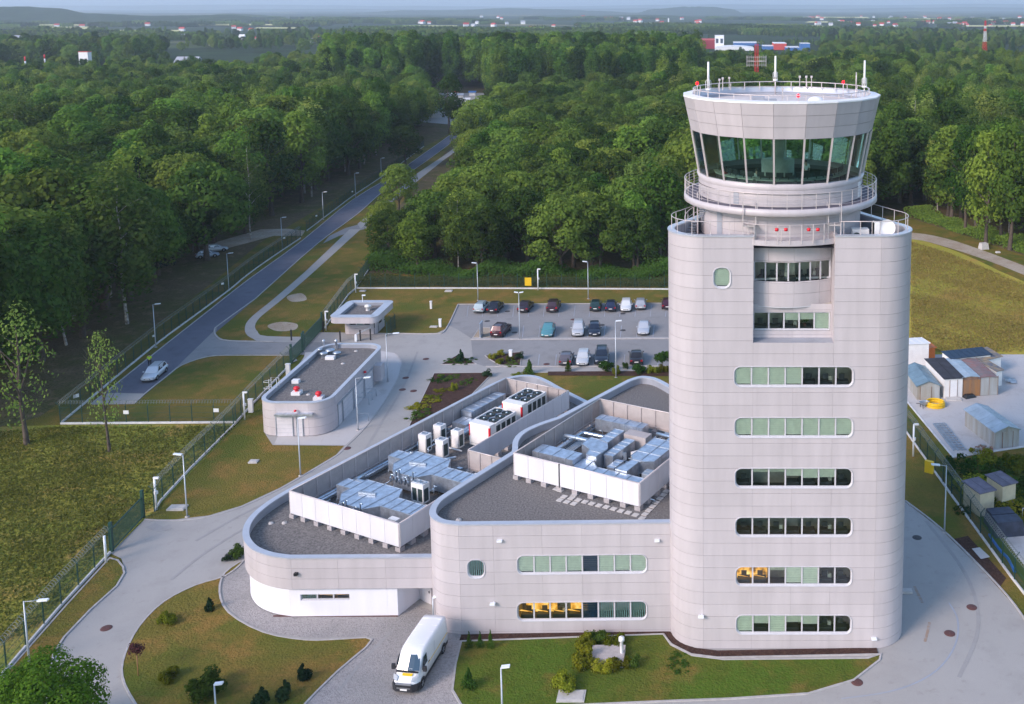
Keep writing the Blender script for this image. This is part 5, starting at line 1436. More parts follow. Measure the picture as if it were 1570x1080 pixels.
# small roof vents
for (px, py, zz, lab) in ((200, 875, LR, 'a'), (274, 873, LR, 'b')):
    x, y = G(360 + px / 3.6, 560 + py / 3.6, zz); MB().lathe((x, y, zz), [(.22, 0), (.2, .1), (.05, .14)], 10).build('roof_drain', M['slab'], label='pale roof drain on the nose of the low wing, %s one' % ('left' if lab == 'a' else 'right'), cat='drain')
x, y = G(640 + 228 / 3.6, 560 + 857 / 3.6, MR); MB().lathe((x, y, MR), [(.24, 0), (.2, .1), (.05, .14)], 10).build('roof_drain', M['slab'], label='pale roof drain near the rounded corner of the office block', cat='drain')

# -------- garage
GZ = 3.9
def rr_poly(x0, x1, y0, y1, r, k=7):
    return arc(x1 - r, y0 + r, r, -90, 0, k) + arc(x1 - r, y1 - r, r, 0, 90, k) + arc(x0 + r, y1 - r, r, 90, 180, k) + arc(x0 + r, y0 + r, r, 180, 270, k)
GA = empty('garage_building', (-46, 116, 0), 0, 'low garage building with rounded corners and a gravel roof, left of the driveway', 'building')
gx0, gx1, gy0, gy1 = -50.1, -42.1, 106.5, 126.3
gpoly = rr_poly(gx0, gx1, gy0, gy1, 2.2)
gpath = Wall(arc(gx0 + 2.2, gy0 + 2.2, 2.2, 180, 270, 7) + arc(gx1 - 2.2, gy0 + 2.2, 2.2, -90, 0, 7) + arc(gx1 - 2.2, gy1 - 2.2, 2.2, 0, 90, 7))
gq = gpath.S[7]; gq2 = gpath.S[8]; gq3 = gpath.S[15]; gq4 = gpath.S[16]
clad(GA, gpath, [0.08] + [GZ - .955 * k for k in range(3, 0, -1)] + [GZ], [0, gq, (gq + gq2) / 2, gq2, gq3] + steps(gq3, gq4, 3.1)[1:] + [gpath.L])
w3 = Wall(arc(gx1 - 2.2, gy1 - 2.2, 2.2, 90, 90, 1)[:1] + arc(gx0 + 2.2, gy1 - 2.2, 2.2, 90, 180, 7) + [(gx0, gy0 + 2.2)])
clad(GA, w3, [0.08, 2.0, GZ], steps(0, w3.L, 3.2))
parapet(GA, gpoly, GZ, GZ - .55, .4)
def gate(W, s0, s1, h, nm='door', mm='door'):
    m_ = MB(); wbox(m_, W, s0, s1, .05, h, 0, .04, 0); wbox(m_, W, s0 - .08, s0, .05, h + .08, 0, .09, 1); wbox(m_, W, s1, s1 + .08, .05, h + .08, 0, .09, 1); wbox(m_, W, s0 - .08, s1 + .08, h, h + .1, 0, .09, 1)
    for k in range(1, 5): wbox(m_, W, s0 + .03, s1 - .03, h * k / 5 - .01, h * k / 5 + .01, .04, .05, 1)
    return m_.build(nm, [M[mm], M['steel']], GA)
fs = gpath.near(-47.9)
gate(gpath, gpath.near(-48.2 + .35), gpath.near(-46.1), 2.25); gate(gpath, gpath.near(-45.6), gpath.near(-45.0), 2.25)
m_ = MB(); a = gpath.near(-47.8 + .1); wbox(m_, gpath, a - .1, a + 3.9, 2.55, 2.75, .03, .6); m_.build('canopy', M['galv'], GA)
m_ = MB(); x, y = gpath.at(gpath.near(-45.6), .3); m_.lathe((x, y, 2.95), [(.01, 0), (.16, .05), (.14, .2), (.01, .25)], 10); m_.build('alarm_lamp', M['red'], GA)
for k, (a, b) in enumerate(((.6, 1.7), (2.1, 5.2), (5.7, 8.8), (9.4, 12.2))): gate(gpath, gq3 + a, gq3 + b, 2.4)
m_ = MB(); wbox(m_, gpath, gq3 + .4, gq3 + 12.4, 2.52, 2.6, .02, .12); m_.build('lintel', M['steel'], GA)
m_ = MB(); wbox(m_, gpath, gq3 + 12.8, gq3 + 14.2, .6, 2.6, .02, .9); m_.build('meter_cabinet', M['clad'], GA)
m_ = MB(); x, y = gpath.at(gq3 + 9.2, .2); m_.lathe((x, y, 3.0), [(.01, 0), (.18, .05), (.16, .25), (.01, .3)], 10); m_.build('alarm_lamp', M['red'], GA)
def z8(x, y): return 380 + x / 3.857, 420 + y / 3.857
gr = GZ - .55
for (px, py, lab) in ((290, 712, 'left'), (420, 742, 'right')):
    x, y = G(*z8(px, py), gr); e = empty('roof_ventilator', (x, y, gr), 0, 'red domed ventilator on the near end of the garage roof, %s one' % lab, 'ventilator')
    MB().box((0, 0, .18), (1.0, .9, .36)).build('base', M['white'], e, world=False)
    MB().lathe((0, 0, .36), [(.2, 0), (.2, .15), (.32, .2), (.36, .40), (.24, .54), (.02, .6)], 16).build('dome', M['red'], e, world=False)
for (px, py, r, h, lab) in ((450, 445, .16, 1.3, 'left thin stack'), (523, 445, .16, 1.3, 'right thin stack'), (450, 495, .42, .7, 'left drum'), (488, 480, .5, .8, 'middle drum'), (528, 492, .42, .7, 'right drum'), (428, 480, .25, .9, 'white box')):
    x, y = G(*z8(px, py), gr); MB().lathe((x, y, gr), [(r * .8, 0), (r * .8, h * .7), (r * 1.15, h * .72), (r * 1.15, h * .9), (.02, h)], 14).build('roof_vent', M['galv'], label='metal vent at the far end of the garage roof, %s' % lab, cat='vent')
for (px, py, s1, lab) in ((285, 645, .8, 'beside the left ventilator'), (488, 505, 1.1, 'in front of the drum vents')):
    x, y = G(*z8(px, py), gr); MB().box((x, y, gr + .2), (s1, .6, .4)).build('roof_hatch', M['white'], label='white hatch box on the garage roof %s' % lab, cat='hatch')
for (px, py) in ((348, 533), (562, 532), (640, 458), (358, 715)):
    x, y = G(*z8(px, py), gr); MB().lathe((x, y, gr), [(.25, 0), (.2, .08), (.02, .1)], 10).build('roof_drain', M['slab'], label='pale drain disc on the garage roof, %s' % {348: 'left middle', 562: 'right middle', 640: 'far right corner'}.get(px, 'between the red ventilators'), cat='drain', group='drains on the garage roof')
x, y = G(*z8(130, 700), GZ)
e = empty('access_ladder', (gx0 - .3, gy0 + 4.6, 0), 0, 'white steel access ladder with hoops on the left side of the garage', 'ladder')
m_ = MB()
for dy in (-.3, .3): m_.tube([(0, dy, .2), (0, dy, GZ + 1.0), (.9, dy, GZ + 1.0), (.9, dy, GZ)], .035, 6)
for k in range(14): m_.bar((0, -.3, .3 + k * .3), (0, .3, .3 + k * .3), .03)
for k in range(4): m_.tube([(0, -.3, 2.3 + k * .75), (-.6, -.3, 2.3 + k * .75), (-.75, 0, 2.3 + k * .75), (-.6, .3, 2.3 + k * .75), (0, .3, 2.3 + k * .75)], .022, 5)
m_.build('ladder', M['white'], e, world=False)
# -------- gatehouse
GH = empty('gatehouse', (-50.6, 143.4, 0), 0, 'small flat roofed gatehouse with a deep overhanging roof beside the parking lot', 'building')
gb_ = rr_poly(-53.1, -48.4, 141.4, 145.9, .8); gt = rr_poly(-54.2, -47.4, 138.9, 147.2, 1.0)
GW = Wall(arc(-52.3, 142.2, .8, 180, 270, 5) + arc(-49.2, 142.2, .8, -90, 0, 5) + arc(-49.2, 145.1, .8, 0, 90, 5) + arc(-52.3, 145.1, .8, 90, 180, 5), closed=True)
g0, g1 = GW.near(-52.29), GW.near(-49.21)
wz = 1.75
o1 = rrect((g0 + g1) / 2, wz, 3.1, .9, .02); s5 = GW.S[6] + 2.2
clad(GH, GW, [0.05, .95, 2.5], [0, g0, (g0 + g1) / 2, g1, GW.S[11], GW.S[12], GW.S[17], GW.L], openings=[o1])
window(GH, GW, (g0 + g1) / 2, wz, 3.05, .85, 'ovo', r=.02, lip=False, room=1.8)
tw_ = Wall(gt, closed=True); clad(GH, tw_, [2.45, 3.4], steps(0, tw_.L, 3.0))
MB().sheet(offset_poly(gt, .03), 2.46).build('soffit', M['screen'], GH)
ring_band(offset_poly(gt, -.04), offset_poly(gt, 1.15), 3.32, 3.42).build('coping', M['coping'], GH)
wq = offset_poly(gt, 1.12); mb = MB(); n = len(wq); mb.add([(x, y, 2.9) for x, y in wq] + [(x, y, 3.33) for x, y in wq], [(n + i, n + (i + 1) % n, (i + 1) % n, i) for i in range(n)]); mb.build('parapet_lining', M['parin'], GH)
MB().sheet(offset_poly(gt, 1.0), 2.95).build('roof', M['gravel'], GH)
x, y = -50.2, 143.6; MB().lathe((x, y, 2.95), [(.3, 0), (.3, .5), (.5, .55), (.45, .8), (.02, .9)], 12).build('roof_vent', M['unit'], label='white vent cowl in the sunken gatehouse roof', cat='vent')
m_ = MB(); s_ = GW.S[6] + .5; wbox(m_, GW, s_, s_ + 1.0, .05, 2.1, 0, .03); m_.build('door', M['carglass'], GH)
m_ = MB(); wbox(m_, GW, s_ + 1.4, s_ + 2.5, 1.2, 2.2, 0, .03); m_.build('side_window', M['carglass'], GH)
m_ = MB(); x, y = G(556, 463, 3.4); m_.bar((x, y, 3.3), (x, y, 4.4), .07); m_.box((x + .2, y, 4.4), (.5, .2, .15)); m_.build('camera_pole', M['lamphead'], label='short camera mast at the rear edge of the gatehouse roof', cat='camera')
# ================================================================ fences
wire = MB(); BAY = 2.5; FH = 2.05
for k in range(26): x = .06 + k * (BAY - .12) / 25; wire.b2(x - .005, x + .005, -.005, .005, .12, FH)
for z in (.15, .7, 1.3, FH - .03): wire.b2(.05, BAY - .05, -.012, .012, z - .01, z + .01)
WIREM = wire.mesh('mesh_panel', M['green'])
def post_mesh(kind):
    m_ = MB(); m_.b2(-.04, .04, -.04, .04, 0, 2.2)
    if kind == 'y': m_.bar((0, 0, 2.15), (0, -.38, 2.6), .05); m_.bar((0, 0, 2.15), (0, .38, 2.6), .05)
    else: m_.bar((0, 0, 2.15), (0, .32, 2.6), .05)
    return m_.mesh('post', M['green'])
POSTY, POST1 = post_mesh('y'), post_mesh('1')
def razor(parent, W, off, z, r=.24, pitch=.32):
    m_ = MB(); n = int(W.L / pitch); pts = []
    for i in range(n * 6):
        t = i * pitch / 6; a = 2 * PI * i / 6; x, y = W.at(min(t, W.L), off + r * math.cos(a)); pts.append((x, y, z + r * math.sin(a)))
    m_.tube(pts, .016, 3, caps=False, smooth=False)
    for o_ in (-.3, 0, .3):
        m_.tube([W.xyz(t, z - .1 + abs(o_) * .4, off + o_) for t in W.S], .01, 3, caps=False)
    b = m_.build('razor_wire', M['razor'], parent, kind='stuff')
def fence(pts, label, kind='y', coil=True, plinth=True, bay=BAY, maxn=300, gaps=()):
    W = Wall(pts); e = empty('perimeter_fence', (pts[0][0], pts[0][1], 0), 0, label, 'fence')
    k = max(1, round(W.L / bay))
    for i in range(k + 1):
        t = W.L * i / k; x, y = W.at(t); x2, y2 = W.at(min(W.L, t + .5)); x1, y1 = W.at(max(0, t - .5)); a = math.atan2(y2 - y1, x2 - x1)
        inst('post', POSTY if kind == 'y' else POST1, e, (x - pts[0][0], y - pts[0][1], 0), a)
        if i < k:
            x3, y3 = W.at(W.L * (i + 1) / k); o = inst('mesh_panel', WIREM, e, (x - pts[0][0], y - pts[0][1], 0), math.atan2(y3 - y, x3 - x)); o.scale = (math.hypot(x3 - x, y3 - y) / BAY, 1, 1)
    if coil: razor(e, W, 0 if kind == 'y' else -.28, 2.5)
    if plinth:
        o = strip('plinth', [W.at(t) for t in W.S], .13, 0.0, .24, M['whitekerb'], kind=None); o.parent = e; o.location = (-pts[0][0], -pts[0][1], 0)
    return e
F1 = gp([(237, 785), (246, 770), (292, 720), (356, 656), (388, 620), (445, 560)])
fence(F1, 'green perimeter fence with razor wire from the left gate up past the garage')
fence(gp([(-95, 1150), (7, 1032), (90, 935), (169, 849)]), 'green perimeter fence with razor wire at the lower left below the gate')
fence(gp([(497, 505), (534, 453), (546, 443)]), 'short green fence between the entrance gate and the back corner')
fence(gp([(546, 443), (575, 400), (600, 372)]), 'green fence running from the back corner into the trees', coil=False)
fence(gp([(546, 443), (700, 443), (850, 443.5), (1030, 444.5), (1200, 446)]), 'long green fence behind the parking lot', coil=False)
fence(smooth(gp([(93, 650.5), (233, 534), (300, 484), (351, 446), (380, 422), (420, 393.5), (461, 366)]), 3), 'green fence with razor wire along the left side of the access road', )
fence(gp([(470, 355), (540, 302), (606, 258), (650, 225)]), 'green fence along the far stretch of the access road', coil=False)
fence(gp([(93, 651), (230, 650), (362, 649)]), 'green fence closing off the end of the access road', kind='1')
fence(gp([(1389, 663), (1456, 757), (1550, 886), (1600, 950), (1700, 1080)]), 'green perimeter fence with forked posts and razor wire right of the tower')
def sliding_gate(a, b, label, hh=2.0):
    e = empty('sliding_gate', (a[0], a[1], 0), 0, label, 'gate'); m_ = MB()
    a, b = Vector((*a, 0)), Vector((*b, 0)); d = b - a
    for z in (.15, hh): m_.bar(a + Vector((0, 0, z)), b + Vector((0, 0, z)), .1)
    k = int(d.length / .14)
    for i in range(k + 1): p = a + d * i / k; m_.bar(p + Vector((0, 0, .15)), p + Vector((0, 0, hh)), .03)
    m_.build('gate_leaf', M['green'], e)
    for p in (a, b): MB().b2(p.x - .12, p.x + .12, p.y - .12, p.y + .12, 0, 2.7).build('gate_post', M['green'], e)
    return e
sliding_gate(G(172, 846), G(220, 794), 'green sliding gate across the left exit drive')
sliding_gate(G(466, 537), G(494, 506), 'green sliding gate across the entrance road by the garage')
sliding_gate(G(447, 558), G(464, 540), 'short green gate leaf just south of the entrance road')
# lift barrier at the gatehouse
a = G(*z8(640, 400)); b = G(*z8(662, 372))
e = empty('lift_barrier', (a[0], a[1], 0), 0, 'white lift barrier arm in front of the gatehouse', 'barrier')
MB().box((a[0], a[1], .5), (.3, .3, 1.0)).build('cabinet', M['lamphead'], e)
MB().bar((a[0], a[1], 1.0), (a[0] + 1.3, a[1] + 3.4, 1.15), .12, .14).build('arm', M['white'], e)
for i, (px, py) in enumerate(((547, 403), (666, 398), (726, 393), (258, 395), (446, 345))):
    x, y = G(*z8(px, py)); MB().b2(x - .08, x + .08, y - .08, y + .08, 0, 1.6).build('bollard', M['black'], label='dark square post near the gatehouse, %s' % ('left of the building', 'below its window', 'at its right corner', 'on the pavement outside the fence', 'tall one by the fence')[i], cat='post')
x0, y0 = G(*z8(822, 372)); x1, y1 = G(*z8(872, 325))
fence([(x0, y0), (x1, y1)], 'small green side gate right of the gatehouse', coil=False, plinth=False, kind='1', bay=1.5)
# signs on the fences
def fsign(px, py, pyg, pxg, label, w_=.6, h=.42, m='white', ang=0.0, d=.03, name='warning_sign'):
    x, y = G(pxg, pyg); z = AT(px, py, y)[2]
    return MB().box((x, y - .06, z), (w_, d, h), ang).build(name, M[m], label=label, cat='sign')
fsign(195, 632, 650.5, 195, 'blank white sign on the fence at the road end, left one')
fsign(333, 629, 649.5, 333, 'blank white sign on the fence at the road end, right one')
fsign(119, 607, 629, 119, 'white sign on the road fence near its lower corner', ang=.9)
fsign(237, 515, 531, 237, 'small white sign on the road fence by the lower lamp', .4, .3, ang=.9)
fsign(343, 435, 461, 343, 'small white sign on the road fence by the second lamp', .4, .3, ang=.9)
fsign(437, 365, 384, 437, 'small white sign on the road fence before the forest track', .4, .3, ang=.9)
fsign(486, 331, 345, 486, 'small white sign on the far road fence, nearer one', .4, .3, ang=.9)
fsign(541, 294, 306, 541, 'small white sign on the far road fence, farther one', .4, .3, ang=.9)
fsign(810, 432, 443.5, 810, 'yellow notice on the fence behind the parking lot', 1.1, 1.4, 'yellow')
x, y = G(1424, 745); z = AT(1427, 716, y)[2]
MB().box((x, y, z), (.85, .35, 1.2), -.55).build('yellow_sign_box', M['yellow'], label='bright yellow box on the fence right of the tower', cat='box')
# ================================================================ lamps and camera posts
def lamp(px0, py0, px1, py1, label, arm=0.0, double=False, h=None, headl=.75):
    x, y = G(px0, py0); z = h or AT(px1, py1, y)[2]
    e = empty('street_lamp', (x, y, 0), 0, label, 'street lamp')
    MB().tube([(0, 0, 0), (0, 0, .9), (0, 0, z)], [.085, .075, .045], 8).build('pole', M['steel'], e, world=False)
    MB().lathe((0, 0, 0), [(.2, 0), (.2, .06), (.1, .1)], 10).build('base', M['kerb'], e, world=False)
    sgn = 1 if arm >= 0 else -1; L_ = abs(arm)
    def head(dx, dy, x0):
        m_ = MB(); m_.bar((x0 + dx * .0, dy, z + .05), (x0 + sgn * headl, dy, z + .12), .26, .10); m_.build('lamp_head', M['lamphead'], e, world=False)
    if L_ > 0: MB().tube([(0, 0, z - .05), (sgn * L_, 0, z + .05)], .03, 6).build('arm', M['steel'], e, world=False)
    if double:
        for s_ in (-1, 1):
            m_ = MB(); m_.bar((s_ * .1, 0, z + .02), (s_ * .65, 0, z + .1), .26, .1); m_.build('lamp_head', M['lamphead'], e, world=False)
    else: head(0, 0, sgn * L_)
    return e
for a in ((287, 793, 285, 698, 'steel street lamp on the lawn right of the left exit gate', -.1),
          (460.8, 730, 458, 642, 'steel street lamp on the lawn in front of the garage door', .1),
          (549, 660, 546, 580, 'steel street lamp beside the garage on the concrete apron', .9),
          (594.7, 586, 593, 512, 'steel street lamp on the driveway bend right of the garage', .9),
          (733, 461, 733, 404, 'tall lamp behind the first cars of the rear parking row', -.1),
          (902, 458.5, 901, 402, 'tall lamp behind the middle of the rear parking row', -.1),
          (239, 533, 236, 467, 'road lamp nearest the road end, on the fence side', .3),
          (351, 446, 350, 389, 'second road lamp counting up from the road end', .3),
          (433, 382, 433, 334, 'third road lamp counting up from the road end', .3),
          (496, 337, 495, 295, 'fourth road lamp counting up from the road end', .3),
          (545.4, 303.5, 545, 266, 'fifth road lamp, by the dark forest edge', .3),
          (585, 275, 585, 243, 'sixth and farthest road lamp', .3),
          (45.5, 1024, 37, 922, 'street lamp at the lower left inside the fence, arm pointing right', 1.0),
          (1448, 817, 1450, 714, 'street lamp right of the tower, head pointing left', -.6),
          (944.5, 579.5, 944, 493, 'lamp with a post top head in front of the parking front row', .05)):
    lamp(*a[:5], arm=a[5])
lamp(797, 521, 797, 449, 'twin headed lamp on the parking island', double=True)
lamp(333, 1120, 336, 1050, 'lamp rising from the bottom edge on the left lawn', arm=.02, headl=.55)
lamp(771, 1126, 773, 1024, 'lamp rising from the bottom edge on the right lawn', arm=.02, headl=.55)
lamp(665, 961, 664, 917, 'short wall side lamp at the entrance recess', arm=.02, headl=.3)
def campost(px0, py0, px1, py1, label, cam_=True):
    x, y = G(px0, py0); z = AT(px1, py1, y)[2]; e = empty('camera_post', (x, y, 0), 0, label, 'camera post')
    MB().tube([(0, 0, 0), (0, 0, z)], .1, 8).build('pole', M['lamphead'], e, world=False)
    if cam_:
        MB().box((.22, -.1, z + .05), (.5, .18, .16)).bar((0, 0, z * .55), (.18, -.1, z * .55), .3, .3).build('camera', M['white'], e, world=False)
        MB().tube([(0, 0, z), (0, 0, z + .35)], .03, 5).build('spike', M['black'], e, world=False)
campost(163, 864, 160, 822, 'white plain gate post beside the lower end of the left gate', False)
campost(240, 782, 238, 733, 'white camera mast beside the upper end of the left gate')
campost(375.5, 643, 373, 602, 'white camera mast on the fence line near the road end')
campost(545.5, 449, 545, 421, 'white camera mast at the back fence corner')
campost(825, 445, 824.5, 413, 'white camera mast on the back fence behind the parking')
campost(1400, 700, 1398, 651, 'white camera mast on the fence just right of the tower')
campost(500, 507, 500, 478, 'white camera mast by the fence left of the gatehouse')
for px, py, h, w_, lab in ((385, 633, 1.6, .5, 'small white equipment cabinet next to the camera mast by the fence'), (239, 600, 0, 0, ''), (675, 502, 1.2, .35, 'white marker post at the left end of the parking lot'), (661, 474, 1.2, .3, 'white marker post on the grass behind the parking'), (783, 553, 1.4, .4, 'white post standing in the planting bed by the parking'), (442, 576, 1.5, .5, 'white cabinet at the garage corner near the fence')):
    if h == 0: continue
    x, y = G(px, py); MB().b2(x - w_ / 2, x + w_ / 2, y - .15, y + .15, .05, h).box((x, y, h + .04), (w_ + .08, .4, .08)).build('utility_cabinet', M['white'], label=lab, cat='cabinet')
# sign board on the parking island and small board
x, y = G(738, 517); e = empty('information_board', (x, y, .1), 0, 'tilted blue green board on the bare bed at the parking entry', 'sign')
MB().box((0, 0, 1.1), (.18, 1.6, 2.0)).build('panel', M['galv'], e, world=False); MB().b2(-.15, .15, -.9, .9, 0, .12).build('foot', M['kerb'], e, world=False)
# bike hoops beside the garage
for i, (px, py) in enumerate(((568, 608), (562, 614), (557, 621), (556, 646))):
    x, y = G(px, py); m_ = MB(); m_.tube([(x - .7, y, 0), (x - .7, y, .95), (x + .7, y, .95), (x + .7, y, 0)], .04, 6)
    m_.build('protection_hoop', M['steel'], label='steel protection hoop beside the garage, %s' % ('farthest of the cluster of three', 'middle of the cluster of three', 'nearest of the cluster of three', 'single one nearest the apron lamp')[i], cat='hoop')
# manhole covers
mh = MB().lathe((0, 0, 0), [(.02, .03), (.32, .03), (.33, .026), (.40, .02), (.42, 0)], 20).mesh('manhole_cover', M['iron'])
mg = MB().lathe((0, 0, 0), [(.02, .03), (.32, .03), (.33, .026), (.40, .02), (.42, 0)], 20).mesh('manhole_cover', M['ironp'])
for i, (px, py, g, lab) in enumerate(((163, 964, 0, 'in the drive below the left exit gate'), (532, 688, 0, 'at the lawn tip in front of the garage'), (622, 580, 0, 'upper left of three in the drive'), (617, 598, 0, 'lower left of three in the drive'), (634, 600, 0, 'lower right of three in the drive'), (653, 551, 0, 'in the drive at the entrance to the parking'), (1406, 825, 1, 'right of the tower, upper one'), (1490, 932, 0, 'right of the tower, middle one'), (1456, 972, 0, 'right of the tower, lower one'), (1314, 1047, 0, 'near the tip of the tower lawn'), (778, 478, 1, 'dark one in the rear parking lane'), (789, 510.5, 1, 'dark one in the middle bays'), (747, 493, 1, 'dark one in the lane near the board'), (879, 490.5, 0, 'in the middle of the parking lane'), (923, 499, 1, 'in the lane behind the navy car'), (955, 481.5, 1, 'below the white car of the rear row'), (955, 507, 1, 'left of the far silver car'), (838, 559, 0, 'in a front row bay'), (778, 501.5, 1, 'small one behind the suv'))):
    x, y = G(px, py); o = bpy.data.objects.new('manhole_cover', mg if g else mh); COL.objects.link(o); o.location = (x, y, .034)
    tag(o, 'round %s manhole cover %s' % ('dark' if g else 'rust red', lab), 'manhole cover')
for px, py, w_, d_, lab in ((272, 780, 1.6, 1.0, 'pale concrete hatch on the lawn by the left gate'), (876, 1070, 1.9, 1.2, 'pale concrete hatch at the bottom edge of the tower lawn'), (389, 709, .9, .7, 'small concrete hatch on the lawn in front of the garage'), (1390, 908, .9, .6, 'white kerb plate on the drive beside the tower'), (688, 447, 1.2, .9, 'pale concrete lid on the grass behind the parking'), (665, 502, 1.1, .6, 'concrete lid beside the marker post'), (556, 447, 1.0, .7, 'concrete lid at the back fence corner')):
    x, y = G(px, py); m_ = MB(); m_.b2(x - w_ / 2, x + w_ / 2, y - d_ / 2, y + d_ / 2, 0, .16); m_.b2(x - w_ / 2 + .12, x + w_ / 2 - .12, y - d_ / 2 + .12, y + d_ / 2 - .12, .16, .2)
    m_.build('concrete_hatch', M['slab'], label=lab, cat='hatch')
x, y = G(932, 1012); e = empty('ventilation_shaft', (x, y, 0), 0, 'concrete shaft cover with a white vent pipe, half hidden by shrubs on the tower lawn', 'vent shaft')
MB().b2(-1.2, 1.2, -1.0, 1.0, 0, .5).build('slab', M['block'], e, world=False); MB().lathe((1.0, .1, .5), [(.12, 0), (.12, .9), (.22, .95), (.2, 1.2), (.02, 1.25)], 12).build('vent_pipe', M['white'], e, world=False)
# ================================================================ vehicles
def loft(mb, secs, mi=0, smooth_=True, capf=True, capr=True):
    n = len(secs[0]); vs = [p for s_ in secs for p in s_]; k = len(secs); fs = []
    for i in range(k - 1):
        for j in range(n - 1): fs.append((i * n + j, (i + 1) * n + j, (i + 1) * n + j + 1, i * n + j + 1))
    b = len(mb.v); mb.add(vs, fs, mi, smooth_)
    if capr: mb.f.append(tuple(b + j for j in range(n))); mb.m.append(mi); mb.sm.append(False)
    if capf: mb.f.append(tuple(b + (k - 1) * n + j for j in reversed(range(n)))); mb.m.append(mi); mb.sm.append(False)
def wheel(e, x, y, r=.32, w_=.21, name='wheel'):
    s_ = 1 if y > 0 else -1
    t = MB(); t.lathe((0, 0, 0), [(r * .62, -w_ / 2), (r * .94, -w_ / 2), (r, -w_ / 2 + .04), (r, w_ / 2 - .04), (r * .94, w_ / 2), (r * .62, w_ / 2)], 20)
    o = t.build('wheel', M['tyre'], e, world=False); o.location = (x, y, r); o.rotation_euler = (RAD(90), 0, 0)
    q = MB(); q.lathe((0, 0, -s_ * (w_ / 2 - .03)), [(.02, -s_ * .02), (r * .18, -s_ * .02), (r * .2, 0), (r * .62, 0)], 16)
    for k in range(5): a = 2 * PI * k / 5; q.bar((0, 0, -s_ * (w_ / 2 - .01)), (r * .6 * math.cos(a), r * .6 * math.sin(a), -s_ * (w_ / 2 - .01)), .07, .03)
    q.build('rim', M['rim'], o, world=False)
PAINT = {}
def paint(c):
    if c not in PAINT: PAINT[c] = mat('car_paint', c, rough=.28, metal=.25, var=.0, coat=.6)
    return PAINT[c]
def car(x, y, ang, col, label, kind='hatch', z=0.035, group=None):
    """x forward is the car's nose"""
    L_, Wd, H_ = {'hatch': (4.1, 1.74, 1.46), 'sedan': (4.6, 1.80, 1.43), 'wagon': (4.65, 1.80, 1.46), 'suv': (4.5, 1.86, 1.66), 'mpv': (4.4, 1.80, 1.62)}[kind]
    e = empty('parked_car', (x, y, z), ang, label, 'car', group); h = L_ / 2; bel = H_ * .60; w2 = Wd / 2
    pm_ = paint(col)
    def sec(xx, zb, zs, wb, ws, zt, wt):
        half = [(-wb * .8, zb), (-wb, zb + .12), (-ws, zs * .55 + zb * .45), (-ws * .985, zs - .05), (-wt, zt), (0, zt + .03)]
        return [(xx, a, b) for a, b in half] + [(xx, -a, b) for a, b in half[-2::-1]]
    hood = bel - .10 if kind != 'suv' else bel - .04
    ss = [sec(-h, .42, bel - .14, w2 * .80, w2 * .86, bel - .08, w2 * .62), sec(-h + .10, .28, bel - .06, w2 * .92, w2 * .95, bel - .0, w2 * .74), sec(-h + .6, .22, bel, w2 * .97, w2, bel + .02, w2 * .82),
          sec(-.3, .20, bel, w2 * .97, w2, bel + .03, w2 * .84), sec(h * .40, .20, bel - .02, w2 * .97, w2, bel + .0, w2 * .82), sec(h * .72, .22, hood - .06, w2 * .96, w2 * .97, hood + .0, w2 * .74),
          sec(h - .14, .26, hood - .16, w2 * .88, w2 * .90, hood - .12, w2 * .62), sec(h, .34, hood - .26, w2 * .70, w2 * .74, hood - .22, w2 * .5)]
    m_ = MB(); loft(m_, ss)
    # cabin: roof shell with tapered sides
    rx = {'hatch': (-h + .28, -h + .72, h * .12, h * .46), 'sedan': (-h + .85, -h + 1.45, h * .12, h * .44), 'wagon': (-h + .2, -h + .62, h * .12, h * .44), 'suv': (-h + .2, -h + .55, h * .12, h * .42), 'mpv': (-h + .16, -h + .5, h * .2, h * .56)}[kind]
    zb_, zr = bel + .0, H_ - .03; wt, wb = w2 * .70, w2 * .86
    def cs(xx, zt, wt_): return [(xx, -wb, zb_), (xx, -wt_, zt), (xx, -wt_ * .8, zt + .03), (xx, 0, zt + .045), (xx, wt_ * .8, zt + .03), (xx, wt_, zt), (xx, wb, zb_)]
    cb = MB()
    loft(m_, [cs(rx[0], zb_ + .02, wb * .98), cs(rx[1], zr - .02, wt), cs((rx[1] + rx[2]) / 2, zr + .01, wt * 1.02), cs(rx[2], zr - .04, wt), cs(rx[3], zb_ + .02, wb * .98)], smooth_=False)
    m_.build('body', pm_, e, world=False)
    # glazing, set a few millimetres proud of the shell
    def lerp3(a, b, t): return tuple(a[i] + (b[i] - a[i]) * t for i in range(3))
    def glass(q, inset=(.06, .94, .10, .90), nm='windscreen'):
        g = MB(); a, b, c, d = [Vector(v_) for v_ in q]; nn = (b - a).cross(d - a).normalized() * .008
        def P(u, v_): return (a.lerp(b, u)).lerp(d.lerp(c, u), v_) + nn
        u0, u1, v0, v1 = inset
        g.add([P(u0, v0), P(u1, v0), P(u1, v1), P(u0, v1)], [(0, 1, 2, 3)]); g.build(nm, M['carglass'], e, world=False)
    glass([(rx[3], -wb, zb_ + .02), (rx[3], wb, zb_ + .02), (rx[2], wt, zr - .04), (rx[2], -wt, zr - .04)])
    glass([(rx[0], wb, zb_ + .02), (rx[0], -wb, zb_ + .02), (rx[1], -wt, zr - .02), (rx[1], wt, zr - .02)], nm='rear_window')
    mid = (rx[1] + rx[2]) / 2
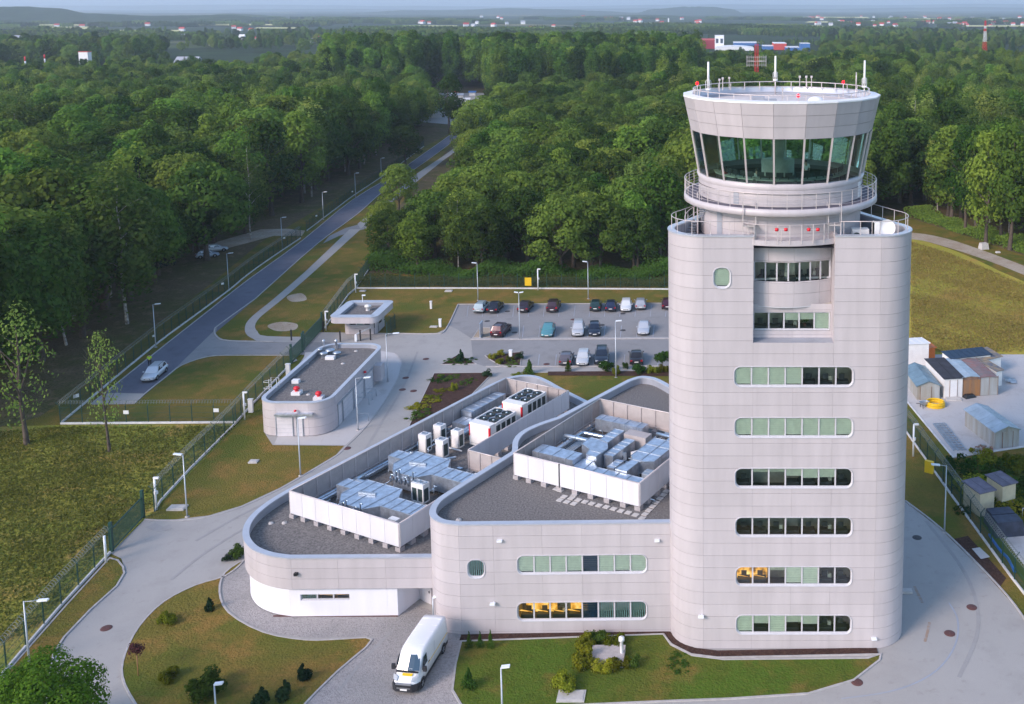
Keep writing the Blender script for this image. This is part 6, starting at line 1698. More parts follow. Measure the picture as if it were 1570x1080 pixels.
    for s_ in (-1, 1):
        for (xa, xb, ta, tb) in ((rx[0] + .12, mid - .03, rx[1], mid - .03), (mid + .03, rx[3] - .12, mid + .03, rx[2])):
            q = [(xa, s_ * wb, zb_), (xb, s_ * wb, zb_), (tb, s_ * wt, zr - .03), (ta, s_ * wt, zr - .03)]
            if s_ > 0: q = [q[1], q[0], q[3], q[2]]
            glass(q, (.05, .95, .12, .88), 'side_window')
        MB().box((h * .36, s_ * (w2 + .07), bel + .08), (.12, .18, .12)).build('mirror', pm_, e, world=False)
        wheel(e, h * .60, s_ * (w2 - .10)); wheel(e, -h * .60, s_ * (w2 - .10))
        ar = MB(); 
        for xx in (h * .60, -h * .60): ar.lathe((0, 0, 0), [(.02, 0), (.39, 0)], 20) if False else ar.add([(xx + .385 * math.cos(PI * t / 10), s_ * (w2 + .004), .31 + .385 * math.sin(PI * t / 10)) for t in range(11)] + [(xx - .385, s_ * (w2 + .004), .18), (xx + .385, s_ * (w2 + .004), .18)], [tuple(range(13)) if s_ < 0 else tuple(reversed(range(13)))])
        ar.build('wheel_arch', M['trim'], e, world=False)
        MB().box((h - .16, s_ * w2 * .66, hood - .22), (.24, .34, .13)).build('headlight', M['lens'], e, world=False)
        MB().box((-h + .07, s_ * w2 * .74, bel - .14), (.14, .26, .22 if kind != 'mpv' else .36)).build('tail_light', M['tail'], e, world=False)
    t = MB(); t.b2(h - .12, h + .03, -w2 * .68, w2 * .68, .2, .34); t.b2(-h - .02, -h + .12, -w2 * .74, w2 * .74, .22, .36); t.b2(h - .06, h + .015, -.36, .36, hood - .34, hood - .24); t.b2(-h * .5, h * .5, -w2 * .98, w2 * .98, .16, .24)
    t.build('bumper_trim', M['trim'], e, world=False)
    t = MB(); t.b2(h + .03, h + .045, -.26, .26, .38, .49); t.build('front_plate', M['plate'], e, world=False)
    t = MB(); t.b2(-h - .02, -h + .0, -.26, .26, .52, .63); t.build('rear_plate', M['plate'], e, world=False)
    if kind == 'suv' or kind == 'wagon':
        t = MB()
        for s_ in (-1, 1): t.tube([(rx[1] + .1, s_ * wt * .9, zr + .05), (rx[2] - .1, s_ * wt * .9, zr + .04)], .025, 5)
        t.build('roof_rail', M['trim'], e, world=False)
    return e
def zc(x, y): return 660 + x / 4.1316, 380 + y / 4.1316
N_, S_dir = RAD(90 + 3), RAD(-90 + 3)
CARS = [(300, 412, (.42, .50, .52), 'wagon', 'n', -7, 'pale silver green estate car at the left end of the rear row'),
        (387, 413, (.015, .017, .03), 'sedan', 'n', -6, 'black saloon next to the pale estate in the rear row'),
        (581, 409, (.03, .02, .03), 'sedan', 'n', -6, 'dark saloon beside the lamp line in the rear row, gaps on both sides'),
        (768, 408, (.045, .02, .03), 'suv', 'n', -2, 'dark maroon off roader standing alone in the rear row'),
        (1042, 401, (.02, .05, .05), 'hatch', 'n', 0, 'dark green hatchback at the left of the rear row group of four'),
        (1140, 403, (.02, .03, .07), 'hatch', 'n', 0, 'navy hatchback left of the white car in the rear row'),
        (1237, 404, (.78, .78, .78), 'hatch', 's', 0, 'white hatchback facing the camera in the rear row'),
        (1330, 391, (.38, .40, .44), 'hatch', 'n', 0, 'silver hatchback with red tail lamps at the right of the rear row group'),
        (1500, 389, (.06, .015, .03), 'hatch', 'n', 0, 'dark red car half hidden by the tower in the rear row'),
        (413, 566, (.05, .012, .02), 'suv', 'n', -12, 'dark red off roader parked askew behind the bare bed'),
        (735, 566, (.10, .30, .34), 'sedan', 's', 0, 'teal saloon facing the camera in the middle row'),
        (932, 561, (.55, .57, .60), 'mpv', 's', 2, 'silver people carrier facing the camera in the middle row'),
        (1040, 558, (.02, .03, .055), 'hatch', 's', 4, 'dark navy hatchback right of the silver people carrier'),
        (1347, 552, (.50, .53, .58), 'sedan', 's', -2, 'silver saloon with a sunroof at the right of the middle row'),
        (852, 747, (.12, .11, .13), 'hatch', 'n', 0, 'dark grey hatchback at the left of the front row'),
        (960, 747, (.60, .62, .64), 'hatch', 's', 0, 'silver hatchback facing the camera in the front row'),
        (1083, 742, (.02, .03, .05), 'suv', 's', 2, 'dark navy off roader behind the big green shrub in the front row'),
        (1305, 742, (.025, .025, .03), 'sedan', 'n', 2, 'black saloon at the right of the front row')]
for (cx_, cy_, c_, kd, dr_, ya, lab) in CARS:
    px, py = zc(cx_, cy_); x, y = G(px, py, .25); ln_ = {'hatch': 4.1, 'sedan': 4.6, 'wagon': 4.65, 'suv': 4.5, 'mpv': 4.4}[kd]
    a = (N_ if dr_ == 'n' else S_dir) + RAD(ya); dd = Vector((math.cos(N_ + RAD(ya)), math.sin(N_ + RAD(ya)))) * ln_ / 2
    car(x + dd.x, y + dd.y, a, c_, lab, kd, group='cars in the parking lot')
x, y = G(237, 573, .4)
pc = car(x, y, math.atan2(G(205, 612)[1] - G(389, 460)[1], G(205, 612)[0] - G(389, 460)[0]) + .03, (.62, .66, .72), 'silver estate car on the asphalt access road with a person in a vest beside it', 'wagon', z=.025)
pc.name = 'estate_car'
# cars glimpsed between the trees on the left
for px, py, c_, lab in ((318, 395, (.4, .48, .6), 'light blue car half hidden under the trees left of the road'), (332, 386, (.55, .6, .66), 'silver car farther back under the trees left of the road')):
    x, y = G(px, py); o = car(x, y, RAD(30), c_, lab, 'hatch')
# the delivery van
def van(x, y, ang):
    e = empty('delivery_van', (x, y, .04), ang, 'long white high roof delivery van with a yellow stripe parked by the entrance', 'van')
    L_, w2, H_ = 5.9, 1.0, 2.5; h = L_ / 2; WH = M['vanwhite']; e.scale = (.95, .95, .95)
    def sec(xx, zb, zt, wb, wt, r=.18):
        hf = [(-wb * .9, zb), (-wb, zb + .1), (-wb, zb + (zt - zb) * .45), (-wt - (wb - wt) * .2, zt - r * 1.1), (-wt + r * .3, zt - r * .3), (-wt + r * 1.2, zt), (0, zt + .03)]
        return [(xx, a, b) for a, b in hf] + [(xx, -a, b) for a, b in hf[-2::-1]]
    m_ = MB()
    loft(m_, [sec(-h, .42, 2.38, .96, .86), sec(-h + .06, .38, H_ - .02, w2, .90), sec(-h + .5, .36, H_, w2, .91), sec(0, .36, H_ + .02, w2, .92), sec(h - 2.0, .36, H_, w2, .90),
              sec(h - 1.62, .36, H_ - .10, w2, .86), sec(h - 1.42, .36, 2.28, w2, .84), sec(h - .78, .36, 1.38, w2 * .98, .80, .1), sec(h - .62, .36, 1.28, w2 * .97, .78, .1), sec(h - .22, .40, 1.06, w2 * .90, .68, .12), sec(h - .04, .46, .86, w2 * .72, .5, .1)])
    m_.build('body', WH, e, world=False)
    g = MB()
    a, b = Vector((h - 1.38, 0, 2.22)), Vector((h - .72, 0, 1.38)); nn = Vector((.84, 0, .64)).normalized() * .05
    pts = []
    for t, ww in ((0, .70), (.3, .76), (.7, .83), (1, .86)):
        p = a.lerp(b, t) + nn; pts.append([(p.x - .10 * (abs(s_) ** 2), s_ * ww, p.z - .0) for s_ in (-1, -.5, 0, .5, 1)])
    for i in range(3):
        for j in range(4): g.add([pts[i][j], pts[i + 1][j], pts[i + 1][j + 1], pts[i][j + 1]], [(0, 1, 2, 3)], 0, True)
    g.build('windscreen', M['vanglass'], e, world=False)
    MB().box((h - .86, .2, 1.52), (.2, .28, .01)).build('dashboard_paper', M['white'], e, world=False)
    g = MB(); g.bar((h - .66, -.84, 1.36), (h - .66, .84, 1.36), .16, .05); g.build('wiper_panel', M['trim'], e, world=False)
    for s_ in (-1, 1):
        y_ = s_ * (w2 + .006)
        q = [(h - 1.95, y_, 1.42), (h - .98, y_, 1.36), (h - 1.12, y_ * .985, 1.72), (h - 1.40, y_ * .955, 2.08), (h - 1.92, y_ * .95, 2.12)]
        MB().add(q, [(0, 1, 2, 3, 4) if s_ < 0 else (4, 3, 2, 1, 0)]).build('side_window', M['carglass'], e, world=False)
        MB().box((h - 1.0, s_ * (w2 + .20), 1.46), (.16, .26, .38)).bar((h - 1.0, s_ * w2, 1.4), (h - 1.0, s_ * (w2 + .1), 1.4), .07).build('mirror', M['trim'], e, world=False)
        MB().b2(-h + .15, h - 2.05, s_ * w2, s_ * (w2 + .01), 1.14, 1.20).build('yellow_stripe', M['yellow'], e, world=False)
        t = MB(); t.b2(-h + .1, h - .3, s_ * w2 * .98, s_ * (w2 + .02), .30, .52)
        for xx in (h - .95, -h + 1.0): t.add([(xx + .46 * math.cos(PI * k / 10), s_ * (w2 + .024), .36 + .46 * math.sin(PI * k / 10)) for k in range(11)] + [(xx - .46, s_ * (w2 + .024), .2), (xx + .46, s_ * (w2 + .024), .2)], [tuple(range(13)) if s_ < 0 else tuple(reversed(range(13)))])
        t.build('side_trim', M['trim'], e, world=False)
        t = MB()
        for xx in (h - 2.02, h - 3.2, -.4): t.b2(xx - .008, xx + .008, s_ * w2, s_ * (w2 + .004), .5, 2.1)
        t.b2(-.4, h - 3.2, s_ * w2, s_ * (w2 + .004), 2.09, 2.11); t.build('door_seam', M['parin'], e, world=False)
        MB().box((h - 2.2, s_ * (w2 + .02), 1.25), (.18, .04, .05)).build('door_handle', M['trim'], e, world=False)
        wheel(e, h - .95, s_ * (w2 - .08), .35, .24); wheel(e, -h + 1.0, s_ * (w2 - .08), .35, .24)
        l_ = MB(); l_.add([(h - .02, s_ * .52, .98), (h - .30, s_ * .90, 1.0), (h - .50, s_ * .95, 1.28), (h - .30, s_ * .55, 1.20)], [(0, 1, 2, 3) if s_ > 0 else (3, 2, 1, 0)])
        o = l_.build('headlight', M['lens'], e, world=False); o.location = (.03, 0, .02)
        MB().box((-h - .0, s_ * .88, 1.2), (.05, .12, .7)).build('tail_light', M['tail'], e, world=False)
    b = MB(); loft(b, [[(h - .55, yy, zz) for yy, zz in ((-1.02, .28), (-1.02, .72), (1.02, .72), (1.02, .28))], [(h - .16, yy, zz) for yy, zz in ((-.94, .26), (-.94, .80), (.94, .80), (.94, .26))], [(h + .08, yy, zz) for yy, zz in ((-.62, .28), (-.62, .74), (.62, .74), (.62, .28))]], smooth_=False)
    b.b2(-h - .08, -h + .1, -.95, .95, .3, .52); b.build('bumper', M['trim'], e, world=False)
    g = MB(); g.box((h + .04, 0, .86), (.14, 1.16, .09)); g.box((h + .1, 0, .58), (.06, 1.0, .05)); g.build('chrome_grille_frame', M['rim'], e, world=False)
    MB().box((h + .05, 0, .72), (.08, 1.06, .16)).build('grille', M['black'], e, world=False)
    MB().box((h + .10, 0, .46), (.02, .52, .12)).build('number_plate', M['plate'], e, world=False)
    MB().add([(h - .56, -.30, 1.28), (h - .36, -.26, 1.20), (h - .36, .45, 1.20), (h - .56, .50, 1.28)], [(0, 1, 2, 3)]).build('yellow_bonnet_mark', M['yellow'], e, world=False).location = (.02, 0, .05)
    r = MB()
    for k in range(5): r.b2(-h + .5 + k * .8, -h + .55 + k * .8, -.75, .75, H_ + .0, H_ + .025)
    r.build('roof_rib', WH, e, world=False)
    return e
M['vanwhite'] = mat('van_white', (.80, .81, .83), rough=.3, var=.01, coat=.5)
M['vanglass'] = mat('van_windscreen', (.035, .07, .11), rough=.08, var=.0, spec=.8)
fw, rw = Vector(G(648, 1054)), Vector(G(679, 1003))
dv = (fw - rw).normalized(); cv = (fw + rw) / 2 + Vector((dv.y, -dv.x)) * .92 * (-1) * -1
cv = (fw + rw) / 2 + Vector((dv.y, -dv.x)) * .92
van(cv.x, cv.y, math.atan2(dv.y, dv.x))
# ================================================================ people
def person(x, y, z, ang, label, top, legs, hair=(.03, .02, .015), pose='stand', scale=1.0):
    e = empty('person', (x, y, z), ang, label, 'person'); e.scale = (scale,) * 3
    up = {'stand': 0, 'sit': -.42}[pose]
    J = {'pel': (0, 0, .95 + up), 'wst': (0, 0, 1.12 + up), 'chs': (0, 0, 1.32 + up), 'nek': (0, 0, 1.50 + up), 'hd1': (0, -.01, 1.60 + up), 'hd2': (0, -.02, 1.73 + up)}
    R = {'pel': .13, 'wst': .12, 'chs': .14, 'nek': .055, 'hd1': .085, 'hd2': .075}; E = [('pel', 'wst'), ('wst', 'chs'), ('chs', 'nek'), ('nek', 'hd1'), ('hd1', 'hd2')]
    for s_, n in ((-1, 'l'), (1, 'r')):
        J['sh' + n] = (s_ * .19, 0, 1.42 + up); J['el' + n] = (s_ * .26, .02, 1.15 + up); J['wr' + n] = (s_ * .24, -.14, .95 + up); J['ha' + n] = (s_ * .23, -.20, .88 + up)
        R['sh' + n] = .06; R['el' + n] = .042; R['wr' + n] = .03; R['ha' + n] = .035
        E += [('chs', 'sh' + n), ('sh' + n, 'el' + n), ('el' + n, 'wr' + n), ('wr' + n, 'ha' + n)]
        if pose == 'stand': J['hp' + n] = (s_ * .1, 0, .88); J['kn' + n] = (s_ * .12, -.02, .5); J['an' + n] = (s_ * .12, .02, .09); J['to' + n] = (s_ * .13, -.14, .04)
        else: J['hp' + n] = (s_ * .1, -.03, .5); J['kn' + n] = (s_ * .14, -.45, .5); J['an' + n] = (s_ * .14, -.42, .09); J['to' + n] = (s_ * .14, -.56, .04)
        R['hp' + n] = .09; R['kn' + n] = .06; R['an' + n] = .04; R['to' + n] = .035
        E += [('pel', 'hp' + n), ('hp' + n, 'kn' + n), ('kn' + n, 'an' + n), ('an' + n, 'to' + n)]
    def skin(name, keys, mat_, grow, sub=1):
        ks = [k for k in J if k in keys]; ix = {k: i for i, k in enumerate(ks)}
        me = bpy.data.meshes.new(name); me.from_pydata([J[k] for k in ks], [(ix[a], ix[b]) for a, b in E if a in ix and b in ix], [])
        me.materials.append(mat_); o = bpy.data.objects.new(name, me); COL.objects.link(o); o.parent = e
        o.modifiers.new('skin', 'SKIN').use_smooth_shade = True
        for i, k in enumerate(ks): me.skin_vertices[0].data[i].radius = (R[k] + grow,) * 2; me.skin_vertices[0].data[i].use_root = (k in ('pel', 'chs'))
        s_ = o.modifiers.new('sub', 'SUBSURF'); s_.levels = sub; s_.render_levels = sub
        return o
    skin('body', list(J), SKINM, 0)
    skin('jacket', ['pel', 'wst', 'chs', 'shl', 'shr', 'ell', 'elr'], top, .022)
    skin('trousers', ['pel', 'hpl', 'hpr', 'knl', 'knr', 'anl', 'anr'], legs, .018)
    hm = MB(); hm.lathe((0, .0, 1.66 + up), [(.10, -.02), (.105, .05), (.08, .13), (.01, .16)], 12); hm.build('hair', mat('hair', hair, var=.1), e, world=False)
    return e
SKINM = mat('skin', (.45, .28, .2), rough=.6, var=.05)
CL = {k: mat('clothing', c, rough=.85, var=.1) for k, c in dict(vest=(.62, .85, .03), dark=(.02, .022, .03), white=(.7, .68, .66), blue=(.05, .08, .16), red=(.3, .05, .05)).items()}
x, y = G(230, 563); person(x, y, .02, RAD(200), 'person in a yellow hi-vis vest standing behind the silver estate car on the road', CL['vest'], CL['dark'])
def cabper(px, py, Y, lab, top, pose='stand', ang=180):
    x = AT(px, py, Y)[0]; person(x, Y, zf, RAD(ang), lab, CL[top], CL['dark'], pose=pose)
cabper(1236, 245, CY0 - 1.5, 'person in a white shirt standing in the cab right of the middle', 'white')
cabper(1160, 255, CY0 - 3.2, 'person in a white top seated at the desk left of the cab middle', 'white', 'sit', 20)
cabper(1113, 255, CY0 - 2.0, 'person in dark clothes seated at the left end of the cab desks', 'red', 'sit', 60)
cabper(1271, 255, CY0 - 3.0, 'person in dark clothes seated at the right end of the cab desks', 'blue', 'sit', -20)
# ================================================================ store yard right of the tower
def z2_(x, y): return 1350 + x / 4.154, 500 + y / 4.154
def shed(name, A, B, depth, h, label, wall, roof, ridge=0.0, mono=0.0, doors=(), z=0.0, over=.15, cat='shed', ribs=True):
    """A, B: front base corners (left, right) in site metres; depth goes back"""
    A, B = Vector(A), Vector(B); d = (B - A); W_ = d.length; d.normalize(); ang = math.atan2(d.y, d.x)
    e = empty(name, (A.x, A.y, z), ang, label, cat)
    m_ = MB(); hb = h + mono
    zt_f, zt_b = h, hb
    m_.add([(0, 0, 0), (W_, 0, 0), (W_, depth, 0), (0, depth, 0), (0, 0, zt_f), (W_, 0, zt_f), (W_, depth, zt_b), (0, depth, zt_b)], [(0, 1, 5, 4), (1, 2, 6, 5), (2, 3, 7, 6), (3, 0, 4, 7)])
    if ridge: m_.add([(0, 0, h), (W_, 0, h), (W_ / 2, 0, h + ridge), (0, depth, h), (W_, depth, h), (W_ / 2, depth, h + ridge)], [(0, 1, 2), (4, 3, 5)])
    if ribs:
        for k in range(1, int(depth / .9)):
            for x in (-.02, W_ + .0): m_.b2(x, x + .02, k * .9 - .03, k * .9 + .03, 0.02, h - .05)
        for k in range(1, int(W_ / .7)): m_.b2(k * .7 - .02, k * .7 + .02, -.02, 0, 0.02, h - .05)
    m_.build('wall', wall, e, world=False)
    m_ = MB(); t = .07; o = over
    if ridge:
        sl_ = ridge / (W_ / 2)
        for s0_, s1_ in ((-o, W_ / 2), (W_ / 2, W_ + o)):
            za = h - o * sl_ if s0_ < 0 else h + ridge; zb2 = h + ridge if s0_ < 0 else h - o * sl_
            vs = [(s0_, -o, za), (s1_, -o, zb2), (s1_, depth + o, zb2), (s0_, depth + o, za)]
            m_.add(vs + [(a, b, c + t) for a, b, c in vs], [(3, 2, 1, 0), (4, 5, 6, 7), (0, 1, 5, 4), (1, 2, 6, 5), (2, 3, 7, 6), (3, 0, 4, 7)])
            n_ = int(depth / 1.0)
            for k in range(n_ + 1):
                yy = -o + (depth + 2 * o) * k / n_; m_.bar((s0_, yy, za + t + .01), (s1_, yy, zb2 + t + .01), .06, .04)
    else:
        vs = [(-o, -o, zt_f), (W_ + o, -o, zt_f), (W_ + o, depth + o, zt_b), (-o, depth + o, zt_b)]
        m_.add(vs + [(a, b, c + t) for a, b, c in vs], [(3, 2, 1, 0), (4, 5, 6, 7), (0, 1, 5, 4), (1, 2, 6, 5), (2, 3, 7, 6), (3, 0, 4, 7)])
        n_ = max(2, int(W_ / .8))
        for k in range(n_ + 1): xx = -o + (W_ + 2 * o) * k / n_; m_.bar((xx, -o, zt_f + t + .01), (xx, depth + o, zt_b + t + .01), .06, .04)
    m_.build('roof', roof, e, world=False)
    for (x0, x1, z1, mm) in doors:
        dd = MB(); dd.b2(x0, x1, -.05, -.022, .05, z1); dd.build('door', mm, e, world=False)
        f_ = MB(); f_.b2(x0 - .05, x0, -.07, -.02, 0, z1 + .05); f_.b2(x1, x1 + .05, -.07, -.02, 0, z1 + .05); f_.b2((x0 + x1) / 2 - .02, (x0 + x1) / 2 + .02, -.07, -.05, .05, z1) if x1 - x0 > 1.5 else None
        if f_.f: f_.build('door_frame', M['rust2'], e, world=False)
    return e
M['tin'] = mat('weathered_sheet', (.42, .45, .46), rough=.55, c2=(.30, .27, .22), scale=.9, streak=True)
M['tinr'] = mat('pale_tin_roof', (.42, .50, .56), rough=.4, metal=.3, var=.12, scale=.8)
M['bluetin'] = mat('blue_grey_roof', (.20, .30, .36), rough=.45, metal=.3, var=.15, scale=.8)
M['tar'] = mat('dark_roofing_felt', (.035, .035, .045), rough=.8, var=.3, scale=1.0)
M['navyr'] = mat('navy_roof', (.015, .035, .07), rough=.5, var=.1)
M['rustr'] = mat('rusty_roof', (.28, .14, .13), rough=.7, c2=(.20, .18, .18), scale=1.0)
M['rustd'] = mat('rust_brown_door', (.36, .17, .06), rough=.8, c2=(.24, .15, .09), scale=1.5, streak=True)
M['rust2'] = mat('rust_frame', (.25, .15, .10), rough=.8, var=.3)
M['orange'] = mat('orange_paint', (.70, .18, .03), rough=.5, var=.1)
M['ochre'] = mat('patchy_roof', (.34, .26, .16), rough=.7, c2=(.10, .12, .16), scale=1.4)
M['cream'] = mat('cream_render', (.62, .54, .38), rough=.85, var=.08)
WS = lambda x, y: G(*z2_(x, y))
shed('metal_garage', WS(232, 472), WS(375, 468), 6.2, 1.75, 'rusty pale tin garage with a blue grey ridge roof nearest the tower', M['tin'], M['bluetin'], ridge=.55, doors=((.4, 1.7, 1.6, M['tin']),))
shed('site_cabin', WS(405, 462), WS(520, 455), 6.4, 2.45, 'white site cabin with a dark felt roof and a white door', M['unit'], M['tar'], mono=.2, doors=((.7, 1.6, 2.2, M['white']),), ribs=False)
shed('rusty_garage', WS(520, 452), WS(620, 446), 6.2, 2.45, 'garage with rust brown doors and a pale grey roof in the row', M['rust2'], M['tinr'], ridge=.12, doors=((.1, 2.2, 2.1, M['rustd']),))
shed('shipping_container', WS(624, 446), WS(733, 440), 6.2, 2.3, 'grey container with a rusty red brown roof in the row', M['tin'], M['rustr'], ridge=.1, doors=((.2, 2.4, 2.4, M['tin']),))
shed('small_hut', WS(735, 388), WS(772, 380), 2.6, 2.0, 'small white hut with a patchy ochre roof at the right of the row', M['unit'], M['ochre'], mono=.3)
shed('patched_shed', WS(640, 330), WS(765, 300), 2.6, 2.2, 'shed with a patchwork tin roof behind the right end of the row', M['unit'], M['ochre'], mono=.4)
shed('long_cabin', (30.6, 124.0), (36.0, 125.6), 2.3, 2.6, 'long white cabin with a navy blue roof behind the row', M['unit'], M['navyr'], mono=.15, ribs=False)
shed('white_container', WS(100, 262), WS(305, 250), 3.0, 3.0, 'tall white box unit with a sloping roof right behind the tower edge', M['unit'], M['white'], mono=-.3)
shed('orange_container', WS(306, 225), WS(346, 222), 2.5, 1.8, 'orange container end beside the tall white box', M['orange'], M['orange'], mono=0)
shed('metal_garage', WS(728, 785), WS(880, 765), 6.3, 1.9, 'long pale tin garage with a light blue ridge roof standing alone in the yard', M['tin'], M['tinr'], ridge=.5, doors=((.9, 2.1, 1.75, M['tin']),))
# clutter: hose coil, barrow, ladder racks, tarpaulin heap
x, y = WS(348, 510); e = empty('hose_coil', (x, y, 0), 0, 'coil of bright yellow hose lying on the yard in front of the garages', 'hose')
m_ = MB()
for k in range(4):
    m_.tube([(1.1 * math.cos(a / 12 * 2 * PI) * (1 - .06 * (k % 2)), 1.0 * math.sin(a / 12 * 2 * PI) * (1 - .06 * (k % 2)), .1 + k * .15) for a in range(13)], .1, 6)
m_.build('hose', M['yellow'], e, world=False)
x, y = WS(275, 520); e = empty('wheelbarrow', (x, y, 0), .5, 'grey wheelbarrow next to the yellow hose coil', 'wheelbarrow')
m_ = MB(); m_.add([(-.5, -.35, .75), (.6, -.3, .75), (.6, .3, .75), (-.5, .35, .75), (-.25, -.2, .35), (.35, -.18, .35), (.35, .18, .35), (-.25, .2, .35)], [(0, 1, 5, 4), (1, 2, 6, 5), (2, 3, 7, 6), (3, 0, 4, 7), (4, 5, 6, 7)]); m_.build('tray', M['galvd'], e, world=False)
m_ = MB(); m_.bar((-.9, -.3, .6), (.8, -.08, .25), .05); m_.bar((-.9, .3, .6), (.8, .08, .25), .05); m_.bar((-.3, -.25, 0), (-.3, -.2, .5), .05); m_.bar((-.3, .25, 0), (-.3, .2, .5), .05); m_.build('frame', M['black'], e, world=False)
o = MB().lathe((0, 0, -.05), [(.02, 0), (.2, 0), (.22, .05), (.2, .1), (.02, .1)], 14).build('wheel', M['tyre'], e, world=False); o.location = (.85, 0, .2); o.rotation_euler = (RAD(90), 0, 0)
p0, p1 = Vector(WS(335, 630)), Vector(WS(465, 800))
e = empty('lattice_sections', (p0.x, p0.y, 0), 0, 'blue grey lattice ladder sections lying along the yard edge', 'lattice'); m_ = MB(); d = p1 - p0; nn = Vector((-d.y, d.x)).normalized()
for off in (0, .45, .95, 1.4): a, b = p0 + nn * off, p1 + nn * off; m_.bar((a.x, a.y, .12), (b.x, b.y, .12), .09)
for k in range(22): a = p0 + d * k / 22; b = a + nn * 1.4 + d / 22 * (.5 if k % 2 else -.3); m_.bar((a.x, a.y, .14), (b.x, b.y, .14), .08)
m_.build('lattice', M['galvd'], e)
x, y = WS(655, 790); m_ = MB(); rnd = random.Random(3)
for k in range(26): a = rnd.uniform(0, 6.28); r = rnd.uniform(0, .8); m_.box((x + r * math.cos(a) * 1.3, y + r * math.sin(a), .15 + rnd.uniform(0, .35) * (1 - r)), (rnd.uniform(.2, .5), rnd.uniform(.2, .4), rnd.uniform(.15, .35)), a, k % 2)
m_.build('rubble_heap', [M['tin'], M['rust2']], label='heap of scrap and stones left of the lone tin garage', cat='heap')
for k in range(4):
    x, y = WS(790 + k * 12, 352 + (k % 2) * 16); x2, y2 = WS(855 + k * 3, 348 + k * 6)
    MB().bar((x, y, .5 - .1 * k), (x2, y2, .15), .5, .12).build('trestle', M['galv'], label='pale plank leaning at the right end of the garage row', cat='plank', group='planks at the end of the garage row')
x, y = WS(565, 455); MB().box((x, y, .2), (1.6, .9, .4), .4, 0, .6).build('tarpaulin_heap', M['black'], label='black heap in front of the rust brown doors', cat='heap')
x, y = WS(465, 470); MB().b2(x - .9, x + .9, y - .5, y + .5, 0, .2).build('doorstep', M['slab'], label='concrete step before the white cabin door', cat='step')
# two cream huts and the workshop corner, far right
def z9(x, y): return 1460 + x / 5.4, 720 + y / 5.4
shed('cream_hut', G(*z9(225, 395)), G(*z9(343, 365)), 2.4, 2.3, 'left small cream hut with a purple grey roof among weeds', M['cream'], M['tar2'] if 'tar2' in M else mat('purple_grey_felt', (.16, .14, .18), rough=.8, var=.2), mono=.1, ribs=False, cat='hut')
shed('cream_hut', G(*z9(412, 330)), G(*z9(520, 300)), 2.2, 2.3, 'right small cream hut with a purple grey roof among weeds', M['cream'], mat('purple_grey_felt', (.15, .135, .17), rough=.8, var=.2), mono=.1, ribs=False, cat='hut')
pa, pb = G(*z9(330, 480)), G(*z9(520, 520))
for (px, py, s1, s2, lab) in ((395, 460, 2.6, 1.4, 'upper dark sheeted bundle behind the right fence'), (450, 525, 2.8, 1.6, 'lower dark sheeted bundle behind the right fence')):
    x, y = G(*z9(px, py)); MB().box((x, y, .7), (s1, s2, 1.4), .15, 0, .85).build('sheeted_bundle', mat('dark_tarpaulin', (.03, .04, .07), rough=.6, var=.3), label=lab, cat='bundle')
x, y = G(*z9(580, 390)); e = empty('pipe_trolley', (x, y, 0), 0, 'pale blue tubular frame at the right image edge', 'frame'); m_ = MB()
for dx in (0, .7): m_.tube([(dx, 0, 0), (dx, 0, .8), (dx + 1.8, .3, .8), (dx + 1.8, .3, 0)], .05, 6)
m_.tube([(0, 0, .8), (.7, 0, .8)], .05, 6); m_.build('frame', M['coping'], e, world=False)
ps = [G(*z9(305, 570)), G(*z9(385, 690)), G(*z9(460, 770)), G(*z9(515, 880))]
MB().tube([(x, y, .35) for x, y in smooth(ps, 4)], .12, 8).build('blue_pipe', mat('blue_plastic', (.01, .12, .5), rough=.4, var=.1), label='bright blue pipe lying along the foot of the right fence', cat='pipe')
x, y = G(1508, 382); MB().box((x, y, .6), (1.7, 1.3, 1.2), .3, 0, .8).build('pale_rubble', M['slab'], label='pale bulky block at the forest edge above the dirt track', cat='block')
x, y = G(1530, 388); MB().box((x, y, .15), (.9, .6, .3), .2, 0, .8).build('pale_rubble', M['slab'], label='low pale slab beside the bulky block at the forest edge', cat='block')
# ================================================================ vegetation
def leaves_mesh(name, C, Nn, S, m, seed=0, aspect=.75):
    """one small four-cornered leaf spray per centre C, facing about Nn"""
    r = np.random.RandomState(seed); n = len(C)
    Nn = Nn + r.normal(0, .33, (n, 3)); Nn /= np.linalg.norm(Nn, axis=1)[:, None] + 1e-9
    t = np.cross(Nn, r.normal(0, 1, (n, 3))); t /= np.linalg.norm(t, axis=1)[:, None] + 1e-9
    b = np.cross(Nn, t); s = S[:, None] if np.ndim(S) else S
    v = np.stack([C - t * s * .5, C - b * s * .5 * aspect + t * s * .08, C + t * s * .5, C + b * s * .5 * aspect - t * s * .05], 1).reshape(-1, 3)
    me = bpy.data.meshes.new(name); me.vertices.add(4 * n); me.vertices.foreach_set('co', v.astype(np.float32).ravel())
    me.loops.add(4 * n); me.loops.foreach_set('vertex_index', np.arange(4 * n, dtype=np.int32))
    me.polygons.add(n); me.polygons.foreach_set('loop_start', np.arange(0, 4 * n, 4, dtype=np.int32))
    me.update(calc_edges=True); me.validate(); me.materials.append(m)
    return me
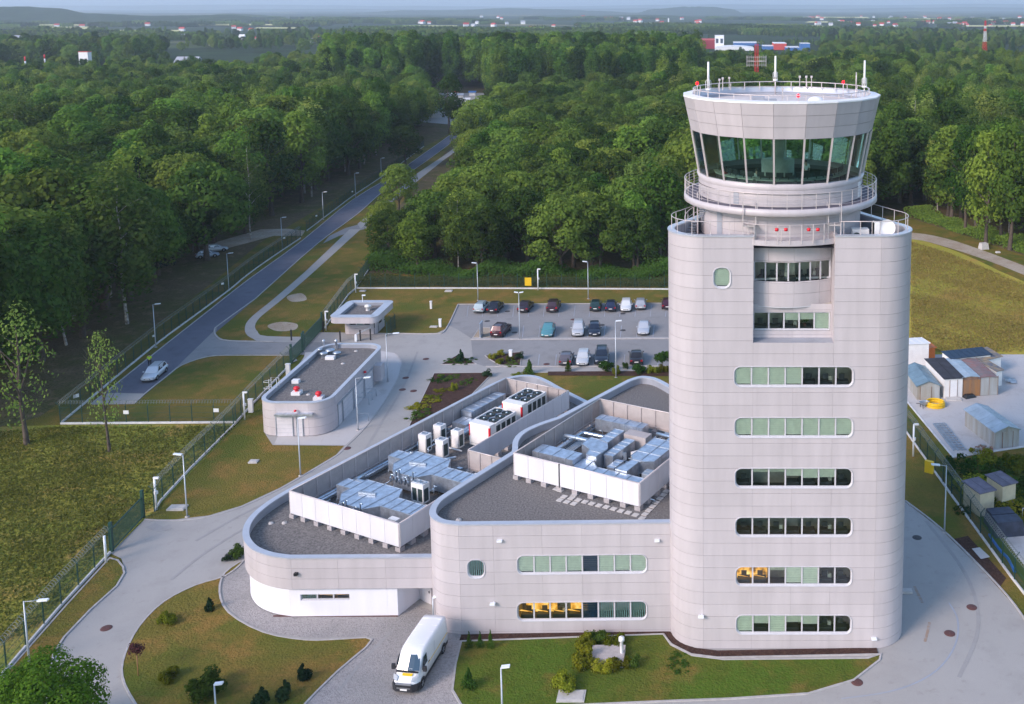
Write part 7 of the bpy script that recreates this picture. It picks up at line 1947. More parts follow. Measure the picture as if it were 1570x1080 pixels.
def crown(name, kind, seed, nleaf, size, m):
    """height 1 = top of the tree; all dimensions for a tree 10 m tall"""
    r = np.random.RandomState(seed); lobes = []
    if kind == 'round':
        for i in range(30):
            a = i * 2.4 + r.uniform(-.5, .5); z = ((i + .5) / 30) ** .75
            R = 3.3 * math.sqrt(max(.04, 1 - (2 * z - .85) ** 2 * .72)) * r.uniform(.7, 1.0)
            lobes.append((R * math.cos(a), R * math.sin(a), 2.2 + z * 6.4, r.uniform(.85, 1.5), r.uniform(.65, 1.05)))
    elif kind == 'tall':
        for i in range(50):
            a = r.uniform(0, 2 * PI); z = r.uniform(0, 1)
            R = 2.3 * (math.sin(PI * min(1, z * .85 + .12)) ** .6) * r.uniform(.4, 1.0)
            lobes.append((R * math.cos(a), R * math.sin(a), 2.2 + z * 7.0, r.uniform(.6, 1.05), r.uniform(.7, 1.1)))
    elif kind == 'birch':
        for i in range(44):
            a = r.uniform(0, 2 * PI); z = r.uniform(0, 1)
            R = 2.1 * math.sqrt(max(.05, 1 - (1.7 * z - .75) ** 2)) * r.uniform(.35, 1.0)
            lobes.append((R * math.cos(a), R * math.sin(a), 2.6 + z * 6.4, r.uniform(.45, .8), r.uniform(1.1, 1.8)))
    elif kind == 'poplar':
        for i in range(40):
            a = r.uniform(0, 2 * PI); z = r.uniform(0, 1)
            R = 1.25 * (math.sin(PI * min(1, z * .8 + .15)) ** .5) * r.uniform(.3, 1.0)
            lobes.append((R * math.cos(a), R * math.sin(a), 1.6 + z * 7.8, r.uniform(.45, .75), r.uniform(.9, 1.4)))
    elif kind == 'cone':
        for i in range(60):
            a = r.uniform(0, 2 * PI); z = r.uniform(0, 1) ** 1.3
            R = 2.1 * (1 - z) * r.uniform(.6, 1.0)
            lobes.append((R * math.cos(a), R * math.sin(a), .8 + z * 8.7, .25 + .75 * (1 - z), .28 + .2 * (1 - z)))
    L_ = np.array(lobes); wgt = L_[:, 3] ** 2; wgt /= wgt.sum(); idx = r.choice(len(L_), nleaf, p=wgt); l = L_[idx]
    d = r.normal(0, 1, (nleaf, 3)); d[:, 2] += .35; d /= np.linalg.norm(d, axis=1)[:, None]
    k = r.uniform(.62, 1.05, nleaf) ** .5
    C = l[:, :3] + d * np.stack([l[:, 3] * k, l[:, 3] * k, l[:, 4] * k], 1)
    C += r.normal(0, .06, C.shape)
    if kind == 'birch': C[:, 2] -= r.exponential(.28, nleaf)
    cen = np.array([0, 0, 5.0]); o = C - cen; o /= np.linalg.norm(o, axis=1)[:, None] + 1e-9
    Nn = d * .85 + o * .35
    return leaves_mesh(name, C, Nn, size * r.uniform(.6, 1.35, nleaf), m, seed)
def trunk(name, kind, seed, m):
    rnd = random.Random(seed); mb = MB(); top = {'round': 6.5, 'tall': 8.2, 'birch': 8.6, 'poplar': 8.5, 'cone': 9}[kind]; r0 = {'round': .24, 'tall': .2, 'birch': .085, 'poplar': .17, 'cone': .15}[kind]
    pts = []; x = y = 0
    for i in range(7): t = i / 6; pts.append((x, y, top * t)); x += rnd.uniform(-.12, .12); y += rnd.uniform(-.12, .12)
    mb.tube(pts, [r0 * (1.25 if i == 0 else 1 - .82 * i / 6) for i in range(7)], 7, caps=False)
    for k in range(9 if kind != 'cone' else 0):
        t = rnd.uniform(.3, .85); i = int(t * 6); p = Vector(pts[i]).lerp(Vector(pts[min(6, i + 1)]), t * 6 - i); a = rnd.uniform(0, 2 * PI)
        ln_ = rnd.uniform(1.2, 2.6) * (1.0 if kind in ('round', 'tall') else .6)
        q = p + Vector((math.cos(a) * ln_ * .5, math.sin(a) * ln_ * .5, ln_ * .45)); s_ = p + Vector((math.cos(a) * ln_, math.sin(a) * ln_, ln_ * .9 if kind != 'birch' else ln_ * .7))
        rr = r0 * (1 - .8 * t) * .55; mb.tube([p, q, s_], [rr, rr * .7, rr * .25], 5, caps=False)
    return mb.mesh(name, m)
# kinds: (category, [(crown, trunk)...])
PROTO = {}
def proto(key, kind, n, nleaf, size, lm, tm, seed):
    PROTO[key] = [(crown('crown', kind, seed + i, nleaf, size, lm), trunk('trunk', kind, seed + i, tm)) for i in range(n)]
proto('broad', 'round', 4, 5200, .34, M['leaf'], M['bark'], 10)
proto('tall', 'tall', 3, 4600, .32, M['leafp'], M['bark'], 30)
proto('birch', 'birch', 3, 4200, .26, M['leafb'], M['birchbark'], 50)
proto('poplar', 'poplar', 2, 3400, .30, M['leafp'], M['bark'], 70)
proto('sapling', 'tall', 2, 800, .24, M['leafb'], M['bark'], 110)
proto('bare', 'birch', 1, 1300, .2, M['leafb'], M['birchbark'], 120)
proto('spruce', 'cone', 1, 3200, .24, M['needle'], M['bark'], 90)
NAMES = {'bare': ('birch_tree', 'tree'), 'sapling': ('sapling', 'tree'), 'broad': ('broadleaf_tree', 'tree'), 'tall': ('alder_tree', 'tree'), 'birch': ('birch_tree', 'tree'), 'poplar': ('poplar_tree', 'tree'), 'spruce': ('spruce_tree', 'tree')}
LOOK = {'broad': 'broad round crowned tree', 'tall': 'oval crowned tree', 'birch': 'drooping pale birch', 'poplar': 'narrow upright poplar', 'spruce': 'pointed dark conifer'}
def plant(key, x, y, h, rz, wd=1.0, label=None, group=None, var=None, z=0.0, name=None):
    cr, tr = PROTO[key][(var if var is not None else random.randrange(99)) % len(PROTO[key])]
    e = empty(name or NAMES[key][0], (x, y, z), rz, label, NAMES[key][1], group); s = h / 10.0
    e.scale = (s * wd, s * wd, s)
    inst('crown', cr, e); inst('trunk', tr, e)
    return e
ZL = [(-700, 900), (-250, 720), (0, 628), (70, 572), (130, 524), (190, 488), (260, 440), (330, 392), (390, 350), (460, 318), (520, 282), (590, 234), (640, 210), (664, 186), (640, 168), (646, 142), (660, 122), (520, 122), (500, 138), (-700, 138)]
ZCN = [(596, 414), (592, 372), (640, 326), (694, 280), (730, 250), (738, 220), (756, 190), (752, 150), (730, 124), (1400, 124), (1400, 322), (1030, 400), (1030, 424), (600, 422)]
ZRT = [(1395, 320), (1440, 338), (1480, 352), (1570, 378), (1750, 440), (2300, 560), (2300, 124), (1395, 124)]
def zone(px, py):
    for n_, z_ in (('L', ZL), ('C', ZCN), ('R', ZRT)):
        if inside((px, py), z_): return n_
    return None
rnd = random.Random(11)
cands = []
yy = 95.0
while yy < 640:
    sp = 6.0 + yy * .004
    lo, hi = G(-160, 540)[0], 0
    xm = -(CCX + 160) / CF * yy * 1.03 - 5; xM = (1570 + 120 - CCX) / CF * yy * 1.03 + 5
    xx = xm
    while xx < xM:
        x = xx + rnd.uniform(-.42, .42) * sp; y = yy + rnd.uniform(-.42, .42) * sp
        px, py = PX(x, y); zn = zone(px, py)
        if zn: cands.append((x, y, px, py, zn))
        xx += sp
    yy += sp * .92
def noise2(x, y, s):
    return math.sin(x * s + 1.7) * math.cos(y * s * .8 + .6) + .5 * math.sin(x * s * 2.3 + y * s * 1.9)
trees = []
for (x, y, px, py, zn) in cands:
    n1 = noise2(x, y, .035)
    u = rnd.random()
    if zn == 'L':
        k = 'birch' if u < .20 + .12 * n1 else 'tall' if u < .50 else 'broad'; h = rnd.uniform(14, 24) + 2 * n1
        if y > 330: h = rnd.uniform(15, 19) + n1
    elif zn == 'C':
        k = 'birch' if u < .08 + .05 * n1 else 'tall' if u < .24 else 'broad'; h = rnd.uniform(11, 19) + 1.5 * n1
        if y < 200: h = rnd.uniform(12, 16)
        if px > 1000: h += 3
        if px < 720:
            cap = (py - (353 - (px - 26 - 553) * .8)) * 47 / (py - 11)
            h = min(h, cap)
            if h < 6.5: continue
    else:
        k = 'birch' if u < .30 + .1 * n1 else 'tall' if u < .62 else 'broad'; h = rnd.uniform(14, 23) + 1.5 * n1
        if y > 330: h -= 3
    if u > .985: k = 'spruce'
    if zn in 'C' and y > 480 and 740 < px < 1060: k, h = ('poplar' if u < .7 else 'tall'), rnd.uniform(24, 28)
    if zn in 'LR' and y > 520 and px > 500 and px < 1060: k, h = ('poplar' if u < .7 else 'tall'), rnd.uniform(24, 28)
    trees.append((x, y, px, py, zn, k, h, rnd.uniform(0, 2 * PI)))
# how much of each shows: rows nearest the clearing and the tallest silhouettes first


def front(t):
    x, y, px, py, zn = t[:5]
    z_ = {'L': ZL, 'C': ZCN, 'R': ZRT}[zn]
    for k in (1, 2, 3, 4):
        p2 = PX(x, y - 6.5 * k)
        if zone(*p2) != zn: return k
    return 9
cnt = {}
stuffpts = []
order_ = sorted(trees, key=lambda t: (front(t) > 2, t[1]))
for t in order_:
    x, y, px, py, zn, k, h, rz = t
    inview = -60 < px < 1630 and not (1045 < px < 1375 and py > 170)
    fr_ = front(t)
    lim = {'broad': 270, 'tall': 130, 'birch': 110, 'poplar': 40, 'spruce': 20}[k]
    if inview and cnt.get(k, 0) < lim:
        cnt[k] = cnt.get(k, 0) + 1
        row = {1: 'first', 2: 'second', 3: 'third', 4: 'fourth'}.get(fr_, 'inner')
        side = {'L': 'left forest near the far road' if px > 380 else 'left forest at picture edge' if px < 130 else 'left forest near road end', 'C': 'forest behind the parking lot' if py > 300 else 'forest far behind the parking lot', 'R': 'right forest'}[zn]
        ht = 'taller' if h > 18 else 'lower'
        plant(k, x, y, h, rz, rnd.uniform(.9, 1.2), '%s %s, %s row of the %s' % (ht, LOOK[k], row, side), '%s %s trees of the %s row, %s' % (ht, k, row, side))
    else: stuffpts.append((x, y, h, rz, {'broad': 0, 'tall': 1, 'birch': 2, 'poplar': 3, 'spruce': 4}[k]))
# special single trees
def sp(key, px, py, ytop, label, wd=1.0, var=0, name=None):
    x, y = G(px, py); h = AT(px, ytop, y)[2]; return plant(key, x, y, h, .7 * px, wd, label, None, var, name=name)
sp('birch', 195, 497, 250, 'tall birch with a white trunk at the forest edge left of the lower road lamp', 1.1, 0)
sp('bare', 385, 368, 200, 'slender birch with a bare forked pale trunk by the forest track', .8, 0)
sp('sapling', 168, 693, 500, 'thin sapling with a sparse crown standing before the road end fence', .55, 2)
sp('sapling', 41, 682, 458, 'slim pale leaning tree at the left picture edge in the meadow', .8, 1)
sp('broad', 622, 256, 188, 'bushy light tree standing alone beside the far road', 1.0, 1)
sp('broad', 612, 330, 245, 'light yellow green tree on the verge where the road bends', .9, 2)
sp('tall', 690, 205, 112, 'tall ragged tree in front of the distant market', 1.0, 1)
sp('poplar', 1045, 155, 92, 'pale trunked poplar standing above the middle forest', 1.0, 1)
for i, (px, py, yt) in enumerate(((1511, 378, 200), (1497, 362, 190), (1548, 384, 180), (1480, 356, 195), (1535, 372, 188))):
    sp('tall', px, py, yt, 'tall reddish trunked tree at the right forest edge, %s' % ('at the white block', 'behind the white block', 'at the picture edge', 'left of the block', 'right of the block')[i], .8, i, name='pine_tree')
sp('broad', 598, 404, 316, 'low spreading tree at the left corner of the middle forest by the fence', 1.15, 0)
sp('broad', 590, 374, 302, 'dark spreading tree overhanging the side track by the road', 1.1, 3)
sp('tall', 640, 418, 318, 'oval tree at the fence corner, right of the low spreading tree', 1.1, 2)
# nearest tree, bottom left corner
big = crown('crown', 'round', 5, 26000, .17, M['leafnear'] if 'leafnear' in M else leaf_mat('near_leaves', (.05, .14, .012), (.26, .38, .05)))
x, y = G(80, 1240); h = AT(95, 1000, y)[2]
e = empty('broadleaf_tree', (x, y, 0), 1.0, 'bright green leafy tree top in the bottom left corner of the picture', 'tree'); e.scale = (h / 10,) * 3
inst('crown', big, e); inst('trunk', PROTO['broad'][0][1], e)
big2 = crown('crown', 'round', 6, 12000, .2, M['leaf']); x, y = G(-10, 1180); h = AT(0, 1035, y)[2]
e = empty('broadleaf_tree', (x, y, 0), 2.0, 'darker tree left of the bright tree in the bottom left corner', 'tree'); e.scale = (h / 10,) * 3
inst('crown', big2, e); inst('trunk', PROTO['broad'][1][1], e)
# the mass of trees behind the individual ones and out to the plain
for i in range(6500):
    d = 640 * (2.6 ** rnd.random()); px = rnd.uniform(-120, 1690); x = (px - CCX) / CF * d; y = d
    f = noise2(x, y, .008) + .6 * noise2(x, y, .021)
    thr = -.15 if d < 900 else -.02
    if f < thr: continue
    if 1045 < px < 1260 and 1000 < d < 1200: continue
    if (px < 520 or px > 1260) and d > 1000 and rnd.random() < .2: continue
    stuffpts.append((x, y, (rnd.uniform(9.5, 11.5) if d < 800 else rnd.uniform(6.5, 8.5)) if 1045 < px < 1260 else rnd.uniform(11, 18), rnd.uniform(0, 6), rnd.choice([0, 0, 1, 3])))
for i in range(230):       # the dark row of tall poplars across the middle distance
    px = rnd.uniform(505, 1070); d = rnd.uniform(575, 680); stuffpts.append(((px - CCX) / CF * d, d, rnd.uniform(27, 32), rnd.uniform(0, 6), rnd.choice([3, 1, 1])))
for i in range(160):
    px = rnd.uniform(-60, 260); d = rnd.uniform(760, 1000); stuffpts.append(((px - CCX) / CF * d, d, rnd.uniform(17, 24), rnd.uniform(0, 6), rnd.choice([0, 1])))
for i in range(3600):      # woods on the plain
    d = 1450 * (2.75 ** rnd.random()); px = rnd.uniform(-120, 1690); x = (px - CCX) / CF * d; y = d
    f = noise2(x, y, .0035) + .7 * noise2(x, y, .0011)
    if f < -.25 or (px < 440 and 1800 < d < 2900 and rnd.random() < .84) or (px > 1230 and d > 2000 and rnd.random() < .55): continue
    stuffpts.append((x, y, rnd.uniform(9, 13), rnd.uniform(0, 6), 5))
# coarse clump of canopy for the far woods
clump = []
r = np.random.RandomState(3); n = 2600; C = np.stack([r.uniform(-22, 22, n), r.uniform(-12, 12, n), r.uniform(3, 10, n) * (1 + .25 * np.sin(r.uniform(0, 6, n)))], 1)
C[:, 2] = 5 + 4.5 * np.clip(np.sin(C[:, 0] * .5) * np.cos(C[:, 1] * .6), -.6, 1) + r.uniform(-4, 1, n)
cm = leaves_mesh('woodland_clump', C, np.tile(np.array([[0, -.5, .8]]), (n, 1)), 2.2 * r.uniform(.6, 1.3, n), M['leaf'], 4)
def gn_forest(name, pts, label):
    me = bpy.data.meshes.new(name); me.from_pydata([(p[0], p[1], 0) for p in pts], [], [])
    for an, tp, vals in (('h', 'FLOAT', [p[2] / 10 for p in pts]), ('rz', 'FLOAT', [p[3] for p in pts]), ('idx', 'INT', [p[4] if p[4] < 5 else 5 for p in pts])):
        at_ = me.attributes.new(an, tp, 'POINT'); at_.data.foreach_set('value', vals)
    o = bpy.data.objects.new(name, me); COL.objects.link(o); tag(o, label, kind='stuff')
    o['category'] = 'forest'
    ng = bpy.data.node_groups.new('forest', 'GeometryNodeTree')
    ng.interface.new_socket('Geometry', in_out='INPUT', socket_type='NodeSocketGeometry'); ng.interface.new_socket('Geometry', in_out='OUTPUT', socket_type='NodeSocketGeometry')
    gi = ng.nodes.new('NodeGroupInput'); go = ng.nodes.new('NodeGroupOutput'); jn = ng.nodes.new('GeometryNodeGeometryToInstance')
    srcs = []
    for key in ('broad', 'tall', 'birch', 'poplar', 'spruce'):
        for ob in bpy.data.objects:
            if ob.name.startswith('crown') and ob.data == PROTO[key][0][0]: srcs.append(ob); break
    ib = None
    holder = bpy.data.objects.new('woodland_clump', cm); COL.objects.link(holder)
    px_, py_ = (420 - CCX) / CF * 1750, 1750; holder.location = (px_, py_, 0); tag(holder, 'strip of far woodland on the plain, left of the middle', kind='stuff'); holder['category'] = 'woodland'
    srcs.append(holder)
    oi = []
    for sct in srcs:
        q = ng.nodes.new('GeometryNodeObjectInfo'); q.transform_space = 'ORIGINAL'; q.inputs['Object'].default_value = sct; q.inputs['As Instance'].default_value = True; oi.append(q)
    ip_ = ng.nodes.new('GeometryNodeJoinGeometry')
    for q in reversed(oi): ng.links.new(q.outputs['Geometry'], ip_.inputs[0])
    io = ng.nodes.new('GeometryNodeInstanceOnPoints')
    ng.links.new(gi.outputs[0], io.inputs['Points']); ng.links.new(ip_.outputs[0], io.inputs['Instance']); io.inputs['Pick Instance'].default_value = True
    def att(nm, tp):
        a = ng.nodes.new('GeometryNodeInputNamedAttribute'); a.data_type = tp; a.inputs['Name'].default_value = nm; return a.outputs['Attribute']
    ng.links.new(att('idx', 'INT'), io.inputs['Instance Index'])
    cx = ng.nodes.new('ShaderNodeCombineXYZ'); ng.links.new(att('rz', 'FLOAT'), cx.inputs[2]); ng.links.new(cx.outputs[0], io.inputs['Rotation'])
    c2 = ng.nodes.new('ShaderNodeCombineXYZ'); hh = att('h', 'FLOAT')
    for i_ in range(3): ng.links.new(hh, c2.inputs[i_])
    ng.links.new(c2.outputs[0], io.inputs['Scale'])
    ng.links.new(io.outputs[0], go.inputs[0]); ng.nodes.remove(jn)
    md = o.modifiers.new('forest', 'NODES'); md.node_group = ng
    return o
gn_forest('distant_forest', stuffpts, 'continuous mass of forest canopy behind the front trees and out to the plain')

# ---------------------------------------------------------------- shrubs
def shrub_mesh(seed, n, kind, m, size):
    r = np.random.RandomState(seed); 
    if kind == 'ball': 
        lob = [(r.uniform(-.5, .5), r.uniform(-.5, .5), r.uniform(.25, .75), r.uniform(.22, .42)) for _ in range(14)]
    elif kind == 'cone': lob = [(r.uniform(-.3, .3) * (1 - z), r.uniform(-.3, .3) * (1 - z), z, .32 * (1.05 - z)) for z in np.linspace(.08, .95, 14)]
    else: lob = [(r.uniform(-.8, .8), r.uniform(-.6, .6), r.uniform(.08, .3), r.uniform(.12, .28)) for _ in range(16)]
    l = np.array(lob)[r.randint(0, len(lob), n)]; d = r.normal(0, 1, (n, 3)); d[:, 2] += .3; d /= np.linalg.norm(d, axis=1)[:, None]
    C = l[:, :3] + d * l[:, 3:4] * r.uniform(.6, 1.1, (n, 1)); C[:, 2] = np.maximum(C[:, 2], .02)
    return leaves_mesh('shrub', C, d, size * r.uniform(.6, 1.4, n), m, seed)
SH = {('ball', 'y'): shrub_mesh(1, 1700, 'ball', M['leafy'], .13), ('ball', 'g'): shrub_mesh(2, 1700, 'ball', M['leafg'], .13), ('ball', 'd'): shrub_mesh(3, 1500, 'ball', M['needle'], .11),
      ('cone', 'g'): shrub_mesh(4, 1700, 'cone', M['needle'], .12), ('low', 'g'): shrub_mesh(5, 700, 'low', M['leafg'], .12), ('low', 'y'): shrub_mesh(6, 700, 'low', M['leafy'], .12), ('ball', 'r'): shrub_mesh(7, 500, 'ball', M['leafr'], .14),
      ('cone', 'm'): shrub_mesh(8, 1700, 'cone', M['leafg'], .10)}
def shrub(kind, c, px, py, wpx, hpx, label, cat='shrub', nm='shrub'):
    x, y = G(px, py); s = CF / y / 1.0; w_ = wpx / s; h = max(.15, hpx / s)
    o = bpy.data.objects.new(nm, SH[(kind, c)]); COL.objects.link(o); o.location = (x, y + w_ * .2, .04); k_ = .85 if kind == 'cone' else 1.3; o.scale = (w_ / k_, w_ / k_, h)
    o.rotation_euler = (0, 0, px * .37); tag(o, label, cat)
for a in (('ball', 'g', 215, 848 + 20, 0, 0, ''),): pass
z5_ = lambda x, y: (x / 2.8425, 700 + y / 2.8425)
z7_ = lambda x, y: (640 + x / 3.6, 780 + y / 3.6)
z6_ = lambda x, y: (340 + x / 3.6, 780 + y / 3.6)
for kind, c, (px, py), wpx, hpx, lab in (
    ('ball', 'g', (362, 858), 26, 20, 'green bush against the nose of the low wing'),
    ('ball', 'd', (348, 862), 16, 12, 'dark low bush left of the green one by the wing nose'),
    ('cone', 'g', (320, 938), 17, 22, 'small dark conifer in a mulch ring on the left lawn'),
    ('ball', 'y', (252, 960), 28, 18, 'yellow green bush in the middle of the left lawn'),
    ('ball', 'y', (257, 1048), 30, 22, 'yellow bush at the lower left of the left lawn'),
    ('ball', 'g', (310, 1075), 62, 36, 'large green bush at the bottom of the left lawn'),
    ('cone', 'g', (463, 1049), 26, 32, 'third conical dwarf conifer on the left lawn, uppermost'),
    ('cone', 'g', (436, 1074), 27, 32, 'middle conical dwarf conifer on the left lawn'),
    ('cone', 'g', (400, 1088), 32, 34, 'lowest conical dwarf conifer on the left lawn'),
    ('cone', 'm', (719, 996), 11, 30, 'left slim columnar conifer by the office block wall'),
    ('cone', 'm', (736, 996), 11, 30, 'middle slim columnar conifer by the office block wall'),
    ('cone', 'm', (752, 997), 11, 34, 'right slim columnar conifer by the office block wall'),
    ('cone', 'm', (718, 1060), 24, 38, 'bushy green conifer at the left of the tower lawn'),
    ('ball', 'y', (862, 1062), 38, 28, 'loose yellow green bush above the bottom hatch'),
    ('ball', 'y', (894, 1000), 34, 26, 'yellow green shrub left of the vent shaft'),
    ('ball', 'y', (893, 1025), 36, 30, 'yellow green shrub at the front left of the vent shaft'),
    ('ball', 'g', (915, 990), 36, 20, 'green shrub behind the vent shaft, left one'),
    ('ball', 'y', (942, 994), 34, 22, 'yellow green shrub behind the vent shaft, right one'),
    ('ball', 'y', (925, 1030), 34, 18, 'yellow green shrub in front of the vent shaft, left one'),
    ('ball', 'y', (950, 1030), 34, 18, 'yellow green shrub in front of the vent shaft, right one'),
    ('ball', 'g', (970, 1026), 26, 18, 'brownish green shrub at the right of the vent shaft'),
    ('low', 'g', (1040, 1022), 40, 6, 'low dark green patch on the tower lawn, middle'),
    ('cone', 'g', (706, 556), 14, 20, 'small spruce in the triangular planting bed'),
    ('low', 'g', (694, 557), 22, 5, 'low ground cover left in the triangular bed'), ('low', 'g', (716, 556), 22, 5, 'low ground cover right in the triangular bed'),
    ('ball', 'y', (755, 551), 12, 9, 'yellow ball shrub at the left of the parking bed'), ('ball', 'y', (768, 546), 13, 9, 'yellow ball shrub at the back of the parking bed'), ('ball', 'y', (766, 559), 13, 9, 'yellow ball shrub at the front of the parking bed'), ('ball', 'y', (781, 555), 12, 9, 'yellow ball shrub right of the middle of the parking bed'), ('ball', 'd', (795, 552), 15, 11, 'dark round shrub at the right of the parking bed'), ('low', 'g', (785, 560), 22, 4, 'ground cover at the front of the parking bed'),
    ('ball', 'd', (745, 580), 16, 12, 'dark round shrub at the top corner of the screen wall'),
    ('cone', 'm', (811, 575), 15, 24, 'drooping small tree behind the low wing loop'), ('cone', 'm', (871, 571), 9, 22, 'slim young tree by the front row cars'),
    ('ball', 'g', (930, 571), 24, 18, 'big green shrub in front of the navy off roader'), ('ball', 'y', (944, 575), 13, 14, 'yellow upright shrub next to the big green one'), ('ball', 'g', (959, 567), 10, 11, 'small dark shrub behind the yellow one'),
    ('ball', 'g', (980, 575), 22, 17, 'green shrub in the bed near the tower, left'), ('ball', 'y', (1000, 574), 18, 13, 'yellow green shrub in the bed near the tower, middle'), ('ball', 'y', (1017, 573), 17, 14, 'yellow green shrub in the bed next to the tower'),
    ('low', 'y', (800, 576), 26, 5, 'low yellow ground cover by the drooping tree'),
    ('low', 'y', (648, 625), 44, 8, 'bright green ground cover patch in the mulch bed, lower one'), ('low', 'g', (640, 640), 34, 7, 'green ground cover in the mulch bed, lowest'), ('low', 'y', (680, 602), 26, 6, 'yellow green ground cover in the mulch bed, middle'), ('ball', 'y', (696, 600), 10, 14, 'upright yellow plant in the mulch bed'), ('low', 'g', (670, 586), 24, 5, 'dark ground cover in the mulch bed, upper'), ('low', 'g', (690, 582), 22, 5, 'dark ground cover in the mulch bed, upper right'), ('ball', 'g', (676, 580), 11, 6, 'small round shrub at the top of the mulch bed'), ('low', 'g', (716, 588), 22, 5, 'ground cover in the mulch bed near the screen'), ('low', 'y', (662, 612), 22, 6, 'yellow ground cover in the mulch bed, left middle')):
    shrub(kind, c, px, py, wpx, hpx, lab)
# the round headed standard tree by the tower and the little purple one
x, y = G(1016, 572); e = empty('lollipop_tree', (x, y, 0), 0, 'small round headed tree at the left edge of the tower by the parking', 'tree')
MB().tube([(0, 0, 0), (0, 0, 1.8)], .05, 6).build('trunk', M['bark'], e, world=False); o = inst('crown', SH[('ball', 'g')], e, (0, 0, 1.4)); o.scale = (1.7, 1.7, 1.6)
x, y = G(212, 1038); e = empty('purple_tree', (x, y, 0), 0, 'small purple leaved standard tree on the left lawn', 'tree')
MB().tube([(0, 0, 0), (.02, 0, 1.9)], .035, 6).build('trunk', M['rustd'], e, world=False); o = inst('crown', SH[('ball', 'r')], e, (0, 0, 1.6)); o.scale = (.9, .9, 1.0)
# weeds behind the right fence
for i in range(26):
    px, py = rnd.uniform(1465, 1575), 0; py = rnd.uniform(705 + (px - 1465) * -.05, 790 + (px - 1465) * .2)
    if abs(px - 1510) < 22 and py > 770: continue
    x, y = G(px, py); o = bpy.data.objects.new('weed_clump', SH[('low', 'yg'[i % 2])]); COL.objects.link(o); o.location = (x, y, 0); s = rnd.uniform(.9, 2.0); o.scale = (s * 1.3, s * 1.3, s * .9); o.rotation_euler = (0, 0, i)
    tag(o, 'rank green weed clump on the waste ground behind the right fence', 'weeds', 'weed clumps behind the right fence')
# undergrowth along the forest feet
def underbrush(name, pts, n, seed, hmax, label, m, size=.5, deep=5):
    r = np.random.RandomState(seed); W = Wall(gp(pts)); t = r.uniform(0, W.L, n); o_ = r.uniform(-deep, 1.0, n)
    b = np.array([W.at(a, c) for a, c in zip(t, o_)]); hh = (np.sin(t * .6) + np.sin(t * .23 + 1) + 2.2) / 4.2 * hmax
    z = r.uniform(0, 1, n) ** .8 * hh; C = np.stack([b[:, 0], b[:, 1], z + .1], 1)
    me = leaves_mesh(name, C, np.tile(np.array([[-.2, -.7, .6]]), (n, 1)), size * r.uniform(.6, 1.3, n), m, seed)
    o = bpy.data.objects.new(name, me); COL.objects.link(o); tag(o, label, 'undergrowth', kind='stuff')
underbrush('undergrowth', [(562, 415), (700, 428), (850, 430), (1030, 430), (1200, 380)], 26000, 1, 3.6, 'dense undergrowth at the foot of the middle forest behind the fence', M['leafg'], .34)
underbrush('undergrowth', [(1390, 330), (1440, 346), (1480, 360), (1570, 388), (1700, 430)], 12000, 2, 2.4, 'undergrowth at the foot of the right forest', M['leaf'], .38)
underbrush('undergrowth', [(598, 414), (600, 380), (646, 334), (694, 290), (722, 262)], 9000, 3, 2.0, 'undergrowth along the right side of the far road', M['leaf'], .4, deep=4)
underbrush('reed_grass', [(548, 438), (700, 438), (850, 438), (1040, 439)], 9000, 4, 1.3, 'tall grass between the fence and the middle forest', leaf_mat('tall_grass', (.09, .11, .03), (.22, .20, .07)), .3, deep=4)
# rough grass on the open ground: short upright tufts
def tufts(name, poly, n, seed, label, m, h=.22):
    r = np.random.RandomState(seed); P = gp(poly); xs = [p[0] for p in P]; ys = [p[1] for p in P]; out = []
    while len(out) < n:
        x, y = r.uniform(min(xs), max(xs)), r.uniform(min(ys), max(ys))
        if .35 * noise2(x, y, .35) + .25 * noise2(x, y, .09) + r.normal(0, .8) > 0 and inside((x, y), P): out.append((x, y, r.uniform(.05, h)))
    C = np.array(out); Nn = r.normal(0, 1, (n, 3)); Nn[:, 2] = .5
    me = leaves_mesh(name, C, Nn, .26 * r.uniform(.5, 1.3, n), m, seed, aspect=.6)
    o = bpy.data.objects.new(name, me); COL.objects.link(o); tag(o, label, 'grass', kind='stuff')
GT = leaf_mat('grass_tuft_blades', (.13, .16, .028), (.29, .27, .075)); GT2 = leaf_mat('meadow_blades', (.26, .23, .06), (.44, .37, .12))
tufts('grass_tufts', [(-20, 1000), (-20, 665), (90, 656), (360, 655), (230, 780), (165, 845), (60, 960)], 26000, 1, 'rough grass tufts in the meadow outside the left fence', GT)
tufts('meadow_grass', [(1396, 372), (1450, 388), (1575, 440), (1600, 540), (1396, 542)], 30000, 2, 'yellowing tall grass of the meadow right of the tower', GT2, .4)

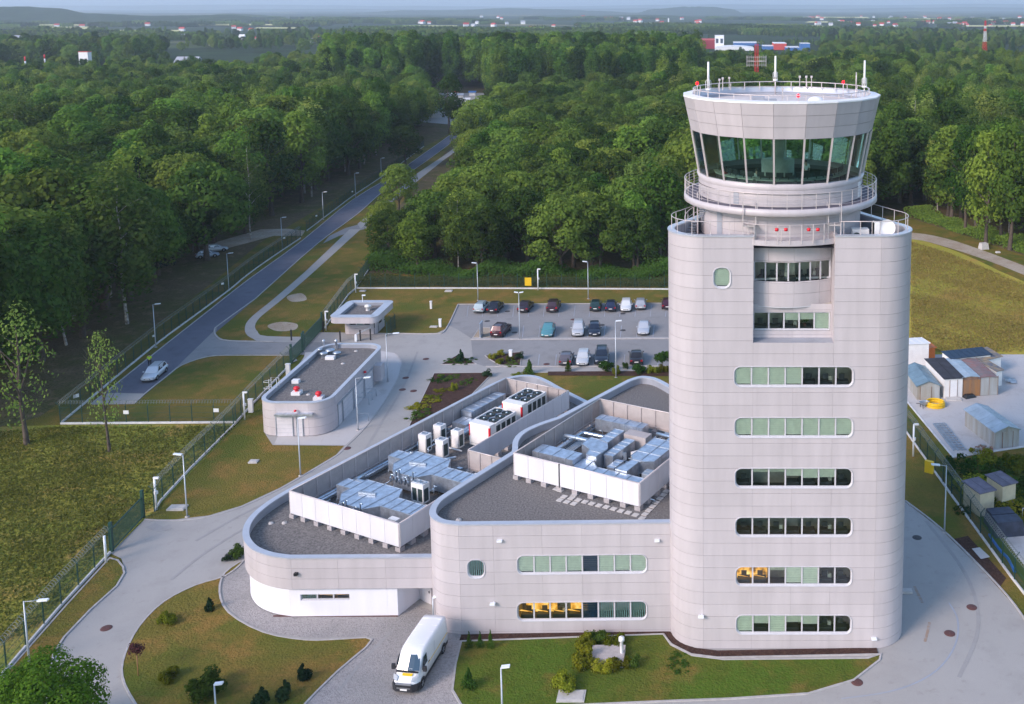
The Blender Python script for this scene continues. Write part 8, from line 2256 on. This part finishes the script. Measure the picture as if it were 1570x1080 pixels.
# ================================================================ far buildings and masts
M['farwhite'] = mat('far_white_wall', (.75, .76, .78), rough=.7, var=.05, scale=.1)
M['farred'] = mat('far_red_roof', (.50, .06, .05), rough=.7, var=.1, scale=.3)
M['farblue'] = mat('far_blue_wall', (.05, .16, .42), rough=.6, var=.1, scale=.1)
M['fargrey'] = mat('far_grey_roof', (.38, .40, .45), rough=.7, var=.1, scale=.1)
M['darkwin'] = mat('far_window', (.05, .07, .10), rough=.3, var=0)
M['maroon'] = mat('far_maroon_wall', (.25, .02, .04), rough=.6, var=.1)
def farb(px0, px1, ytop, ybase, label, wall, roof, name='house', depth=None, gable=False, win=0, Y=None, cat=None):
    Yb = Y or G(700, ybase)[1]; a = AT(px0, ytop, Yb); b = AT(px1, ytop, Yb); W_ = b[0] - a[0]; H_ = a[2]; D = depth or W_ * .7
    e = empty(name, ((a[0] + b[0]) / 2, Yb, 0), 0, label, cat or ('house' if name == 'house' else 'building'))
    hw = H_ * (.62 if gable else 1.0)
    MB().b2(-W_ / 2, W_ / 2, 0, D, 0, hw - .1).build('wall', wall, e, world=False)
    m_ = MB()
    if gable:
        o = W_ * .04; vs = [(-W_ / 2 - o, -o, hw - .1), (W_ / 2 + o, -o, hw - .1), (W_ / 2 + o, D + o, hw - .1), (-W_ / 2 - o, D + o, hw - .1), (-W_ / 2 - o, D / 2, H_), (W_ / 2 + o, D / 2, H_)]
        m_.add(vs, [(0, 1, 5, 4), (2, 3, 4, 5), (3, 0, 4), (1, 2, 5)])
    else: m_.b2(-W_ / 2 - .2, W_ / 2 + .2, -.2, D + .2, hw - .1, hw + .3)
    m_.build('roof', roof, e, world=False)
    for i in range(win):
        x = -W_ / 2 + (i + .5) * W_ / win; MB().b2(x - W_ / win * .28, x + W_ / win * .28, -.12, .02, hw * .45, hw * .78).build('window', M['darkwin'], e, world=False)
    return e
for a in ((120, 134, 80, 97, 'white building with a red top standing above the left forest', 'farwhite', 'farred', 'radar_house', None, False, 2, 640, 'building'),
          (262, 295, 88, 97, 'low house with a grey blue roof above the left forest', 'farred', 'fargrey', 'house', 16, True, 3, 620, None),
          (338, 346, 63, 69, 'red roofed house among far trees, leftmost', 'farwhite', 'farred', 'house', None, True, 0, None, None),
          (366, 374, 53, 62, 'white gabled house far away, left of the red roofs', 'farwhite', 'farwhite', 'house', None, True, 0, None, None),
          (390, 410, 56, 64, 'wide low red roofed house far away', 'farwhite', 'farred', 'house', None, True, 0, None, None),
          (435, 442, 56, 62, 'small red roofed house far away', 'farwhite', 'farred', 'house', None, True, 0, None, None),
          (463, 476, 57, 66, 'red roofed house far away, larger one at the forest top', 'farwhite', 'farred', 'house', None, True, 0, None, None),
          (481, 489, 58, 66, 'red roofed house far away next to the larger one', 'farwhite', 'farred', 'house', None, True, 0, None, None),
          (548, 572, 48, 55, 'long white hall on the plain, left of the poplar row', 'farwhite', 'farred', 'hall', None, False, 0, None, None),
          (538, 556, 66, 73, 'white building in the trees left of the poplar row, lower left', 'farwhite', 'farwhite', 'hall', 20, False, 0, 900, None),
          (580, 592, 62, 76, 'white building in the trees left of the poplar row, middle', 'farwhite', 'farwhite', 'hall', 20, False, 0, 880, None),
          (608, 628, 53, 60, 'white hall with a red roof edge left of the poplar row', 'farwhite', 'farred', 'hall', None, False, 0, None, None),
          (609, 630, 68, 76, 'white flat building in the trees left of the poplar row, right', 'farwhite', 'farwhite', 'hall', 20, False, 0, 880, None),
          (775, 800, 46, 50, 'pale hall on the plain above the poplar row, left part', 'farwhite', 'farwhite', 'hall', 60, False, 0, 2300, None),
          (812, 885, 45, 53.5, 'long pale hall on the plain above the poplar row, middle', 'farwhite', 'farwhite', 'hall', 60, False, 0, 2200, None),
          (811, 819, 40.5, 45.5, 'red block on top of the long pale hall', 'farred', 'farred', 'tower_block', 15, False, 0, 2250, None),
          (896, 973, 45, 55, 'long white hall with many bays on the plain, right one', 'farwhite', 'farwhite', 'hall', 60, False, 18, 2200, None),
          (721, 736, 44.5, 50, 'small white and red hall on the plain above the poplar row', 'farwhite', 'farred', 'hall', 40, False, 0, 2200, None),
          (1063, 1096, 62, 80, 'dark red commercial hall left of the white tower block', 'maroon', 'farred', 'hall', 60, False, 0, 1150, None),
          (1096, 1110, 55, 80, 'white tower block between the red hall and the domed hall', 'farwhite', 'farwhite', 'tower_block', 18, False, 2, 1140, None),
          (1125, 1170, 66, 74, 'blue hall behind the white domed hall', 'farblue', 'farwhite', 'hall', 40, False, 0, 1250, None),
          (1170, 1186, 71, 80, 'blue shop hall right of the red lattice mast', 'farblue', 'farwhite', 'hall', 30, False, 0, 1130, None),
          (1187, 1206, 67, 78, 'red shop hall right of the red lattice mast', 'farred', 'farwhite', 'hall', 40, False, 0, 1120, None),
          (1205, 1226, 73, 80, 'low pale blue hall right of the red shop', 'farblue', 'farwhite', 'hall', 30, False, 0, 1100, None),
          (1228, 1242, 67, 84, 'blue tower block on the right of the shops', 'farblue', 'farwhite', 'tower_block', 20, False, 0, 1060, None),
          (1306, 1319, 68, 76, 'red roofed house behind the trees right of the shops', 'farwhite', 'farred', 'house', None, True, 0, 1050, None),
          (1424, 1462, 98, 106, 'flat pale building among the trees at the right, rear part', 'cream', 'fargrey', 'hall', 26, False, 6, 760, None),
          (1450, 1488, 103, 114, 'flat pale building among the trees at the right, front part', 'cream', 'fargrey', 'hall', 24, False, 6, 720, None),
          (1108, 1118, 92, 112, 'white gabled house below the red lattice mast', 'farwhite', 'farred', 'house', None, True, 0, 700, None),
          (1172, 1182, 103, 112, 'pale low building right of the red lattice mast', 'farwhite', 'fargrey', 'hall', 12, False, 0, 680, None),
          (1395, 1418, 95, 101, 'low pale building among the trees, far right middle', 'farwhite', 'fargrey', 'hall', 20, False, 0, 800, None)):
    farb(a[0], a[1], a[2], a[3], a[4], M[a[5]], M[a[6]], a[7], a[8], a[9], a[10], a[11], a[12])
# white domed hall
A = AT(1096, 71, 1100); B = AT(1156, 71, 1100); e = empty('domed_hall', ((A[0] + B[0]) / 2, 1100, 0), 0, 'long white hall with a curved roof in the commercial area', 'building')
W_ = B[0] - A[0]; m_ = MB(); n = 14; H_ = A[2]
pr = [(-W_ / 2 + W_ * i / n, H_ * .6 + H_ * .4 * math.sin(PI * i / n) ** .7 * (1 - .25 * i / n)) for i in range(n + 1)]
m_.add([(x, 0, z) for x, z in pr] + [(x, 40, z) for x, z in pr] + [(x, 0, 0) for x, z in pr], [(i, i + 1, n + 2 + i, n + 1 + i) for i in range(n)] + [(2 * n + 2 + i, 2 * n + 3 + i, i + 1, i) for i in range(n)])
m_.build('shell', M['farwhite'], e, world=False)
# scattered villages
rv = random.Random(21); vm = {}
for nm_, wl, rf in (('a', 'farwhite', 'farred'), ('b', 'farwhite', 'fargrey')):
    h_ = MB(); h_.b2(-5, 5, -4, 4, 0, 5, 0); h_.add([(-5.4, -4.4, 5), (5.4, -4.4, 5), (5.4, 4.4, 5), (-5.4, 4.4, 5), (-5.4, 0, 8.5), (5.4, 0, 8.5)], [(0, 1, 5, 4), (2, 3, 4, 5), (3, 0, 4), (1, 2, 5)], 1)
    vm[nm_] = h_.mesh('village_house', [M[wl], M[rf]])
for i in range(130):
    if i < 70: px, py = rv.uniform(1230, 1580), rv.uniform(21, 42)
    elif i < 105: px, py = rv.uniform(640, 1100), rv.uniform(27, 44)
    else: px, py = rv.uniform(10, 560), rv.uniform(40, 70)
    x, y = G(px, py); 
    if y > 5000: continue
    o = bpy.data.objects.new('village_house', vm['a' if i % 3 else 'b']); COL.objects.link(o); o.location = (x, y, 0); o.rotation_euler = (0, 0, rv.uniform(-.6, .6)); s = rv.uniform(.6, 1.0) * (1 + y / 9000); o.scale = (s, s, s)
    w_ = 'right' if px > 1200 else 'middle' if px > 600 else 'left'
    tag(o, 'tiny far village house with a %s roof on the %s plain' % ('red' if i % 3 else 'grey', w_), 'house', 'tiny %s village houses with %s roofs' % (w_, 'red' if i % 3 else 'grey'))
# lattice masts
def mast(px, ytop, ybase, w0, w1, label, cols, nsec, arrays=(), Y=None):
    Yb = Y or G(700, ybase)[1]; T_ = AT(px, ytop, Yb); H_ = T_[2]; e = empty('lattice_mast', (T_[0], Yb, 0), .3, label, 'mast'); prm = [MB() for _ in cols]
    for k in range(nsec):
        z0, z1 = H_ * k / nsec, H_ * (k + 1) / nsec; a, b = w0 + (w1 - w0) * k / nsec, w0 + (w1 - w0) * (k + 1) / nsec; m_ = prm[(k * len(cols) * 3 // nsec + (k // 2)) % len(cols)]
        ca = [(-a, -a, z0), (a, -a, z0), (a, a, z0), (-a, a, z0)]; cb_ = [(-b, -b, z1), (b, -b, z1), (b, b, z1), (-b, b, z1)]
        th = max(.08, w0 * .06)
        for i in range(4): m_.bar(ca[i], cb_[i], th); m_.bar(ca[i], cb_[(i + 1) % 4], th * .6); m_.bar(ca[(i + 1) % 4], cb_[i], th * .6); m_.bar(cb_[i], cb_[(i + 1) % 4], th * .7)
    for i, (m_, c) in enumerate(zip(prm, cols)):
        if m_.f: m_.build('lattice_section', M[c], e, world=False)
    for (yz, rr, hh) in arrays:
        zc_ = AT(px, yz, Yb)[2]; m_ = MB()
        for zz in (zc_ - hh / 2, zc_, zc_ + hh / 2):
            pts = [(rr * math.cos(2 * PI * i / 14), rr * math.sin(2 * PI * i / 14), zz) for i in range(15)]; m_.tube(pts, .05, 4, caps=False)
        for i in range(14): a = 2 * PI * i / 14; m_.bar((rr * math.cos(a), rr * math.sin(a), zc_ - hh * .7), (rr * math.cos(a), rr * math.sin(a), zc_ + hh * .7), .09); m_.bar((0, 0, zc_), (rr * math.cos(a), rr * math.sin(a), zc_), .05)
        m_.build('antenna_array', M['rail'], e, world=False)
    return e
mast(1160, 68, 140, .75, .6, 'bright red lattice mast with ring antenna arrays right behind the cab roof', ['red', 'red'], 22, arrays=((94, 4.2, 3.4), (128, 4.2, 3.4)), Y=430)
mast(1511, 32, 108, 1.9, .35, 'tall red and white lattice mast at the upper right', ['red', 'farwhite'], 20, Y=720)
for px, yt, yb, Y, lab in ((38, 87, 106, 560, 'red and white striped pole at the upper left, nearer the edge'), (68, 84, 98, 600, 'red and white striped pole at the upper left, right one')):
    T_ = AT(px, yt, Y); e = empty('striped_pole', (T_[0], Y, 0), 0, lab, 'pole')
    for k in range(8): MB().tube([(0, 0, T_[2] * k / 8), (0, 0, T_[2] * (k + 1) / 8)], .4, 8).build('stripe', M['red' if k % 2 else 'farwhite'], e, world=False)
T_ = AT(1025, 28, 2600); MB().tube([(T_[0], 2600, 0), T_], [2.2, 1.4], 10).build('chimney', M['farwhite'], label='single pale chimney on the plain above the middle forest', cat='chimney')
# market with stalls and cars seen through the gap in the trees
sheet('market_ground', gp([(630, 186), (650, 150), (668, 143), (760, 143), (775, 170), (700, 192)]), .03, PAVE)
def stall(px, py, w_, d, c, lab, h=3.0):
    x, y = G(px, py); e = empty('market_stall', (x, y, 0), .1, lab, 'stall')
    MB().b2(-w_ / 2, w_ / 2, 0, d, 0, h - .3).build('body', M['unit'], e, world=False)
    m_ = MB(); m_.add([(-w_ / 2 - .4, -.5, h - .5), (w_ / 2 + .4, -.5, h - .5), (w_ / 2 + .4, d / 2, h + .3), (-w_ / 2 - .4, d / 2, h + .3), (w_ / 2 + .4, d + .5, h - .4), (-w_ / 2 - .4, d + .5, h - .4)], [(0, 1, 2, 3), (3, 2, 4, 5)]); m_.build('roof', c, e, world=False)
TEAL = mat('teal_tarpaulin', (.01, .30, .30), rough=.5, var=.1)
stall(665, 181, 7.5, 3, TEAL, 'market stall with a long teal roof seen through the tree gap', 3.6)
for i, (px, py, c) in enumerate(((656, 168, 'white'), (663, 164, 'white'), (672, 168, 'white'), (670, 158, 'red'), (655, 172, 'white'), (690, 150, 'white'), (697, 147, 'red'), (705, 151, 'coping'), (724, 147, 'farblue'), (663, 175, 'white'), (715, 158, 'white'))):
    stall(px, py, 3.2, 2.2, M[c], 'small market stall or van in the tree gap, %s' % ('left back', 'left middle', 'behind the teal roof', 'with a red roof', 'leftmost low', 'centre white', 'centre red', 'centre grey', 'blue at the right end', 'just above the teal roof', 'right white')[i], 2.2)
for px, py, c, lab in ((654, 150, (.02, .05, .2), 'dark blue car at the far left of the distant market'), (675, 160, (.5, .5, .55), 'silver car in the distant market'), (681, 151, (.3, .2, .3), 'dull car in the distant market centre')):
    x, y = G(px, py); car(x, y, .4, c, lab, 'hatch')
sheet('far_road', gp([(1228, 120), (1240, 104), (1268, 104), (1276, 118), (1262, 124)]), 1.2, ASPH)
# ================================================================ haze
hz = MB(); hz.b2(-34000, 34000, -300, 42000, -70, 420)
hm, hn, ho = newmat('haze'); pv = hn.nodes.new('ShaderNodeVolumePrincipled')
pv.inputs['Density'].default_value = HAZE; pv.inputs['Color'].default_value = (0.76, 0.87, 1.0, 1); pv.inputs['Anisotropy'].default_value = 0.2
hn.links.new(pv.outputs[0], ho.inputs['Volume'])
hz.build('haze', hm, kind='stuff')
